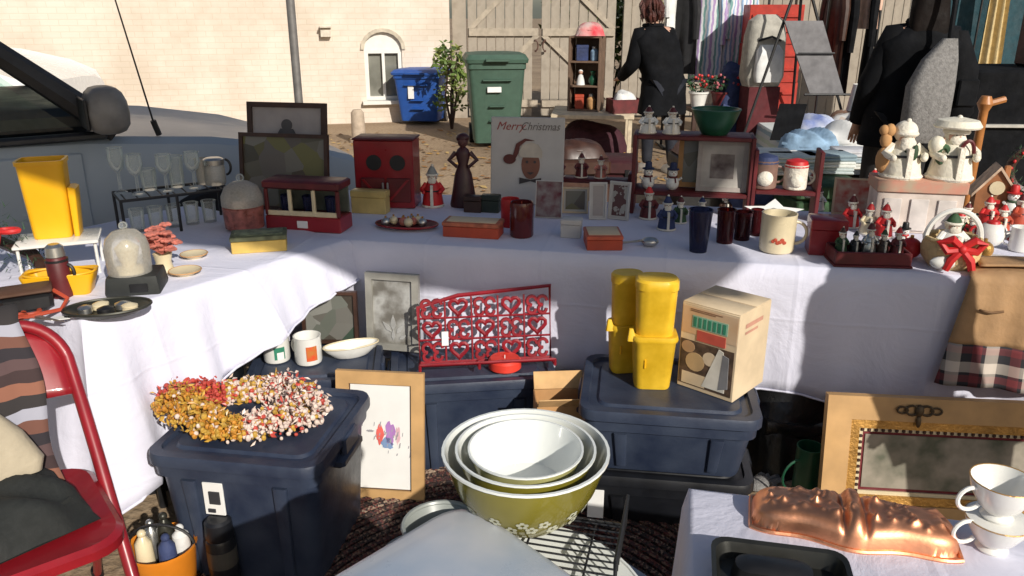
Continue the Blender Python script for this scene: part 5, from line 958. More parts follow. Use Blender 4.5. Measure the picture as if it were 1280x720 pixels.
for a in range(6): g.ball(s.w*.47*math.sin((a-3.2)*.12)*1.0, -s.w*.47*math.cos((a-3.2)*.12), s.h*.36+.006*math.sin(a*2), .008, .0015, .007, 8, 5)
g.out('leaf_print', m_orange, mg)
# mid right riser with santa mug pair, star
zr = zat(232, 3.25)-TZ; xr0, xr1 = upx(946, 3.22, .95), upx(1018, 3.2, .95)
shelf('low dark red shelf with two santa head mugs behind the cream mug', xr0, xr1, 3.2, [zr], zr+.16, .12)
for i, (u, m, r) in enumerate(((962, mat('brown_santa', (.22, .13, .1), .5, var=.3), .052), (1000, m_beard, .046))):
    X = upx(u, 3.16, 1.0); Y = 3.2-(X-(xr0+xr1)/2)*.2-.01; t = mug('face_mug', ['brown faced mug with dark handle on the low red shelf', 'white bearded santa head mug on the low red shelf'][i], X, Y, TZ+zr, r, r*2.2, m, R(-10)); g = G(); g.ball(0, -r*.95, r*.9, r*.6, r*.3, r*.6, 10, 7); g.out('beard', m_beard, t); g = G(); g.lathe([(r*1.04, r*2.0), (r*.9, r*2.5), (r*.2, r*2.7)], 16); g.out('hat_brim', [m_navyc, m_bred][i], t)
X0 = upx(968, 3.05, .85); st_ = thing('star_plate', 'white enamel star shaped plate propped under the low red shelf', 'plate', X0, 3.04, TZ+.003, BA, rx=R(-12)); g = G(); g.plate([(.085*(1 if i % 2 == 0 else .5)*math.cos(i*math.pi/5+.3)*1.4, .06+.05*(1 if i % 2 == 0 else .5)*math.sin(i*math.pi/5+.3)) for i in range(10)], 0, .01); g.out('star', m_paper, st_); g = G(); g.disc(0, .06, .015, -.004, 0, 14); g.out('centre', m_steel, st_)

# ================================================================== BACK TABLE, RIGHT PART
s = spot(1006, 1050, 322, 268, TZ, .1); carton('red_tin', 'deep red square tin beside the cream mug handle', s.x+.01, s.y+.02, TZ, s.w, .1, s.h*.9, m_red, BA, 'tin')
s = spot(1036, 1128, 334, 308, TZ, .12); sl_ = thing('sleigh_box', 'dark red wooden tray box with toy train figures', 'box', s.x, s.y, TZ, BA+R(6)); w = s.w; g = G()
for a, b, c, e in ((0, -.058, w, .01), (0, .058, w, .01), (-w/2+.005, 0, .01, .105), (w/2-.005, 0, .01, .105)): g.box(a, b, .008, c, e, s.h*.78)
g.out('side', m_dred, sl_); g = G(); g.box(0, 0, 0, w*1.04, .135, .009); g.out('base', m_dred, sl_); g = G(); g.box(0, 0, .0095, w*.9, .1, .02); g.out('lining', m_dwood, sl_)
for i in range(5):
    a = -.36+.18*i; santa('toy_figure', ['tiny green toy figure at the tin end of the tray box', 'tiny black toy figure second in the tray box', 'tiny silver toy figure in the middle of the tray box', 'tiny brown toy figure fourth in the tray box', 'tiny red toy figure at the bear end of the tray box'][i], s.x+a*w*math.cos(BA), s.y+a*w*math.sin(BA), TZ+.0298, [.09, .08, .11, .09, .1][i], [m_pine, m_black, m_steel, m_dwood, m_dred][i], [m_dwood, m_black, m_dred, m_pine, m_bred][i], 0, wide=.45)
s = spot(1040, 1086, 270, 224, TZ, .02); frame('greeting_card', 'cream santa picture card standing behind the tray box', s.x, s.y+.0, TZ, BA-R(4), s.w, s.h, .008, m_card, mat('santa_card_print', (.62, .5, .38), .6, col2=(.45, .06, .04), var=.1, scale=24), dep=.008, cat='card')
# white riser box with big santas
yw = 3.02; xw = upx(1152, yw-.06, .85); zw = zat(222, yw)-TZ; rb_ = thing('display_riser', 'whitewashed wooden riser box under the cream santas', 'riser', xw, yw, TZ, BA); wv = (1204-1100)/F*(yw*cT+.65*sT); 
g = G(); g.box(0, 0, zw-.045, wv, .16, .045, .003); g.out('top', mat('tan_print_card', (.5, .4, .28), .7, col2=(.5, .2, .14), var=.15, scale=18), rb_); g = G(); g.box(0, 0, 0, wv*.96, .14, zw-.0455, .003); g.out('box', mat('pale_pink_card', (.6, .52, .46), .7), rb_)
for k in range(3): g = G(); g.box(-wv*.3+wv*.3*k, -.0745, .012, wv*.2, .006, zw-.08); g.out('panel', mat('white_pink_panel', (.62, .57, .53), .6), rb_)
ww2 = Vector((math.cos(BA), math.sin(BA)))
for i, (u, vt, f) in enumerate(((1132, 150, .55), (1188, 146, .5))):
    X = upx(u, yw, 1.05); Y = yw-(X-xw)*.204; h = zat(vt, Y)-TZ-zw
    t = santa('santa_statue', ['tall cream santa statue with sprig on the riser box', 'cream statue in wide flat hat with green wreath on the riser box'][i], X, Y, TZ+zw, h, mat('ivory_resin', (.78, .73, .6), .55, var=.06, bump=.3, bscale=60), MT['ivory_resin'], R(-5), fur=m_beard, wide=.66)
    if i == 0:
        g = G(); g.ball(0, .01, h*.80, h*.20, h*.19, h*.19, 18, 12); g.out('hood', m_beard, t); g = G(); g.ball(0, -h*.15, h*.56, h*.15, h*.1, h*.17, 14, 9); g.out('long_beard', m_beard, t)
        g = G(); g.ball(.02, -h*.27, h*.48, .012, .008, .03, 8, 5); g.ball(-.01, -h*.21, h*.45, .01, .008, .02, 8, 5); g.out('sprig', m_pine, t); g = G(); g.tube([(.11, -.02, 0), (.1, -.04, h*.55)], .007); g.ball(.1, -.04, h*.6, .03, .03, .035); g.out('staff', MT['ivory_resin'], t)
        g = G(); g.ball(-h*.32, 0, h*.3, .03, .03, .05); g.ball(-h*.33, 0, h*.65, .022, .02, .03); g.ball(-h*.28, .0, h*.82, .02, .02, .025); g.ball(-h*.38, 0, h*.82, .018, .018, .02); g.tube([(-h*.32, 0, .0), (-h*.33, 0, h*.8)], .006); g.out('teddy_pole', m_brownc, t)
    else:
        g = G(); g.lathe([(h*.34, h*.83), (h*.36, h*.86), (h*.30, h*.95), (h*.1, h*.99)], 20); g.out('wide_hat', MT['ivory_resin'], t); g = G(); g.torus(-h*.22, -h*.16, h*.42, h*.13, h*.045, 16, 7, .6, 1, 0, None, True); g.out('wreath', m_pine, t); g = G(); g.torus(h*.12, -h*.22, h*.45, h*.2, h*.03, 12, 6, .5, 1, 0, 3.0, True); g.out('red_sash', m_dred, t)
for i, (u, v, h, m, lb) in enumerate(((1108, 276, .12, m_glass, 'slim clear bottle before the riser box'), (1126, 282, .14, m_fglass, 'frosted slim bottle before the riser box'), (1142, 290, .10, m_fglass, 'short frosted bottle beside the bear basket'), (1090, 262, .15, m_dred, 'dark red bottle between the card and riser box'))):
    x, y, _ = on(u, v, TZ); t = thing('glass_bottle', lb, 'bottle', x, y, TZ); g = G(); g.lathe([(.016, 0), (.018, .006), (.018, h*.6), (.007, h*.75), (.007, h*.92)], 14); g.out('body', m, t); g = G(); g.lathe([(.009, h*.92), (.009, h)], 10); g.out('stopper', m_white, t)
for i, (u, v, h, a, b, lb) in enumerate(((1062, 284, .13, m_bred, m_dred, 'red robed santa behind the tray box train figures'), (1084, 292, .12, m_cream, m_bred, 'cream robed small santa near the frosted bottles'), (1103, 296, .13, m_bred, m_bred, 'red capped small santa near the clear bottle'), (1022, 262, .1, m_white, m_dred, 'white little santa behind the deep red tin'))):
    x, y, _ = on(u, v, TZ); santa('small_figurine', lb, x, y, TZ, h, a, b, rnd.uniform(-.4, .4), wide=.5)
# bear shaped basket with a red bow
s = spot(1146, 1220, 340, 262, TZ, .17); x, y = s.x, s.y; bb = thing('cream_goose_basket', 'round cream ceramic basket with big red bow and white handle', 'basket', x, y, TZ, R(-10)); r = .092
m_straw = mat('straw_cream', (.62, .45, .22), .7, bump=.6, bscale=70)
g = G(); g.lathe([(r*.7, 0), (r*.95, .03), (r, .06), (r*.92, .095), (r*.86, .095), (r*.9, .06), (r*.6, .02)], 26); g.out('bowl', m_straw, bb); g = G(); g.torus(0, 0, .095, r*.9, .008, 26, 7); g.out('rim', m_straw, bb)
g = G(); g.torus(0, 0, .09, .085, .009, 18, 7, 1, 1.15, 0, math.pi, True); g.out('handle', m_white, bb)
g = G()
for k in (-1, 1):
    g.tube([(0, -r*.98, .085), (k*.035, -r*1.05, .115), (k*.065, -r*.98, .1), (k*.045, -r*1.04, .075), (0, -r*1.0, .08)], [.012, .014, .014, .013, .012], 7); g.tube([(0, -r*1.02, .08), (k*.03, -r*1.09, .045), (k*.04, -r*1.06, .012)], [.012, .014, .012], 7)
g.ball(0, -r*1.05, .082, .016); g.out('bow', m_bred, bb)
g = G(); g.ball(-.045, -r*.86, .03, .04, .022, .022); g.out('white_patch', m_white, bb)
santa('plush_bear', 'white plush figure sitting inside the cream basket', x+.0, y+.01, TZ+.02, .16, m_white, m_pine, 0, wide=.6)
# gingerbread house
s = spot(1206, 1260, 268, 205, TZ, .12); gh = thing('gingerbread_house', 'brown toy gingerbread house with icing roof edges', 'toy house', s.x+.01, s.y, TZ, BA-R(8)); w = s.w*.8; h = s.h; m_ging = mat('gingerbread', (.3, .12, .045), .8, var=.3)
g = G(); g.plate([(-w/2, 0), (w/2, 0), (w/2, h*.45), (0, h*.92), (-w/2, h*.45)], -.05, .05); g.out('walls', m_ging, gh)
for k in (-1, 1): g = G(); g.plate([(k*w*.62, h*.34), (k*w*.62, h*.41), (0, h), (0, h*.925)], -.062, .062); g.out('roof_slope', mat('icing_roof', (.55, .4, .28), .7, var=.3, scale=30), gh)
g = G(); g.disc(0, h*.55, w*.2, -.056, -.0505, 14); g.out('window', m_cream, gh); g = G(); g.plate([(-w*.14, .002), (w*.14, .002), (w*.14, h*.3), (-w*.14, h*.3)], -.056, -.0505); g.out('door', m_bred, gh); g = G(); g.box(w*.25, 0, h*.7, .022, .022, h*.28); g.out('chimney', m_ging, gh)
for i, (u, v, h, a, b, lb) in enumerate(((1196, 298, .11, m_pine, m_bred, 'green robed elf between the basket and gingerbread house'), (1212, 300, .10, m_bred, m_bred, 'bright red elf in front of the gingerbread house'), (1250, 290, .11, m_orange, m_bred, 'orange robed elf before the gingerbread house'), (1272, 282, .13, m_orange, m_dred, 'orange and brown bearded elf next to the pine wreath'))):
    x, y, _ = on(u, v, TZ); santa('elf_figurine', lb, x, y, TZ, h, a, b, rnd.uniform(-.4, .4), wide=.55)
s = spot(1218, 1252, 312, 268, TZ); tp = thing('white_teapot', 'round white santa teapot with red trim by the coat', 'teapot', s.x, s.y, TZ, R(-20)); r = s.w*.5; g = G(); g.ball(0, 0, r*.95, r, r, r*.95, 20, 12); g.out('pot', m_white, tp); g = G(); g.tube([(r*.9, 0, r*.7), (r*1.3, 0, r*1.0), (r*1.5, 0, r*1.5)], [r*.22, r*.16, r*.12], 8); g.out('spout', m_white, tp); g = G(); g.torus(-r*.9, 0, r, r*.5, r*.1, 12, 6, 1, 1, 1.57, 4.71, True); g.out('handle', m_bred, tp); g = G(); g.lathe([(r*.5, r*1.78), (r*.42, r*1.95), (r*.1, r*2.05), (r*.12, r*2.2)], 16); g.out('lid', m_bred, tp)
s = spot(1254, 1292, 318, 284, TZ); t = mug('festive_mug', 'white festive mug with red spots beside the teapot', s.x, s.y, TZ, s.w*.36, s.h, m_white, R(160)); g = G()
for k in range(7): a = -2.6+k*.35; g.ball(s.w*.36*math.cos(a), s.w*.36*math.sin(a), s.h*(.4+.25*(k % 2)), .008, .008, .008, 8, 5)
g.out('red_spots', m_bred, t)
x, y, _ = on(1274, 250, TZ); pw = thing('pine_wreath', 'green pine wreath with red berries standing behind the teapot', 'wreath', x+.06, y+.03, TZ+.0, R(-15)); g = G(); g.torus(0, 0, .13, .1, .02, 24, 6, 1, 1, 0, None, True); g.out('ring', m_dwood, pw); g = G()
for i in range(500):
    a = rnd.uniform(0, 6.28); p = Vector((.1*math.cos(a)+rnd.gauss(0, .012), rnd.gauss(0, .015), .13+.1*math.sin(a)+rnd.gauss(0, .012))); d = Vector((rnd.gauss(0, 1), rnd.gauss(-.3, .8), rnd.gauss(0, 1))).normalized()*.022; p.z = max(p.z, .026); w = d.cross(Vector((0, 1, .3))).normalized()*.0022
    g.raw([tuple(p-w), tuple(p+w), tuple(p+d)], [(0, 1, 2)])
g.out('needles', m_pine, pw, 'stuff'); g = G()
for i in range(22): a = rnd.uniform(0, 6.28); g.ball(.1*math.cos(a), -.022, .13+.1*math.sin(a), .007, None, None, 7, 5)
g.out('berries', m_bred, pw, 'stuff')
x, y, _ = on(1240, 326, TZ); t = thing('napkin', 'folded white napkin between the basket and tan coat', 'napkin', x, y, TZ, R(-20)); g = G(); g.box(0, 0, .001, .11, .08, .006, .002); g.out('lower_fold', m_wcl, t); g = G(); g.box(.004, .003, .0075, .104, .074, .006, .002); g.out('upper_fold', m_wcl, t)

# more small festive pieces crowded at the right end
for i, (u, v, kind, h, m, m2, lb) in enumerate(((1170, 284, 's', .12, m_white, m_bred, 'white robed small santa between the riser and the basket'), (1206, 284, 's', .10, m_cream, m_dred, 'cream robed small santa in front of the toy house chimney side'), (1232, 282, 's', .12, m_bred, m_bred, 'red robed small santa in front of the toy house door'),
        (1262, 270, 'n', .13, m_bred, m_pine, 'snowman with red hat and green scarf before the pine wreath'), (1128, 308, 'n', .09, m_black, m_bred, 'snowman with black hat beside the tray box end'), (1136, 322, 'b', .036, m_bred, None, 'bright red glass bauble by the basket'), (1228, 322, 'b', .03, m_gold, None, 'gold glass bauble by the folded napkin'),
        (1208, 316, 'b', .034, m_bred, None, 'bright red glass bauble between basket and teapot'), (1246, 300, 'b', .03, m_white, None, 'white glass bauble behind the festive mug'), (1014, 246, 's', .12, m_dred, m_dred, 'dark red santa in the gap beside the low red shelf'), (1088, 250, 's', .14, m_dred, m_bred, 'dark red tall santa beside the picture card'), (958, 282, 's', .09, m_dwood, m_dred, 'brown robed tiny santa behind the cream mug'), (876, 276, 's', .1, m_white, m_navyc, 'white robed tiny santa with navy cap under the red shelf'), (905, 268, 's', .09, m_dwood, m_dwood, 'brown tiny santa under the red shelf'), (782, 262, 's', .1, m_dred, m_bred, 'red tiny santa at the foot of the tall shelf post'))):
    x, y, _ = on(u, v, TZ)
    if kind == 's': santa('small_figurine', lb, x, y, TZ, h, m, m2, rnd.uniform(-.5, .5), wide=.55)
    elif kind == 'n': snowman('snow_figure', lb, x, y, TZ, h, rnd.uniform(-.4, .4), m, m2)
    else: t = thing('glass_bauble', lb, 'bauble', x, y, TZ); g = G(); g.ball(0, 0, h*.98, h, None, None, 18, 12); g.out('ball', m, t); g = G(); g.lathe([(.006, h*1.95), (.006, h*1.95+.01)], 8); g.out('cap', m_gold, t)
# ================================================================== COAT OVER THE TABLE EDGE
m_plaid = bpy.data.materials.new('plaid_wool'); m_plaid.use_nodes = True
n = m_plaid.node_tree; p = n.nodes['Principled BSDF']; tc = node(n, 'ShaderNodeTexCoord'); sx = node(n, 'ShaderNodeSeparateXYZ'); n.links.new(tc.outputs['Object'], sx.inputs[0])
cols = []
for ax, sc in ((0, 9.0), (2, 10.5)):
    ml = node(n, 'ShaderNodeMath', operation='MULTIPLY_ADD'); ml.inputs[1].default_value = sc; ml.inputs[2].default_value = 20.12; n.links.new(sx.outputs[ax], ml.inputs[0]); fr = node(n, 'ShaderNodeMath', operation='FRACT'); n.links.new(ml.outputs[0], fr.inputs[0])
    rp = node(n, 'ShaderNodeValToRGB'); rp.color_ramp.interpolation = 'CONSTANT'; e = rp.color_ramp.elements; e[0].color = (.62, .55, .47, 1); e[1].position = .36; e[1].color = (.03, .03, .035, 1)
    k = e.new(.66); k.color = (.2, .04, .045, 1); k = e.new(.9); k.color = (.03, .03, .035, 1); n.links.new(fr.outputs[0], rp.inputs[0]); cols.append(rp)
mxp = node(n, 'ShaderNodeMix', data_type='RGBA'); mxp.inputs[0].default_value = .5; n.links.new(cols[0].outputs[0], mxp.inputs[6]); n.links.new(cols[1].outputs[0], mxp.inputs[7]); n.links.new(mxp.outputs[2], p.inputs['Base Color']); p.inputs['Roughness'].default_value = .95
x, y, _ = on(1258, 350, TZ); fr0 = A-EY*.012; k = (Vector((x, y))-fr0).dot(EX); cc = fr0+EX*(k+.085)
co = thing('child_coat', 'tan coat with plaid hem draped over the table edge', 'coat', cc.x, cc.y, TZ, BA)
def coat_pt(a, b, off=.0):                    # a across, b from the back of the tabletop part to the hem
    w = .16+.10*b; X = (a*2-1)*w; s = b*.52-.16                        # s<0 on the table, s>0 hanging
    wv = .012*math.sin(a*15)*max(0, b-.25)+.006*math.sin(a*31)*b
    if s < 0: return (X, -s-.01, .016+off+.01*math.sin(a*math.pi))
    return (X, -.034-off-wv-.05*min(1, s/.4)-.02*math.sin(a*math.pi)*min(1, s/.1), .016-s+(.012*math.exp(-s*30)))
g = G(); g.grid(lambda a, b: coat_pt(a, b*.74), 30, 22); o = g.out('body', m_tan, co, angle=70); md = o.modifiers.new('t', 'SOLIDIFY'); md.thickness = .008; md.offset = -1
g = G(); g.grid(lambda a, b: coat_pt(a, .735+b*.265, .004), 30, 10); o = g.out('plaid_hem', m_plaid, co, angle=70); md = o.modifiers.new('t', 'SOLIDIFY'); md.thickness = .008; md.offset = -1
g = G(); g.grid(lambda a, b: (lambda q: (q[0], q[1]-.012*(1 if q[2] < 0 else 0), q[2]+.010))(coat_pt(.08+.84*a, .06+.2*b)), 16, 8); o = g.out('cape_collar', m_tan, co, angle=70); md = o.modifiers.new('t', 'SOLIDIFY'); md.thickness = .006; md.offset = 1
g = G(); g.tube([(lambda q: (q[0], q[1]-.008, q[2]+.006))(coat_pt(.5, .30+.43*i/8)) for i in range(9)], .005, 6); g.out('front_seam', mat('dark_tan', (.2, .11, .05), .9), co)
for i in range(3): q = coat_pt(.55, .38+.13*i); g = G().at(q[0], q[1]-.01, q[2], 0, math.pi/2); g.lathe([(.011, -.004), (.012, 0), (.009, .004)], 12); g.out('button', m_dwood, co)
for i in range(2): q = coat_pt(.2+.6*i, .52); g = G(); g.tube([(q[0]-.035, q[1]-.006, q[2]+.004), (q[0], q[1]-.009, q[2]-.002), (q[0]+.035, q[1]-.006, q[2]+.004)], .004, 6); g.out('pocket_welt', MT['dark_tan'], co)

# ================================================================== UNDER THE TABLES
def tote(name, label, x, y, z, rz, w, d, h, body=None, lid=True, lm=None):
    body = body or m_navy; t = thing(name, label, 'storage box', x, y, z, rz)
    hb = h-.03 if lid else h
    g = G(); g.loft([(0, w*.80, d*.78, .035), (.012, w*.82, d*.80, .04), (hb-.05, w*.90, d*.90, .045), (hb-.048, w*.95, d*.94, .045), (hb, w*.96, d*.95, .045)], 4, cap1=lid); g.out('body', body, t)
    for s_, ax in ((-1, 0), (1, 0)):
        for k in (-.25, .25): 
            g = G(); yy = s_*d*.425; g.loft([(.02, .03, .02, .006, k*w, s_*d*.405), (hb-.055, .04, .02, .006, k*w*1.05, s_*d*.452)], 2); g.out('rib', body, t)
    for s_ in (-1, 1):
        g = G(); g.box(s_*w*.475, 0, hb-.07, .05, d*.34, .03, .008); g.out('handle', body, t)
    if lid:
        g = G(); g.loft([(hb-.012, w*.985, d*.985, .05), (hb-.01, w, d, .055), (hb+.012, w, d, .055), (hb+.022, w*.985, d*.98, .05), (hb+.022, w*.90, d*.87, .045), (hb+.012, w*.885, d*.85, .04), (hb+.012, w*.8, d*.74, .04), (hb+.02, w*.78, d*.71, .04)], 4); l = g.out('lid', lm or body, t)
        for s_ in (-1, 1): g = G(); g.box(s_*(w*.5), 0, hb-.045, .018, d*.22, .055, .005); g.out('latch', body, l)
    return t
LZ = -.010                                    # how far the recessed top of a lid lies below its nominal height
# a: near left tote with bead garland
za = .43; ang_a = R(-9); wa = .50; da = .47
ca_x, ca_y = -.715, 2.07
ta = tote('storage_tote', 'lidded navy storage tote carrying the bead garland', ca_x, ca_y, 0, ang_a, wa, da, za)
g = G(); fx = -.065; g.box(fx, -da*.462+.006, za-.19, .058, .006, .10, .001); lb = g.out('label_card', m_paper, ta); lb.rotation_euler.x = 0
g = G(); g.box(fx+.004, -da*.462+.001, za-.155, .032, .004, .04, .001); g.out('label_print', m_print, lb); g = G(); g.box(fx-.008, -da*.462+.001, za-.182, .022, .004, .012, .001); g.out('label_line', m_print, lb)
# bead garland
gx, gy, _ = on(302, 520, za); gl_ = thing('bead_garland', 'wreath of gold, white and red beads on the navy tote', 'garland', gx, gy, za+LZ+.002, ang_a)
gcol = {'gold_beads': mat('gold_bead', (.5, .3, .05), .35, var=.3, scale=50), 'white_beads': mat('pearl_bead', (.72, .58, .5), .3, var=.15, scale=50), 'red_beads': mat('red_bead', (.5, .07, .05), .4, var=.3, scale=50), 'amber_beads': mat('amber_bead', (.5, .22, .03), .35, var=.3, scale=50)}
gm = {k: G() for k in gcol}
def gp(a): return Vector((.170*math.cos(a)+.02*math.cos(3*a), .118*math.sin(a)+.014*math.sin(2*a), 0))
for i in range(2600):
    a = rnd.uniform(0, 6.283); c = gp(a); q = rnd.uniform(0, 6.283); rr = .055*rnd.random()**.5*(1.1+.3*math.sin(a*2+1)); nrm = Vector((math.cos(a), math.sin(a), 0)); p = c+nrm*rr*math.cos(q)*1.0; z = .010+abs(rr*math.sin(q))*1.0+.022*rnd.random()
    deg = math.degrees(a) % 360
    if deg < 70 or deg > 300: nm = 'white_beads' if rnd.random() < .72 else ('red_beads' if rnd.random() < .4 else 'gold_beads')
    elif deg > 190: nm = 'amber_beads' if rnd.random() < .5 else ('gold_beads' if rnd.random() < .8 else 'white_beads')
    elif deg > 130: nm = 'red_beads' if rnd.random() < .8 else 'amber_beads'
    else: nm = 'white_beads' if rnd.random() < .35 else ('gold_beads' if rnd.random() < .7 else 'red_beads')
    rb = rnd.uniform(.0035, .0085); gm[nm].ball(p.x, p.y, z, rb, None, rb*rnd.uniform(.8, 1.3), 7, 5)
for i in range(1700):
    a = rnd.uniform(0, 6.283); c = gp(a); q = rnd.uniform(0, 6.283); rr = .06*rnd.random()**.5*(1.1+.3*math.sin(a*2+1)); nrm = Vector((math.cos(a), math.sin(a), 0)); p = c+nrm*rr*math.cos(q); p.z = .012+abs(rr*math.sin(q))*1.05+.026*rnd.random(); deg = math.degrees(a) % 360
    nm = ('white_beads' if rnd.random() < .7 else 'red_beads') if (deg < 70 or deg > 300) else (('amber_beads' if rnd.random() < .4 else 'gold_beads') if deg > 190 else ('red_beads' if deg > 130 else ('white_beads' if rnd.random() < .45 else 'gold_beads')))
    u = Vector((rnd.gauss(0, 1), rnd.gauss(0, 1), rnd.gauss(0, .7))).normalized()*rnd.uniform(.007, .014); w = u.cross(Vector((rnd.gauss(0, 1), rnd.gauss(0, 1), rnd.gauss(0, 1)))).normalized()*rnd.uniform(.003, .006); n_ = u.cross(w).normalized()*.0025
    gm[nm].raw([tuple(p-u), tuple(p+w+n_), tuple(p+u), tuple(p-w+n_)], [(0, 1, 2), (0, 2, 3)])
for k in gm: gm[k].out(k, gcol[k], gl_, 'stuff')
# b: tote with the red rack
zb = .37; b1 = on(486, 482, zb)[:2]; b2 = on(700, 470, zb)[:2]; ang_b = math.atan2(b2[1]-b1[1], b2[0]-b1[0]); wb = math.hypot(b2[0]-b1[0], b2[1]-b1[1]); db_ = .42
cb_x = (b1[0]+b2[0])/2-math.sin(ang_b)*db_/2; cb_y = (b1[1]+b2[1])/2+math.cos(ang_b)*db_/2
tote('storage_tote', 'lidded navy storage tote under the red scrolled rack', cb_x, cb_y, 0, ang_b, wb, db_, zb)
# c: tote with mugs, behind a
zc = .40; c1 = on(300, 478, zc)[:2]; c2 = on(474, 470, zc)[:2]; ang_c = math.atan2(c2[1]-c1[1], c2[0]-c1[0]); wc_ = math.hypot(c2[0]-c1[0], c2[1]-c1[1])
cc_x = (c1[0]+c2[0])/2-math.sin(ang_c)*.18; cc_y = (c1[1]+c2[1])/2+math.cos(ang_c)*.18
tote('storage_tote', 'lidded navy storage tote under the painted mugs', cc_x, cc_y, 0, ang_c, wc_, .36, zc)
# d, e: totes on black totes
zd = .43; d1 = on(722, 510, zd)[:2]; d2 = on(958, 526, zd)[:2]; ang_d = math.atan2(d2[1]-d1[1], d2[0]-d1[0]); wd = math.hypot(d2[0]-d1[0], d2[1]-d1[1]); dd_ = .43
cd_x = (d1[0]+d2[0])/2-math.sin(ang_d)*dd_/2; cd_y = (d1[1]+d2[1])/2+math.cos(ang_d)*dd_/2
bt = tote('storage_tote', 'black storage tote at the bottom under the wide navy tote', cd_x, cd_y+.01, 0, ang_d, wd*1.0, dd_, .205, m_blackp)
g = G(); g.box(-wd*.38, -dd_*.475, .04, .05, .006, .1, .001); g.out('label_card', m_paper, bt)
tote('storage_tote', 'wide navy storage tote holding the yellow canisters and printed carton', cd_x, cd_y, .2055, ang_d, wd, dd_, zd-.2055)
# red scrolled rack
zt = zb+LZ; rx0, ry0, _ = on(525, 453, zb+.01); rx1, ry1, _ = on(688, 445, zb+.01); wr = math.hypot(rx1-rx0, ry1-ry0); ra = math.atan2(ry1-ry0, rx1-rx0)
rr_ = thing('scroll_rack', 'red metal rack of hearts and scrolls on the navy tote', 'rack', (rx0+rx1)/2, (ry0+ry1)/2, zt+.016, ra, rx=R(-9)); hr = .25; m_rack = mat('red_enamel', (.26, .012, .02), .35, var=.2, coat=.3)
g = G(); g.tube([(-wr/2, 0, 0), (wr/2, 0, 0), (wr/2, 0, hr+.01), (-wr*.2, 0, hr*.95), (-wr/2, 0, hr*.8)], .008, 6, True); g.out('outer_wire', m_rack, rr_)
for i in range(4): X = -wr/2+wr*(i+1)/5; g = G(); g.tube([(X, 0, 0), (X, 0, hr*.93)], .004, 5); g.out('upright_wire', m_rack, rr_)
for z in (hr*.33, hr*.64): g = G(); g.tube([(-wr/2, 0, z), (wr/2, 0, z)], .004, 5); g.out('cross_wire', m_rack, rr_)
def heart(g, x, z, s, r=.0075):
    pts = []
    for i in range(18):
        t = 2*math.pi*i/18; pts.append((x+s*.0625*16*math.sin(t)**3, -.002, z+s*.0625*(13*math.cos(t)-5*math.cos(2*t)-2*math.cos(3*t)-math.cos(4*t))))
    g.tube(pts, r, 6, True)
for i in range(5):
    for j in range(3):
        X = -wr/2+wr*(i+.5)/5; Z = hr*(.165+.31*j); g = G()
        if (i+j) % 2: heart(g, X, Z+.004, .030)
        else:
            for k in (-1, 1): g.torus(X+k*.019, -.002, Z+.012, .016, .007, 10, 5, 1, 1, 0, 4.8, True); g.torus(X+k*.019, -.002, Z-.018, .014, .007, 10, 5, 1, 1, 2, 6.4, True)
        g.out('heart' if (i+j) % 2 else 'scroll', m_rack, rr_)
for k, yy in ((0, -.06), (1, -.1)): g = G(); g.tube([(-wr/2, yy, .006+k*.014), (wr/2, yy, .006+k*.014)], .005, 6); g.out('ledge_wire', m_rack, rr_)
for X in (-wr/2, -.03, wr/2): g = G(); g.tube([(X, 0, .0), (X, -.1, .0), (X, -.1, .022)], .005, 6); g.out('foot', m_rack, rr_)
g = G(); g.plate([(-wr*.33, hr*.25), (-wr*.28, hr*.25), (-wr*.28, hr*.45), (-wr*.33, hr*.45)], -.010, -.0065); g.out('price_tag', m_paper, rr_)
s = spot(610, 652, 463, 442, zb+.01, .11); cdl = thing('round_candle', 'round bright red candle lying before the red rack', 'candle', s.x-.0, s.y, zb-.0085); g = G(); g.lathe([(s.w*.42, 0), (s.w*.5, .008), (s.w*.5, .034), (s.w*.44, .042), (.01, .04)], 24); g.out('wax', mat('red_wax', (.72, .05, .03), .4), cdl); g = G(); g.lathe([(.002, .04), (.0015, .052)], 6); g.out('wick', m_paper, cdl)
# pictures behind: grey embossed frame and dark picture (stand on b's and c's lids)
s = spot(455, 523, 424, 347, zb+.0, .03); bp_ = A
def lean_px(name, label, u0, u1, vb, vt, z, *a, rz=0, tilt=R(10), **k):
    s = spot(u0, u1, vb, vt, z, .01); return frame(name, label, s.x, s.y, z, rz, s.w, s.h/math.cos(tilt), *a, tilt=tilt, **k)
m_sil = mat('pewter_frame', (.36, .35, .31), .5, metal=.3); m_emb = ramped('embossed_print', 'noise', [(.06, .055, .045), (.10, .095, .08), (.16, .15, .13), (.42, .42, .4), (.08, .07, .06)], 12, .5, .2, inter='LINEAR')
t = framepx('picture_frame', 'pewter grey frame with silver embossed picture behind the red rack', 455, 524, 425, 346, 2.68, zb+.003, .025, m_sil, m_emb, tilt=R(4)); pe_ = t; g = G()
for dx_, dz_, s_, r_ in ((0, .10, .03, 0), (-.022, .085, .024, .7), (.026, .08, .024, -.7), (.0, .055, .02, 0), (.035, .05, .018, -1.0)):
    c_, n_ = math.cos(r_), math.sin(r_); g.plate([(dx_+a*s_*c_-b*s_*n_, dz_+a*s_*n_+b*s_*c_) for a, b in ((0, -.9), (.35, -.2), (.25, .4), (0, 1.1), (-.25, .4), (-.35, -.2))], .0075, .0105)
g.out('lily_relief', mat('silver_relief', (.5, .5, .48), .4, metal=.3), t, 'stuff')
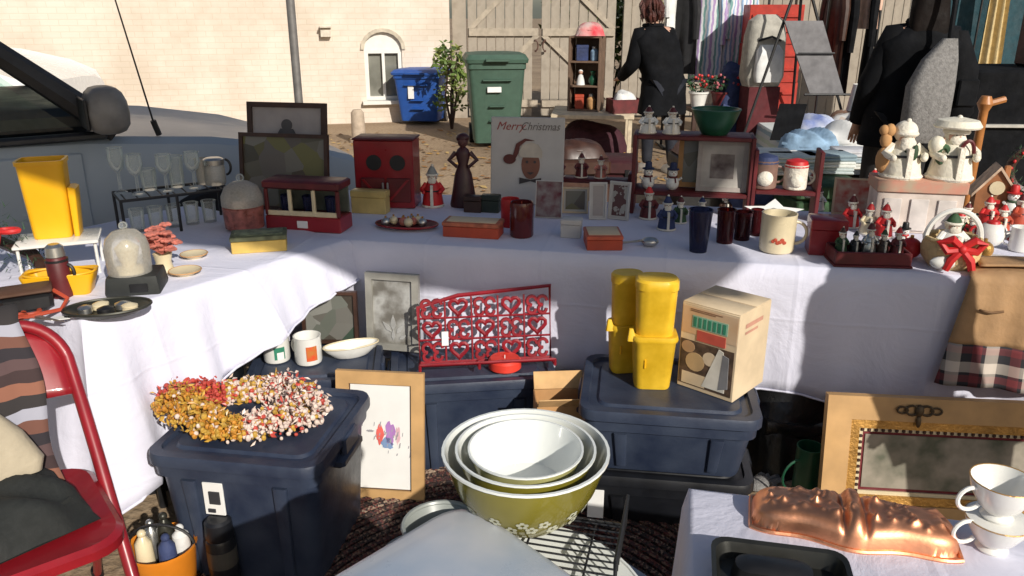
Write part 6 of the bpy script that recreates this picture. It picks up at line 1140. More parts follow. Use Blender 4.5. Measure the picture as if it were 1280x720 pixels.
framepx('picture_frame', 'dark green garden picture in shade behind the painted mugs', 376, 446, 425, 368, 2.69, zc-.004, .012, m_dwood, ramped('garden_print', 'voronoi', [(.02, .05, .03), (.10, .11, .09), (.22, .22, .2), (.05, .04, .03)], 14, .5, 0, inter='LINEAR'), rz=BA+R(10), tilt=R(4))
tote('storage_tote', 'black storage tote pushed back under the left table', -1.18, 2.52, 0, R(35), .42, .36, .40, m_blackp)  # added black box, stands in for the shade under the left table
# painted mugs and dish on c
for i, (u0, u1, vb, vt) in enumerate(((331, 364, 456, 420), (370, 404, 459, 417))):
    s = spot(u0, u1, vb, vt, zc-.008); t = mug('painted_mug', ['white mug with green square print on the navy tote', 'white mug with red fruit print on the navy tote'][i], s.x, s.y, zc-.0085, s.w*.5, s.h*.95, m_white, R(150)); rr0 = s.w*.5; g = G()
    an = [-1.45+.16*k for k in range(6)]
    ring = lambda z: [((rr0+.0012)*math.cos(a-R(150)), (rr0+.0012)*math.sin(a-R(150)), z) for a in an]
    g.rings([ring(s.h*.2), ring(s.h*.7)], False, False, False); g.out('print', m_grn if i == 0 else mat('fruit_print', (.6, .25, .05), .5, col2=(.6, .05, .02), var=.2, scale=40), t)
    if i == 0:
        an = [-1.25+.1*k for k in range(6)]; g = G(); g.rings([[((rr0+.002)*math.cos(a-R(150)), (rr0+.002)*math.sin(a-R(150)), z) for a in an] for z in (s.h*.2, s.h*.5)], False, False, False); g.out('print_centre', m_paper, t)
s = spot(407, 474, 455, 424, zc-.008, .14); ds = thing('boat_dish', 'long white boat shaped dish beside the painted mugs', 'dish', s.x, s.y, zc-.0085, R(24)); g = G(); g.lathe([(.05, 0), (.06, .004), (.09, .03), (.1, .045), (.095, .045), (.085, .03), (.05, .008), (.002, .007)], 26, sx=1.0, sy=.42); g.out('shell', m_white, ds); g = G(); g.torus(0, 0, .045, .098, .003, 26, 6, 1, .42); g.out('rim', m_cream, ds)
s = spot(403, 432, 430, 408, zc-.008, .03); carton('small_packet', 'pink and blue printed packet behind the boat dish', s.x, s.y+.06, zc-.0085, s.w, .03, s.h*1.2, mat('pink_packet', (.55, .3, .3), .6, col2=(.2, .4, .55), var=.2, scale=25), R(10))
# yellow canisters
for i, (u0, u1, vb, vt, ua) in enumerate(((785, 841, 489, 346, R(-4)), (757, 800, 470, 340, R(6)))):
    s = spot(u0, u1, vb, vt, zd+LZ+.001, .11); w = s.w; h = s.h; d = w*.8; t = thing('yellow_canister', ['yellow plastic canister in holder in front of its twin', 'yellow plastic canister in holder behind its twin'][i], 'canister', s.x, s.y, zd+LZ+.001, ua)
    g = G(); hl = h*.50; g.loft([(0, w*.76, d*.76, .022), (.006, w*.8, d*.8, .025), (hl*.86, w*.95, d*.95, .03), (hl*.9, w*1.02, d*1.02, .03), (hl*.94, w*1.04, d*1.04, .03), (hl, w*1.0, d*1.0, .03)], 5); g.out('holder', m_yellow, t)
    g = G(); g.loft([(hl*.985, w*.8, d*.8, .03), (hl*1.0, w*.82, d*.82, .035), (h*.9, w*.9, d*.9, .04), (h*.91, w*.94, d*.94, .04), (h*.98, w*.94, d*.94, .04), (h, w*.84, d*.84, .04)], 5); g.out('tumbler', m_yellow, t)
    g = G(); g.loft([(hl*.9, .03, .02, .005, -w*.5, -d*.3), (hl*1.12, .012, .008, .003, -w*.53, -d*.3)], 2); g.out('hook', m_yellow, t); g = G(); g.box(-w*.2, -d*.43, hl*.42, .006, .012, .03); g.out('notch_mark', m_amber, t)
# printed appliance carton
zk = zd+LZ+.001; k0 = on(846, 480, zk)[:2]; k1 = on(915, 504, zk)[:2]; k2 = on(968, 492, zk)[:2]
wk = .215; dk = .125; aK = math.atan2(k1[1]-k0[1], k1[0]-k0[0]); wk = math.hypot(k1[0]-k0[0], k1[1]-k0[1])
nx = Vector((math.cos(aK), math.sin(aK))); ny = Vector((-nx.y, nx.x)); dk = .20; ck = Vector(k1)-nx*wk/2+ny*dk/2; hk = zat(396, k1[1])-zk
bxk = thing('appliance_carton', 'cream appliance carton with food photographs and red band', 'box', ck.x, ck.y, zk, aK)
g = G(); g.box(0, 0, 0, wk, dk, hk, .002); g.out('carton', m_card, bxk); 
for k in (-1, 1): g = G(); g.box(0, k*dk*.252, hk+.0005, wk*.99, dk*.48, .0025, .0005); g.out('flap', m_card, bxk)
yf = -dk/2
g = G(); [g.plate([(-wk*.34, hk*(.925+.018*k)), (wk*(.1+.12*k), hk*(.925+.018*k)), (wk*(.1+.12*k), hk*(.933+.018*k)), (-wk*.34, hk*(.933+.018*k))], yf-.0024, yf-.0012) for k in range(2)]; g.out('small_print', mat('brown_ink', (.25, .13, .07), .7), bxk, 'stuff')
def pr(nm, poly, m, dep=.0012): g = G(); g.plate([(-wk/2+a*wk, b*hk) for a, b in poly], yf-dep, yf-.0002); return g.out(nm, m, bxk)
pr('header_panel', [(.02, .66), (.98, .66), (.98, .97), (.02, .97)], mat('peach_print', (.62, .38, .2), .7, col2=(.66, .52, .36), var=.05, scale=6))
pr('red_band', [(.30, .60), (.80, .60), (.80, .72), (.30, .72)], m_redp, .0024); pr('green_band', [(.2, .74), (.82, .74), (.82, .88), (.2, .88)], mat('pale_green_print', (.25, .42, .3), .7), .0024)
g = G()
for k in range(7): X = -wk/2+wk*(.23+.085*k); g.plate([(X, hk*.755), (X+wk*.05, hk*.755), (X+wk*.05, hk*.865), (X, hk*.865)], yf-.0034, yf-.0024)
g.out('heavy_lettering', m_grn, bxk)
pr('photo_panel', [(.02, .05), (.96, .05), (.96, .58), (.02, .58)], mat('dark_brown_print', (.09, .055, .035), .6, var=.5, scale=40))
for nm, cx, cz, ra_, rb_, m in (('pie_photo', .3, .34, .17, .11, mat('crust_print', (.5, .34, .17), .7)), ('roll_photo', .16, .5, .12, .07, mat('roll_print', (.42, .26, .14), .7)), ('cake_photo', .55, .42, .12, .08, mat('cake_print', (.6, .48, .33), .7))): g = G(); g.disc(-wk/2+cx*wk, cz*hk, ra_*wk, yf-.0022, yf-.0012, 16, rb_*hk); g.out(nm, m, bxk)
pr('board_photo', [(.08, .06), (.5, .06), (.5, .2), (.08, .2)], m_card, .0022)
pr('slicer_photo', [(.45, .08), (.85, .08), (.85, .2), (.78, .55), (.70, .57)], mat('white_appliance_print', (.66, .63, .55), .7), .003); pr('slicer_shadow', [(.74, .1), (.9, .14), (.88, .5), (.78, .52)], mat('grey_print', (.2, .2, .21), .7), .0036)
g = G(); g.plate([(0, 0), (1, 0), (1, 1), (0, 1)], 0, 1)
g.bm.free(); g = G()
for a, b, c, d in ((.2, .82, .75, .87), (.2, .75, .6, .78)): g.raw([(wk/2+.0012, yf+a*dk, b*hk), (wk/2+.0012, yf+c*dk, b*hk), (wk/2+.0012, yf+c*dk, d*hk), (wk/2+.0012, yf+a*dk, d*hk)], [(0, 1, 2, 3)])
g.out('side_print', mat('rose_print', (.55, .28, .2), .7), bxk)
# framed watercolour leaning on b
s = spot(436, 530, 606, 468, 0, .02); tw_ = R(9); fx_, fy_ = s.x+.0, s.y; hw_ = (zat(470, s.y-.07))/math.cos(tw_)
wf = frame('picture_frame', 'pale oak frame with red and violet watercolour leaning on a tote', fx_-.0, fy_-.12, 0, R(-6), s.w*1.12, hw_, .042, m_oak, m_paper, tilt=tw_, dep=.02, mount=m_dwood, mw=.004)
zc_ = hw_*.52
for nm, cx, cz, a, b, m in (('red_wash', -.012, .0, .013, .034, m_wash), ('violet_wash', .022, .004, .017, .044, m_wash2), ('blue_wash', .012, -.03, .02, .02, m_wash3), ('pink_wash', .048, .0, .008, .03, mat('pink_wash_ink', (.72, .45, .5), .8)), ('brush_mark', -.045, .012, .013, .004, mat('grey_wash_ink', (.35, .34, .36), .8))):
    g = G(); q_ = random.Random(nm); g.plate([(cx+.01+a*math.cos(f)*q_.uniform(.65, 1.2), zc_+cz+b*math.sin(f)*q_.uniform(.7, 1.25)) for f in [k*2*math.pi/22 for k in range(22)]], .0076, .0086); g.out(nm, m, wf)
g = G(); q_ = random.Random(4)
for k in range(26): cx = q_.gauss(.02, .04); cz = zc_+q_.gauss(-.01, .035); a = q_.uniform(.001, .004); b = q_.uniform(.003, .012); g.plate([(cx-a, cz-b), (cx+a*.4, cz-b*.6), (cx+a, cz+b), (cx-a*.2, cz+b*.7)], .0074, .0084)
g.out('brush_flecks', MT['grey_wash_ink'], wf, 'stuff')
# brown cardboard box behind bowls
s = spot(668, 733, 560, 485, 0.2, .06); cbx = thing('cardboard_box', 'open brown cardboard box behind the mixing bowls', 'box', s.x, s.y+.02, 0, R(4)); hh_ = zat(500, s.y); g = G()
for a, b, c, e in ((0, -.06, .17, .005), (0, .06, .17, .005), (-.083, 0, .005, .114), (.083, 0, .005, .114)): g.box(a, b, 0, c, e, hh_, .001)
g.out('wall', m_brownc, cbx); g = G(); g.at(0, -.062, hh_, 0, R(40)); g.box(0, 0, 0, .165, .004, .05, .001); g.out('flap', mat('pale_cardboard', (.62, .38, .17), .8), cbx); g = G(); g.at(0, .062, hh_, 0, R(-35)); g.box(0, 0, 0, .165, .004, .06, .001); g.out('flap', mat('pale_cardboard', (.62, .38, .17), .8), cbx); g = G(); g.box(0, 0, .001, .16, .11, .004, .001); g.out('bottom', m_brownc, cbx)
# black bag, green cup at right
x, y, _ = on(985, 600, 0); heap('rubbish_bag', 'crumpled black plastic bag between the totes and gold frame', 'bag', x+.05, y+.22, 0, .44, .4, .33, mat('black_polythene', (.010, .010, .010), .3, bump=.6, bscale=18), .3, 24, 43, .45)
s = spot(994, 1017, 613, 580, .05); gc = mug('green_cup', 'green enamel cup beside the large gold frame', s.x, s.y, 0, .042, .20, m_green, R(200), cat='cup')
x, y, _ = on(944, 585, .05); gl2 = thing('grey_glove', 'grey knitted glove dropped beside the black bag', 'glove', x, y-.05, 0, R(40)); g = G(); g.ball(0, 0, .02, .05, .035, .02, 12, 7); g.tube([(.04, -.03, .015), (.02, -.06, .015)], .011, 7); g.out('palm', m_grey, gl2)
for k in range(4): g = G(); g.tube([(.03, -.024+.016*k, .02), (.075+.008*(k in (1, 2)), -.03+.02*k, .016), (.1+.008*(k in (1, 2)), -.032+.021*k, .012)], [.010, .010, .008], 7); g.out('finger', m_grey, gl2)
# big gold frame leaning at right
gy_ = 2.2; X0 = upx(1036, gy_, .4); wg = .86; hg = zat(492, gy_+.05)/math.cos(R(10))
gf = frame('picture_frame', 'large oak and gilt frame with floral crest leaning below the coat', X0+wg/2*math.cos(R(-6)), gy_-.09, 0, R(-6), wg, hg, .075, m_oak, ramped('hunting_print', 'noise', [(.05, .05, .045), (.20, .18, .15), (.33, .29, .23), (.08, .09, .06), (.26, .21, .15)], 7, .4, 0, inter='LINEAR'), tilt=R(10), dep=.035, mount=mat('maroon_mount', (.16, .02, .025), .8), mw=.05)
b0 = .075
for nm, ins, wdt, m, yy in (('gilt_liner', .0, .028, m_gold, .006), ('beaded_liner', .028, .012, m_cream, .012)):
    a = wg/2-b0-ins; z0_, z1_ = b0+ins, hg-b0-ins
    for q in ([(-a, z0_), (a, z0_), (a-wdt, z0_+wdt), (-a+wdt, z0_+wdt)], [(-a+wdt, z1_-wdt), (a-wdt, z1_-wdt), (a, z1_), (-a, z1_)], [(-a, z0_), (-a+wdt, z0_+wdt), (-a+wdt, z1_-wdt), (-a, z1_)], [(a, z0_), (a, z1_), (a-wdt, z1_-wdt), (a-wdt, z0_+wdt)]): g = G(); g.plate(q, yy, .024); g.out(nm, m, gf)
    if nm == 'beaded_liner':
        g = G(); k = int(2*a/.02)
        for i in range(k): g.box(-a+2*a*(i+.5)/k, yy-.002, z1_-wdt+.001, .010, .006, wdt-.002, .002)
        for i in range(int((z1_-z0_)/.02)): g.box(-a+wdt/2, yy-.002, z0_+.02*(i+.3), wdt-.002, .006, .010, .002)
        g.out('bead_row', m_dwood, gf, 'stuff')
g = G(); cz_ = hg-.036; cxo = -wg/2+.27
for k in (-1, 1):
    g.torus(cxo+k*.022, -.006, cz_, .015, .004, 12, 6, 1.2, 1, 0, None, True); g.torus(cxo+k*.05, -.006, cz_, .013, .0035, 12, 6, 1.2, .8, 0, None, True)
g.ball(cxo, -.006, cz_, .014, .008, .02, 10, 6); g.ball(cxo, -.006, cz_-.035, .008, .006, .02, 8, 5); g.out('crest', mat('bronze_crest', (.10, .07, .04), .4, metal=.6), gf)
# white box lid below the coat
x, y, _ = on(1250, 497, .28); wp = thing('white_carton', 'flat white carton lying behind the gold frame below the coat', 'box', x+.02, y+.12, 0, BA); hz_ = zat(490, y+.02); g = G(); g.box(0, 0, 0, .36, .2, hz_-.03, .003); g.out('tray', m_paper, wp); g = G(); g.box(0, 0, hz_-.03, .37, .21, .03, .003); g.out('lid', m_paper, wp)

# ================================================================== BRAIDED RUG
m_braid = [ramped('braid_dark', 'voronoi', [(.02, .014, .012), (.10, .035, .03), (.03, .02, .02), (.20, .13, .09), (.04, .025, .02)], 150, .95, .5), ramped('braid_tan', 'voronoi', [(.22, .14, .10), (.06, .03, .025), (.34, .25, .18), (.03, .02, .018), (.16, .05, .04)], 150, .95, .5), ramped('braid_red', 'voronoi', [(.10, .025, .02), (.03, .018, .016), (.16, .09, .06), (.05, .02, .02)], 150, .95, .5)]
rg = thing('braided_rug', 'oval braided rug in dark brown, red and cream', 'rug', -.02, 1.62, .002, R(-8))
for i in range(30):
    q = .03+.0265*i; g = G(); n_ = 56+2*i; pts = [((q+.16)*math.cos(2*math.pi*k/n_)*1.0, (q+.06)*math.sin(2*math.pi*k/n_)*1.16, .009+.0022*math.sin(k*math.pi)) for k in range(n_)]
    g.tube(pts, .0122, 5, True); g.out('braid', m_braid[(i*7//3) % 3 if i % 4 else 0], rg)

# ================================================================== RED FOLDING CHAIR
ch = thing('folding_chair', 'red metal folding chair draped with clothes beside the left table', 'chair', -1.19, 1.58, 0, R(39)); hw = .225
for k in (-1, 1):
    g = G(); g.tube([(k*hw, -.30, .01), (k*hw, -.05, .40), (k*hw, .02, .51), (k*hw, .10, .62)]+[(k*(hw-.11+.11*math.cos(f)), .16+.055*math.sin(f)**.8, .70+.115*math.sin(f)) for f in [i*math.pi/20 for i in range(1, 11)]]+[(0, .217, .818)], .0155, 10); g.out('side_tube', m_red, ch)
    g = G(); g.tube([(k*hw*.9, .26, .01), (k*hw*.9, .08, .30), (k*hw*.9, -.14, .435)], .0115, 9); g.out('leg', m_red, ch)
    for yy in (-.30, .26): g = G(); g.lathe([(.016, 0), (.016, .03)], 10, k*hw*(1 if yy < 0 else .9), yy); g.out('foot_cap', m_blackp, ch)
for a, b in (((-hw, -.2, .166), (hw, -.2, .166)), ((-hw*.9, .2, .106), (hw*.9, .2, .106))): g = G(); g.tube([a, b], .009, 8); g.out('stretcher', m_red, ch)
def back(a, b):
    u = a*2-1; z = .645+.155*b; zt_ = z-.035*max(0, abs(u)-.7)/.3*b; return (u*hw*.95*(1-.10*max(0, b-.6)), .085+(z-.6)*.58+.022*(1-u*u)-.0, zt_)
g = G(); g.grid(back, 18, 8); o = g.out('backrest', m_red, ch, angle=60); md = o.modifiers.new('t', 'SOLIDIFY'); md.thickness = .006
g = G(); g.loft([(.425, .40, .38, .06), (.43, .42, .40, .07), (.452, .425, .405, .075), (.462, .40, .38, .07), (.456, .33, .31, .06), (.455, .2, .2, .05)], 5, 0, -.10); g.out('seat', m_red, ch)
cxh, cyh = ch.location.x, ch.location.y
cl = lambda a, b: (cxh+a*math.cos(R(39))-b*math.sin(R(39)), cyh+a*math.sin(R(39))+b*math.cos(R(39)))
# striped blanket over the backrest, khaki bag, black jacket on the seat
m_blanket = ramped('striped_blanket', 'stripe', [(.03, .025, .03), (.16, .07, .05), (.36, .36, .42), (.035, .03, .03), (.26, .11, .07), (.05, .03, .03), (.10, .06, .06)], 5.2, .95, .2, axis=2, noise=.15)
bl_ = thing('striped_blanket', 'brown and grey striped blanket hung over the chair back', 'blanket', *cl(.01, 0), 0, R(39))
def blk(a, b):
    u = a*2-1; s = b*.62                        # from behind, over the top, down the front
    if s < .14: return (u*.135, .262, .70+s+.0)
    if s < .20: f = (s-.14)/.06; return (u*.135, .235+.030*math.cos(f*math.pi), .842+.018*math.sin(f*math.pi))
    z = .84-(s-.20); return (u*.135+.01*math.sin(z*20), .205-(.84-z)*.50-.010*abs(math.sin(u*5))-.012, z)
g = G(); g.grid(blk, 16, 40); o = g.out('cloth', m_blanket, bl_, angle=70); md = o.modifiers.new('t', 'SOLIDIFY'); md.thickness = .008; md.offset = 0
g = G()
for i in range(14): X = -.13+.02*i; g.tube([(X, -.022, .425), (X+.003, -.03, .462)], .002, 4)
g.out('fringe', m_blanket, bl_)
jk = heap('black_jacket', 'black jacket folded on the red chair seat', 'jacket', *cl(-.02, -.085), .463, .34, .30, .085, mat('black_fleece', (.014, .016, .015), .9, bump=.4, bscale=30), R(50), 20, 55, .25)
kb = thing('khaki_bag', 'khaki canvas bag leaning against the striped blanket', 'bag', *cl(-.02, -.03), .545, R(36), rx=R(-14)); g = G(); g.loft([(0, .24, .05, .02), (.03, .26, .07, .03), (.1, .22, .06, .03, -.01, 0), (.2, .13, .05, .02, -.04, 0), (.24, .08, .03, .01, -.05, 0)], 4); g.out('pouch', m_khaki, kb); g = G(); g.tube([(-.08, 0, .23), (-.06, .0, .3), (-.02, 0, .23)], .006); g.out('strap', m_khaki, kb)
# orange tub with knick-knacks and black flask on the ground before tote a
s = spot(182, 254, 745, 680, .02, .15); tb_ = thing('orange_tub', 'orange plastic tub of knick-knacks on the ground by the chair', 'tub', s.x+.0, s.y-.02, 0); rt = .088; ht = zat(690, s.y-.05)
g = G(); g.lathe([(rt*.8, 0), (rt*.84, .006), (rt, ht), (rt*1.05, ht), (rt*1.05, ht+.008), (rt*.95, ht), (rt*.8, .012), (.002, .011)], 24); g.out('tub', mat('orange_plastic', (.62, .2, .015), .4, var=.1), tb_); g = G(); g.tube([(rt*1.03*math.cos(a), -.01*0, ht+rt*.75*math.sin(a)) for a in [i*math.pi/12 for i in range(13)]], .004, 6); g.out('handle', m_black, tb_)
for i, (a, b, m, hh) in enumerate(((-.035, -.03, m_cream, .07), (.03, -.035, m_navyc, .06), (.0, .03, m_dk, .085), (.045, .02, m_wcl, .05), (-.04, .03, m_steel, .06))):
    t = thing('knick_knack', ['cream figurine poking out of the orange tub', 'navy packet poking out of the orange tub', 'dark bottle poking out of the orange tub', 'white ball ornament in the orange tub', 'silver jar poking out of the orange tub'][i], 'ornament', s.x+a, s.y-.02+b, .0115, i); g = G(); q = ht*.9; g.lathe([(.018, 0), (.026, q*.5), (.022, q+hh*.5), (.008, q+hh*.8)], 12); g.out('body', m, t); g = G(); g.ball(0, 0, q+hh*.9, .012); g.out('top', m, t)
s = spot(264, 306, 742, 645, .02, .085); fl = thing('black_flask', 'black vacuum flask with grey band standing before the navy tote', 'flask', s.x, s.y, 0); hf = zat(648, s.y); r = .04; g = G(); g.lathe([(r*.95, 0), (r, .008), (r, hf*.72), (r*.9, hf*.76)], 20); g.out('body', m_blackp, fl); g = G(); g.lathe([(r*.92, hf*.76), (r*.96, hf*.78), (r*.9, hf*.97), (r*.7, hf)], 20); g.out('cap', m_blackp, fl); g = G(); g.lathe([(r*1.015, hf*.4), (r*1.015, hf*.62)], 20); g.out('band', mat('grey_band', (.07, .065, .055), .4), fl)

# ================================================================== FOREGROUND MIDDLE: ROUND STAND WITH THE MIXING BOWLS
SZ = .715; sc_ = (-.01, .86); sx0 = thing('round_stand', 'small round dark stand under the mixing bowls', 'stand', sc_[0], sc_[1], 0); g = G(); g.lathe([(.275, SZ-.03), (.285, SZ-.025), (.285, SZ-.005), (.28, SZ)], 40); g.out('top', m_navy, sx0); g = G(); g.lathe([(.2, 0), (.19, .02), (.05, .05), (.035, .1), (.035, SZ-.06), (.09, SZ-.03)], 20); g.out('pedestal', m_dwood, sx0)
# white oval platter and wire rack
px, py, _ = on(718, 700, SZ+.01); pt = thing('oval_platter', 'white oval platter under the black wire rack', 'platter', .07, 1.0, SZ, R(-50)); g = G(); g.lathe([(.09, 0), (.095, .004), (.15, .018), (.15, .021), (.095, .01), (.002, .009)], 36, sy=.72); g.out('dish', m_milk, pt); g = G(); g.torus(0, 0, .0195, .15, .0035, 36, 6, 1, .72); g.out('rim', m_milk, pt)
wr_ = thing('wire_rack', 'black wire cooling rack with upturned end under the bowls', 'rack', .072, 1.065, SZ+.024, R(-14)); g = G(); w_, d_ = .20, .17
g.tube([(-w_/2, -d_/2, .003), (w_/2, -d_/2, .003), (w_/2, -d_/2, .06), (w_/2, d_/2, .06), (w_/2, d_/2, .003), (-w_/2, d_/2, .003)], .0028, 6, True); g.out('rim_wire', m_dsteel, wr_)
for i in range(11): yy = -d_/2+d_*(i+.5)/11; g = G(); g.tube([(-w_/2, yy, .003), (w_/2, yy, .003), (w_/2, yy, .06)], .0018, 5); g.out('bar', m_dsteel, wr_)
for a in (-.05, .05): g = G(); g.tube([(a, -d_/2, .0), (a, d_/2, .0)], .002, 5); g.out('under_bar', m_dsteel, wr_)
# nested mixing bowls
bz_ = SZ+.03; X, Y, t_ = on(657, 560, .87); R0 = 104/F*t_; hB = .125
def mixing_bowl(label, r, h, z, outer, fl=False):
    t = thing('mixing_bowl', label, 'bowl', X, Y, z, 0, None); g = G(); rb = r*.50
    pf = lambda k, e: [(rb-e, e), (r*.70-e, h*.22+e*.4), (r*.86-e, h*.52), (r*.955-e, h*.85), (r*.985-e, h*.97)]
    g.mi = 0; g.lathe([(rb*.9, 0)]+pf(0, 0)[0:], 40, cap1=False); g.out('outer_glaze', outer, t)
    g = G(); g.lathe([(r*.987, h*.955), (r*1.012, h*.97), (r*1.01, h), (r*.975, h*1.0), (r*.93, h*.85), (r*.83, h*.52), (r*.66, h*.22), (rb*.8, .012), (.002, .010)], 40, cap0=False); g.out('white_lining', m_milk, t)
    if fl:
        g = G()
        for i in range(34):
            a = i*2*math.pi/34+rnd.uniform(-.06, .06); zf = h*(.30+.13*(i % 2))+rnd.uniform(-.004, .004); rs = r*.70+(r*.16)*((zf/h-.22)/.3)
            c = Vector((rs*math.cos(a), rs*math.sin(a), zf)); tg = Vector((-math.sin(a), math.cos(a), 0)); up = Vector((math.cos(a)*.45, math.sin(a)*.45, .89))
            nrm = Vector((math.cos(a)*.9, math.sin(a)*.9, -.43)); up = tg.cross(nrm).normalized()
            for k in range(5):
                q = c+nrm*.0012+(tg*math.cos(k*1.257+a)+up*math.sin(k*1.257+a))*.0065; g.raw([tuple(q+(tg*math.cos(j*1.047)+up*math.sin(j*1.047))*.0042) for j in range(6)], [(0, 1, 2, 3, 4, 5)])
        g.out('flower_print', mat('flower_white', (.5, .5, .38), .4), t, 'stuff')
    return t
mixing_bowl('large olive green mixing bowl with white flower print, outermost of the nest', R0, hB, bz_, m_olive, True)
mixing_bowl('middle mixing bowl nested inside the flowered olive bowl', R0*.84, hB*.84, bz_+.022, m_olive)
mixing_bowl('smallest white mixing bowl nested innermost', R0*.69, hB*.70, bz_+.040, mat('pale_olive_glass', (.36, .34, .14), .2))
# frosted plastic bowls and pale blue tray
for i, (u, v, r) in enumerate(((552, 662, .062), (524, 690, .06))):
    x, y, _ = on(u, v, SZ+.05); t = thing('plastic_bowl', ['frosted plastic bowl behind the pale blue tray', 'frosted plastic bowl under the pale blue tray edge'][i], 'bowl', max(x, -.17+.02*i), y, SZ, 0); hh = .06-.02*i; g = G(); g.lathe([(r*.5, 0), (r*.55, .004), (r*.9, hh*.8), (r, hh), (r*.96, hh), (r*.86, hh*.8), (r*.5, .01), (.002, .009)], 28); g.out('shell', mat('frosted_polythene', (.27, .29, .27), .35, var=.08), t); g = G(); g.torus(0, 0, hh, r*.98, .004, 28, 6); g.out('rim', MT['frosted_polythene'], t)
tz_ = SZ+.075; ax_, ay_, _ = on(581, 612, tz_); m_tray = mat('pale_blue_plastic', (.36, .44, .55), .3, var=.1, scale=7, coat=.3, col2=(.44, .46, .5))
pa = on(392, 722, tz_)[:2]; pb_ = on(742, 722, tz_)[:2]
d1_ = (Vector(pa)-Vector((ax_, ay_))).normalized(); d2_ = (Vector(pb_)-Vector((ax_, ay_))).normalized()
angT = math.atan2(-(d1_+d2_).y, -(d1_+d2_).x); L1 = .36; cxT = ax_; cyT = ay_
tr_ = thing('plastic_tray', 'glossy pale blue plastic tray upside down in the foreground', 'tray', 0, 0, 0)
cor = [Vector((ax_, ay_)), Vector((ax_, ay_))+d1_*L1, Vector((ax_, ay_))+d1_*L1+d2_*L1*.9, Vector((ax_, ay_))+d2_*L1*.9]
cen = sum(cor, Vector((0, 0)))/4; tr_.location = (cen.x, cen.y, SZ)
def rnd_poly(sc, rr):                          # the tray outline with rounded corners
    P = [(c-cen)*sc for c in cor]; out = []
    for i in range(4):
        p, a, b = P[i], (P[i-1]-P[i]).normalized(), (P[(i+1) % 4]-P[i]).normalized()
        s, e = p+a*rr, p+b*rr
        for k in range(7): f = k/6; out.append(s*(1-f)**2+p*2*f*(1-f)+e*f*f)
    return out
th_ = tz_-SZ; g = G(); rs = []
for sc, rr, z in ((1.0, .075, .0), (1.0, .075, .006), (.99, .075, .03), (.972, .075, th_*.66), (.945, .073, th_*.85), (.905, .07, th_*.95), (.84, .065, th_*1.0), (.6, .05, th_*1.05), (.25, .02, th_*1.07)): rs.append([(q.x, q.y, z) for q in rnd_poly(sc, rr)])
g.rings(rs); g.out('shell', m_tray, tr_, angle=50)
g = G(); q = rnd_poly(1.01, .075); g.tube([(a.x, a.y, .004) for a in q], .004, 6, True); g.out('rim', m_tray, tr_)

# ================================================================== FOREGROUND RIGHT: COPPER MOULD, PAN, CUPS
m0 = Vector(on(938, 662, TZ)[:2]); m1 = Vector(on(1203, 706, TZ)[:2]); mc = (m0+m1)/2; Lm = (m1-m0).length; am = math.atan2((m1-m0).y, (m1-m0).x)
ny_ = Vector((-math.sin(am), math.cos(am))); mc = mc+ny_*.048
cm = thing('copper_mould', 'long embossed copper jelly mould on the front white cloth', 'mould', mc.x, mc.y, TZ, am); Wm = .115; rs = []
q = random.Random(5); bumps = [(q.uniform(-.85, .85), q.uniform(-.6, .6), q.uniform(.05, .11), q.uniform(.002, .0062)) for _ in range(90)]
def mz(u, v):
    e = max(0, 1-abs(u)**6-abs(v)**4); b = .040*e**.35
    b += sum(h*math.exp(-(((u-a)*1.5)**2+((v-c)*.55)**2)/(w*w*.55)) for a, c, w, h in bumps)*(e**.5)
    b += .012*e*math.exp(-(u*9)**2)-.012*e**.5*math.exp(-((abs(u)-.10)*26)**2)
    return b
def mp(a, b):
    u, v = a*2-1, b*2-1
    wdt = Wm/2*(1-.32*abs(u)**3)*(1+.12*math.cos(u*6.5)); return (u*Lm/2, v*wdt, .004+mz(u, v))
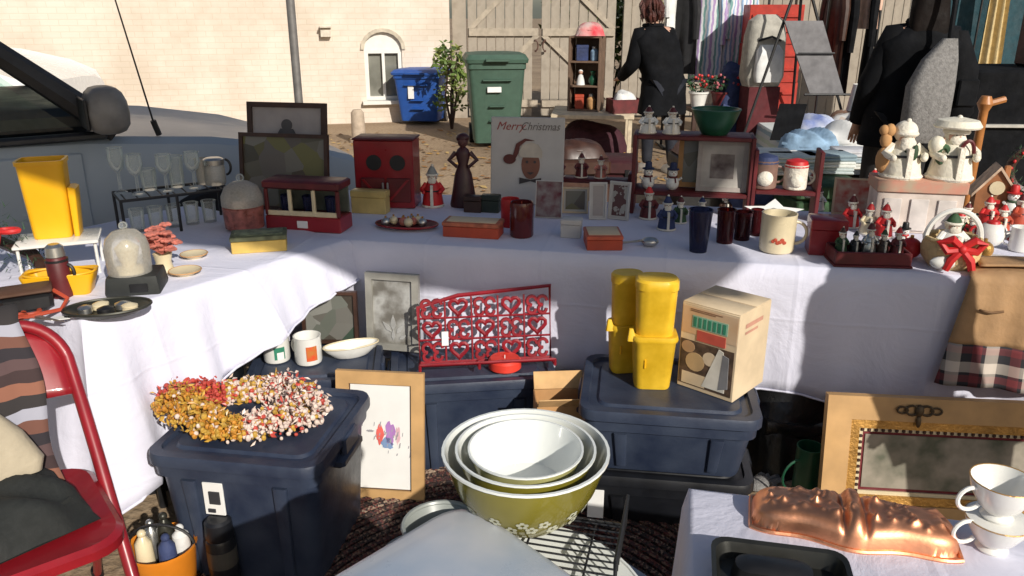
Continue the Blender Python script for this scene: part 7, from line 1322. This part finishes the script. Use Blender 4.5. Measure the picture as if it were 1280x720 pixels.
g = G(); g.grid(mp, 110, 44); g.out('embossed_shell', m_copper, cm, angle=80)
pts = [mp(i/30, 0) for i in range(31)]+[mp(1, i/8) for i in range(1, 8)]+[mp(1-i/30, 1) for i in range(31)]+[mp(0, 1-i/8) for i in range(1, 8)]
g = G(); g.tube([(a, b, .004) for a, b, c in pts], .004, 6, True); g.out('rolled_rim', m_copper, cm)
# dark baking pan at the front edge
bx0, by0, _ = on(948, 700, TZ); bp2 = thing('baking_pan', 'dark grey baking pan in front of the copper mould', 'pan', bx0+.01, by0-.075, TZ, R(-12)); m_pan = mat('dark_steel_pan', (.05, .05, .045), .35, metal=.7); g = G(); g.loft([(0, .17, .12, .02), (.004, .175, .125, .022), (.028, .19, .14, .024), (.03, .2, .15, .026), (.033, .2, .15, .026), (.030, .186, .136, .024), (.006, .17, .12, .02)], 4); g.out('pan', m_pan, bp2); g = G(); g.loft([(.007, .12, .05, .02, -.01, .02), (.03, .11, .045, .02, -.01, .02), (.036, .08, .03, .012, -.01, .02)], 4); g.out('knob_plate', m_dsteel, bp2)
# teacups
for i, (u, vb, r, h, lb) in enumerate(((1262, 712, .047, .05, 'white teacup with gilt edge under the upper cup'), )):
    x, y, _ = on(u, vb, TZ); tcx, tcy = x, y+.05
    for j, (zz, nm) in enumerate(((0, 'white footed teacup at the bottom of the pair'), (.060, 'white footed teacup stacked on the other cup'))):
        t = thing('teacup', nm, 'cup', tcx+(.0, -.004)[j], tcy, TZ+zz, R(8)); g = G(); g.lathe([(.022, 0), (.024, .004), (.018, .01), (.03, .022), (.043, .045), (.048, .066), (.046, .066), (.041, .046), (.028, .025), (.002, .02)] if j else [(.022, 0), (.024, .004), (.018, .01), (.03, .022), (.043, .045), (.048, .058), (.03, .0595), (.002, .0595)], 28); g.out('bowl', m_white, t); g = G(); g.torus(-.052, 0, .038, .019, .0035, 16, 7, 1.1, 1, .6, 5.6, True); g.out('handle', m_white, t); g = G(); g.torus(0, 0, .066 if j else .0575, .047, .0012, 28, 5); g.out('gilt_edge', m_gold, t)
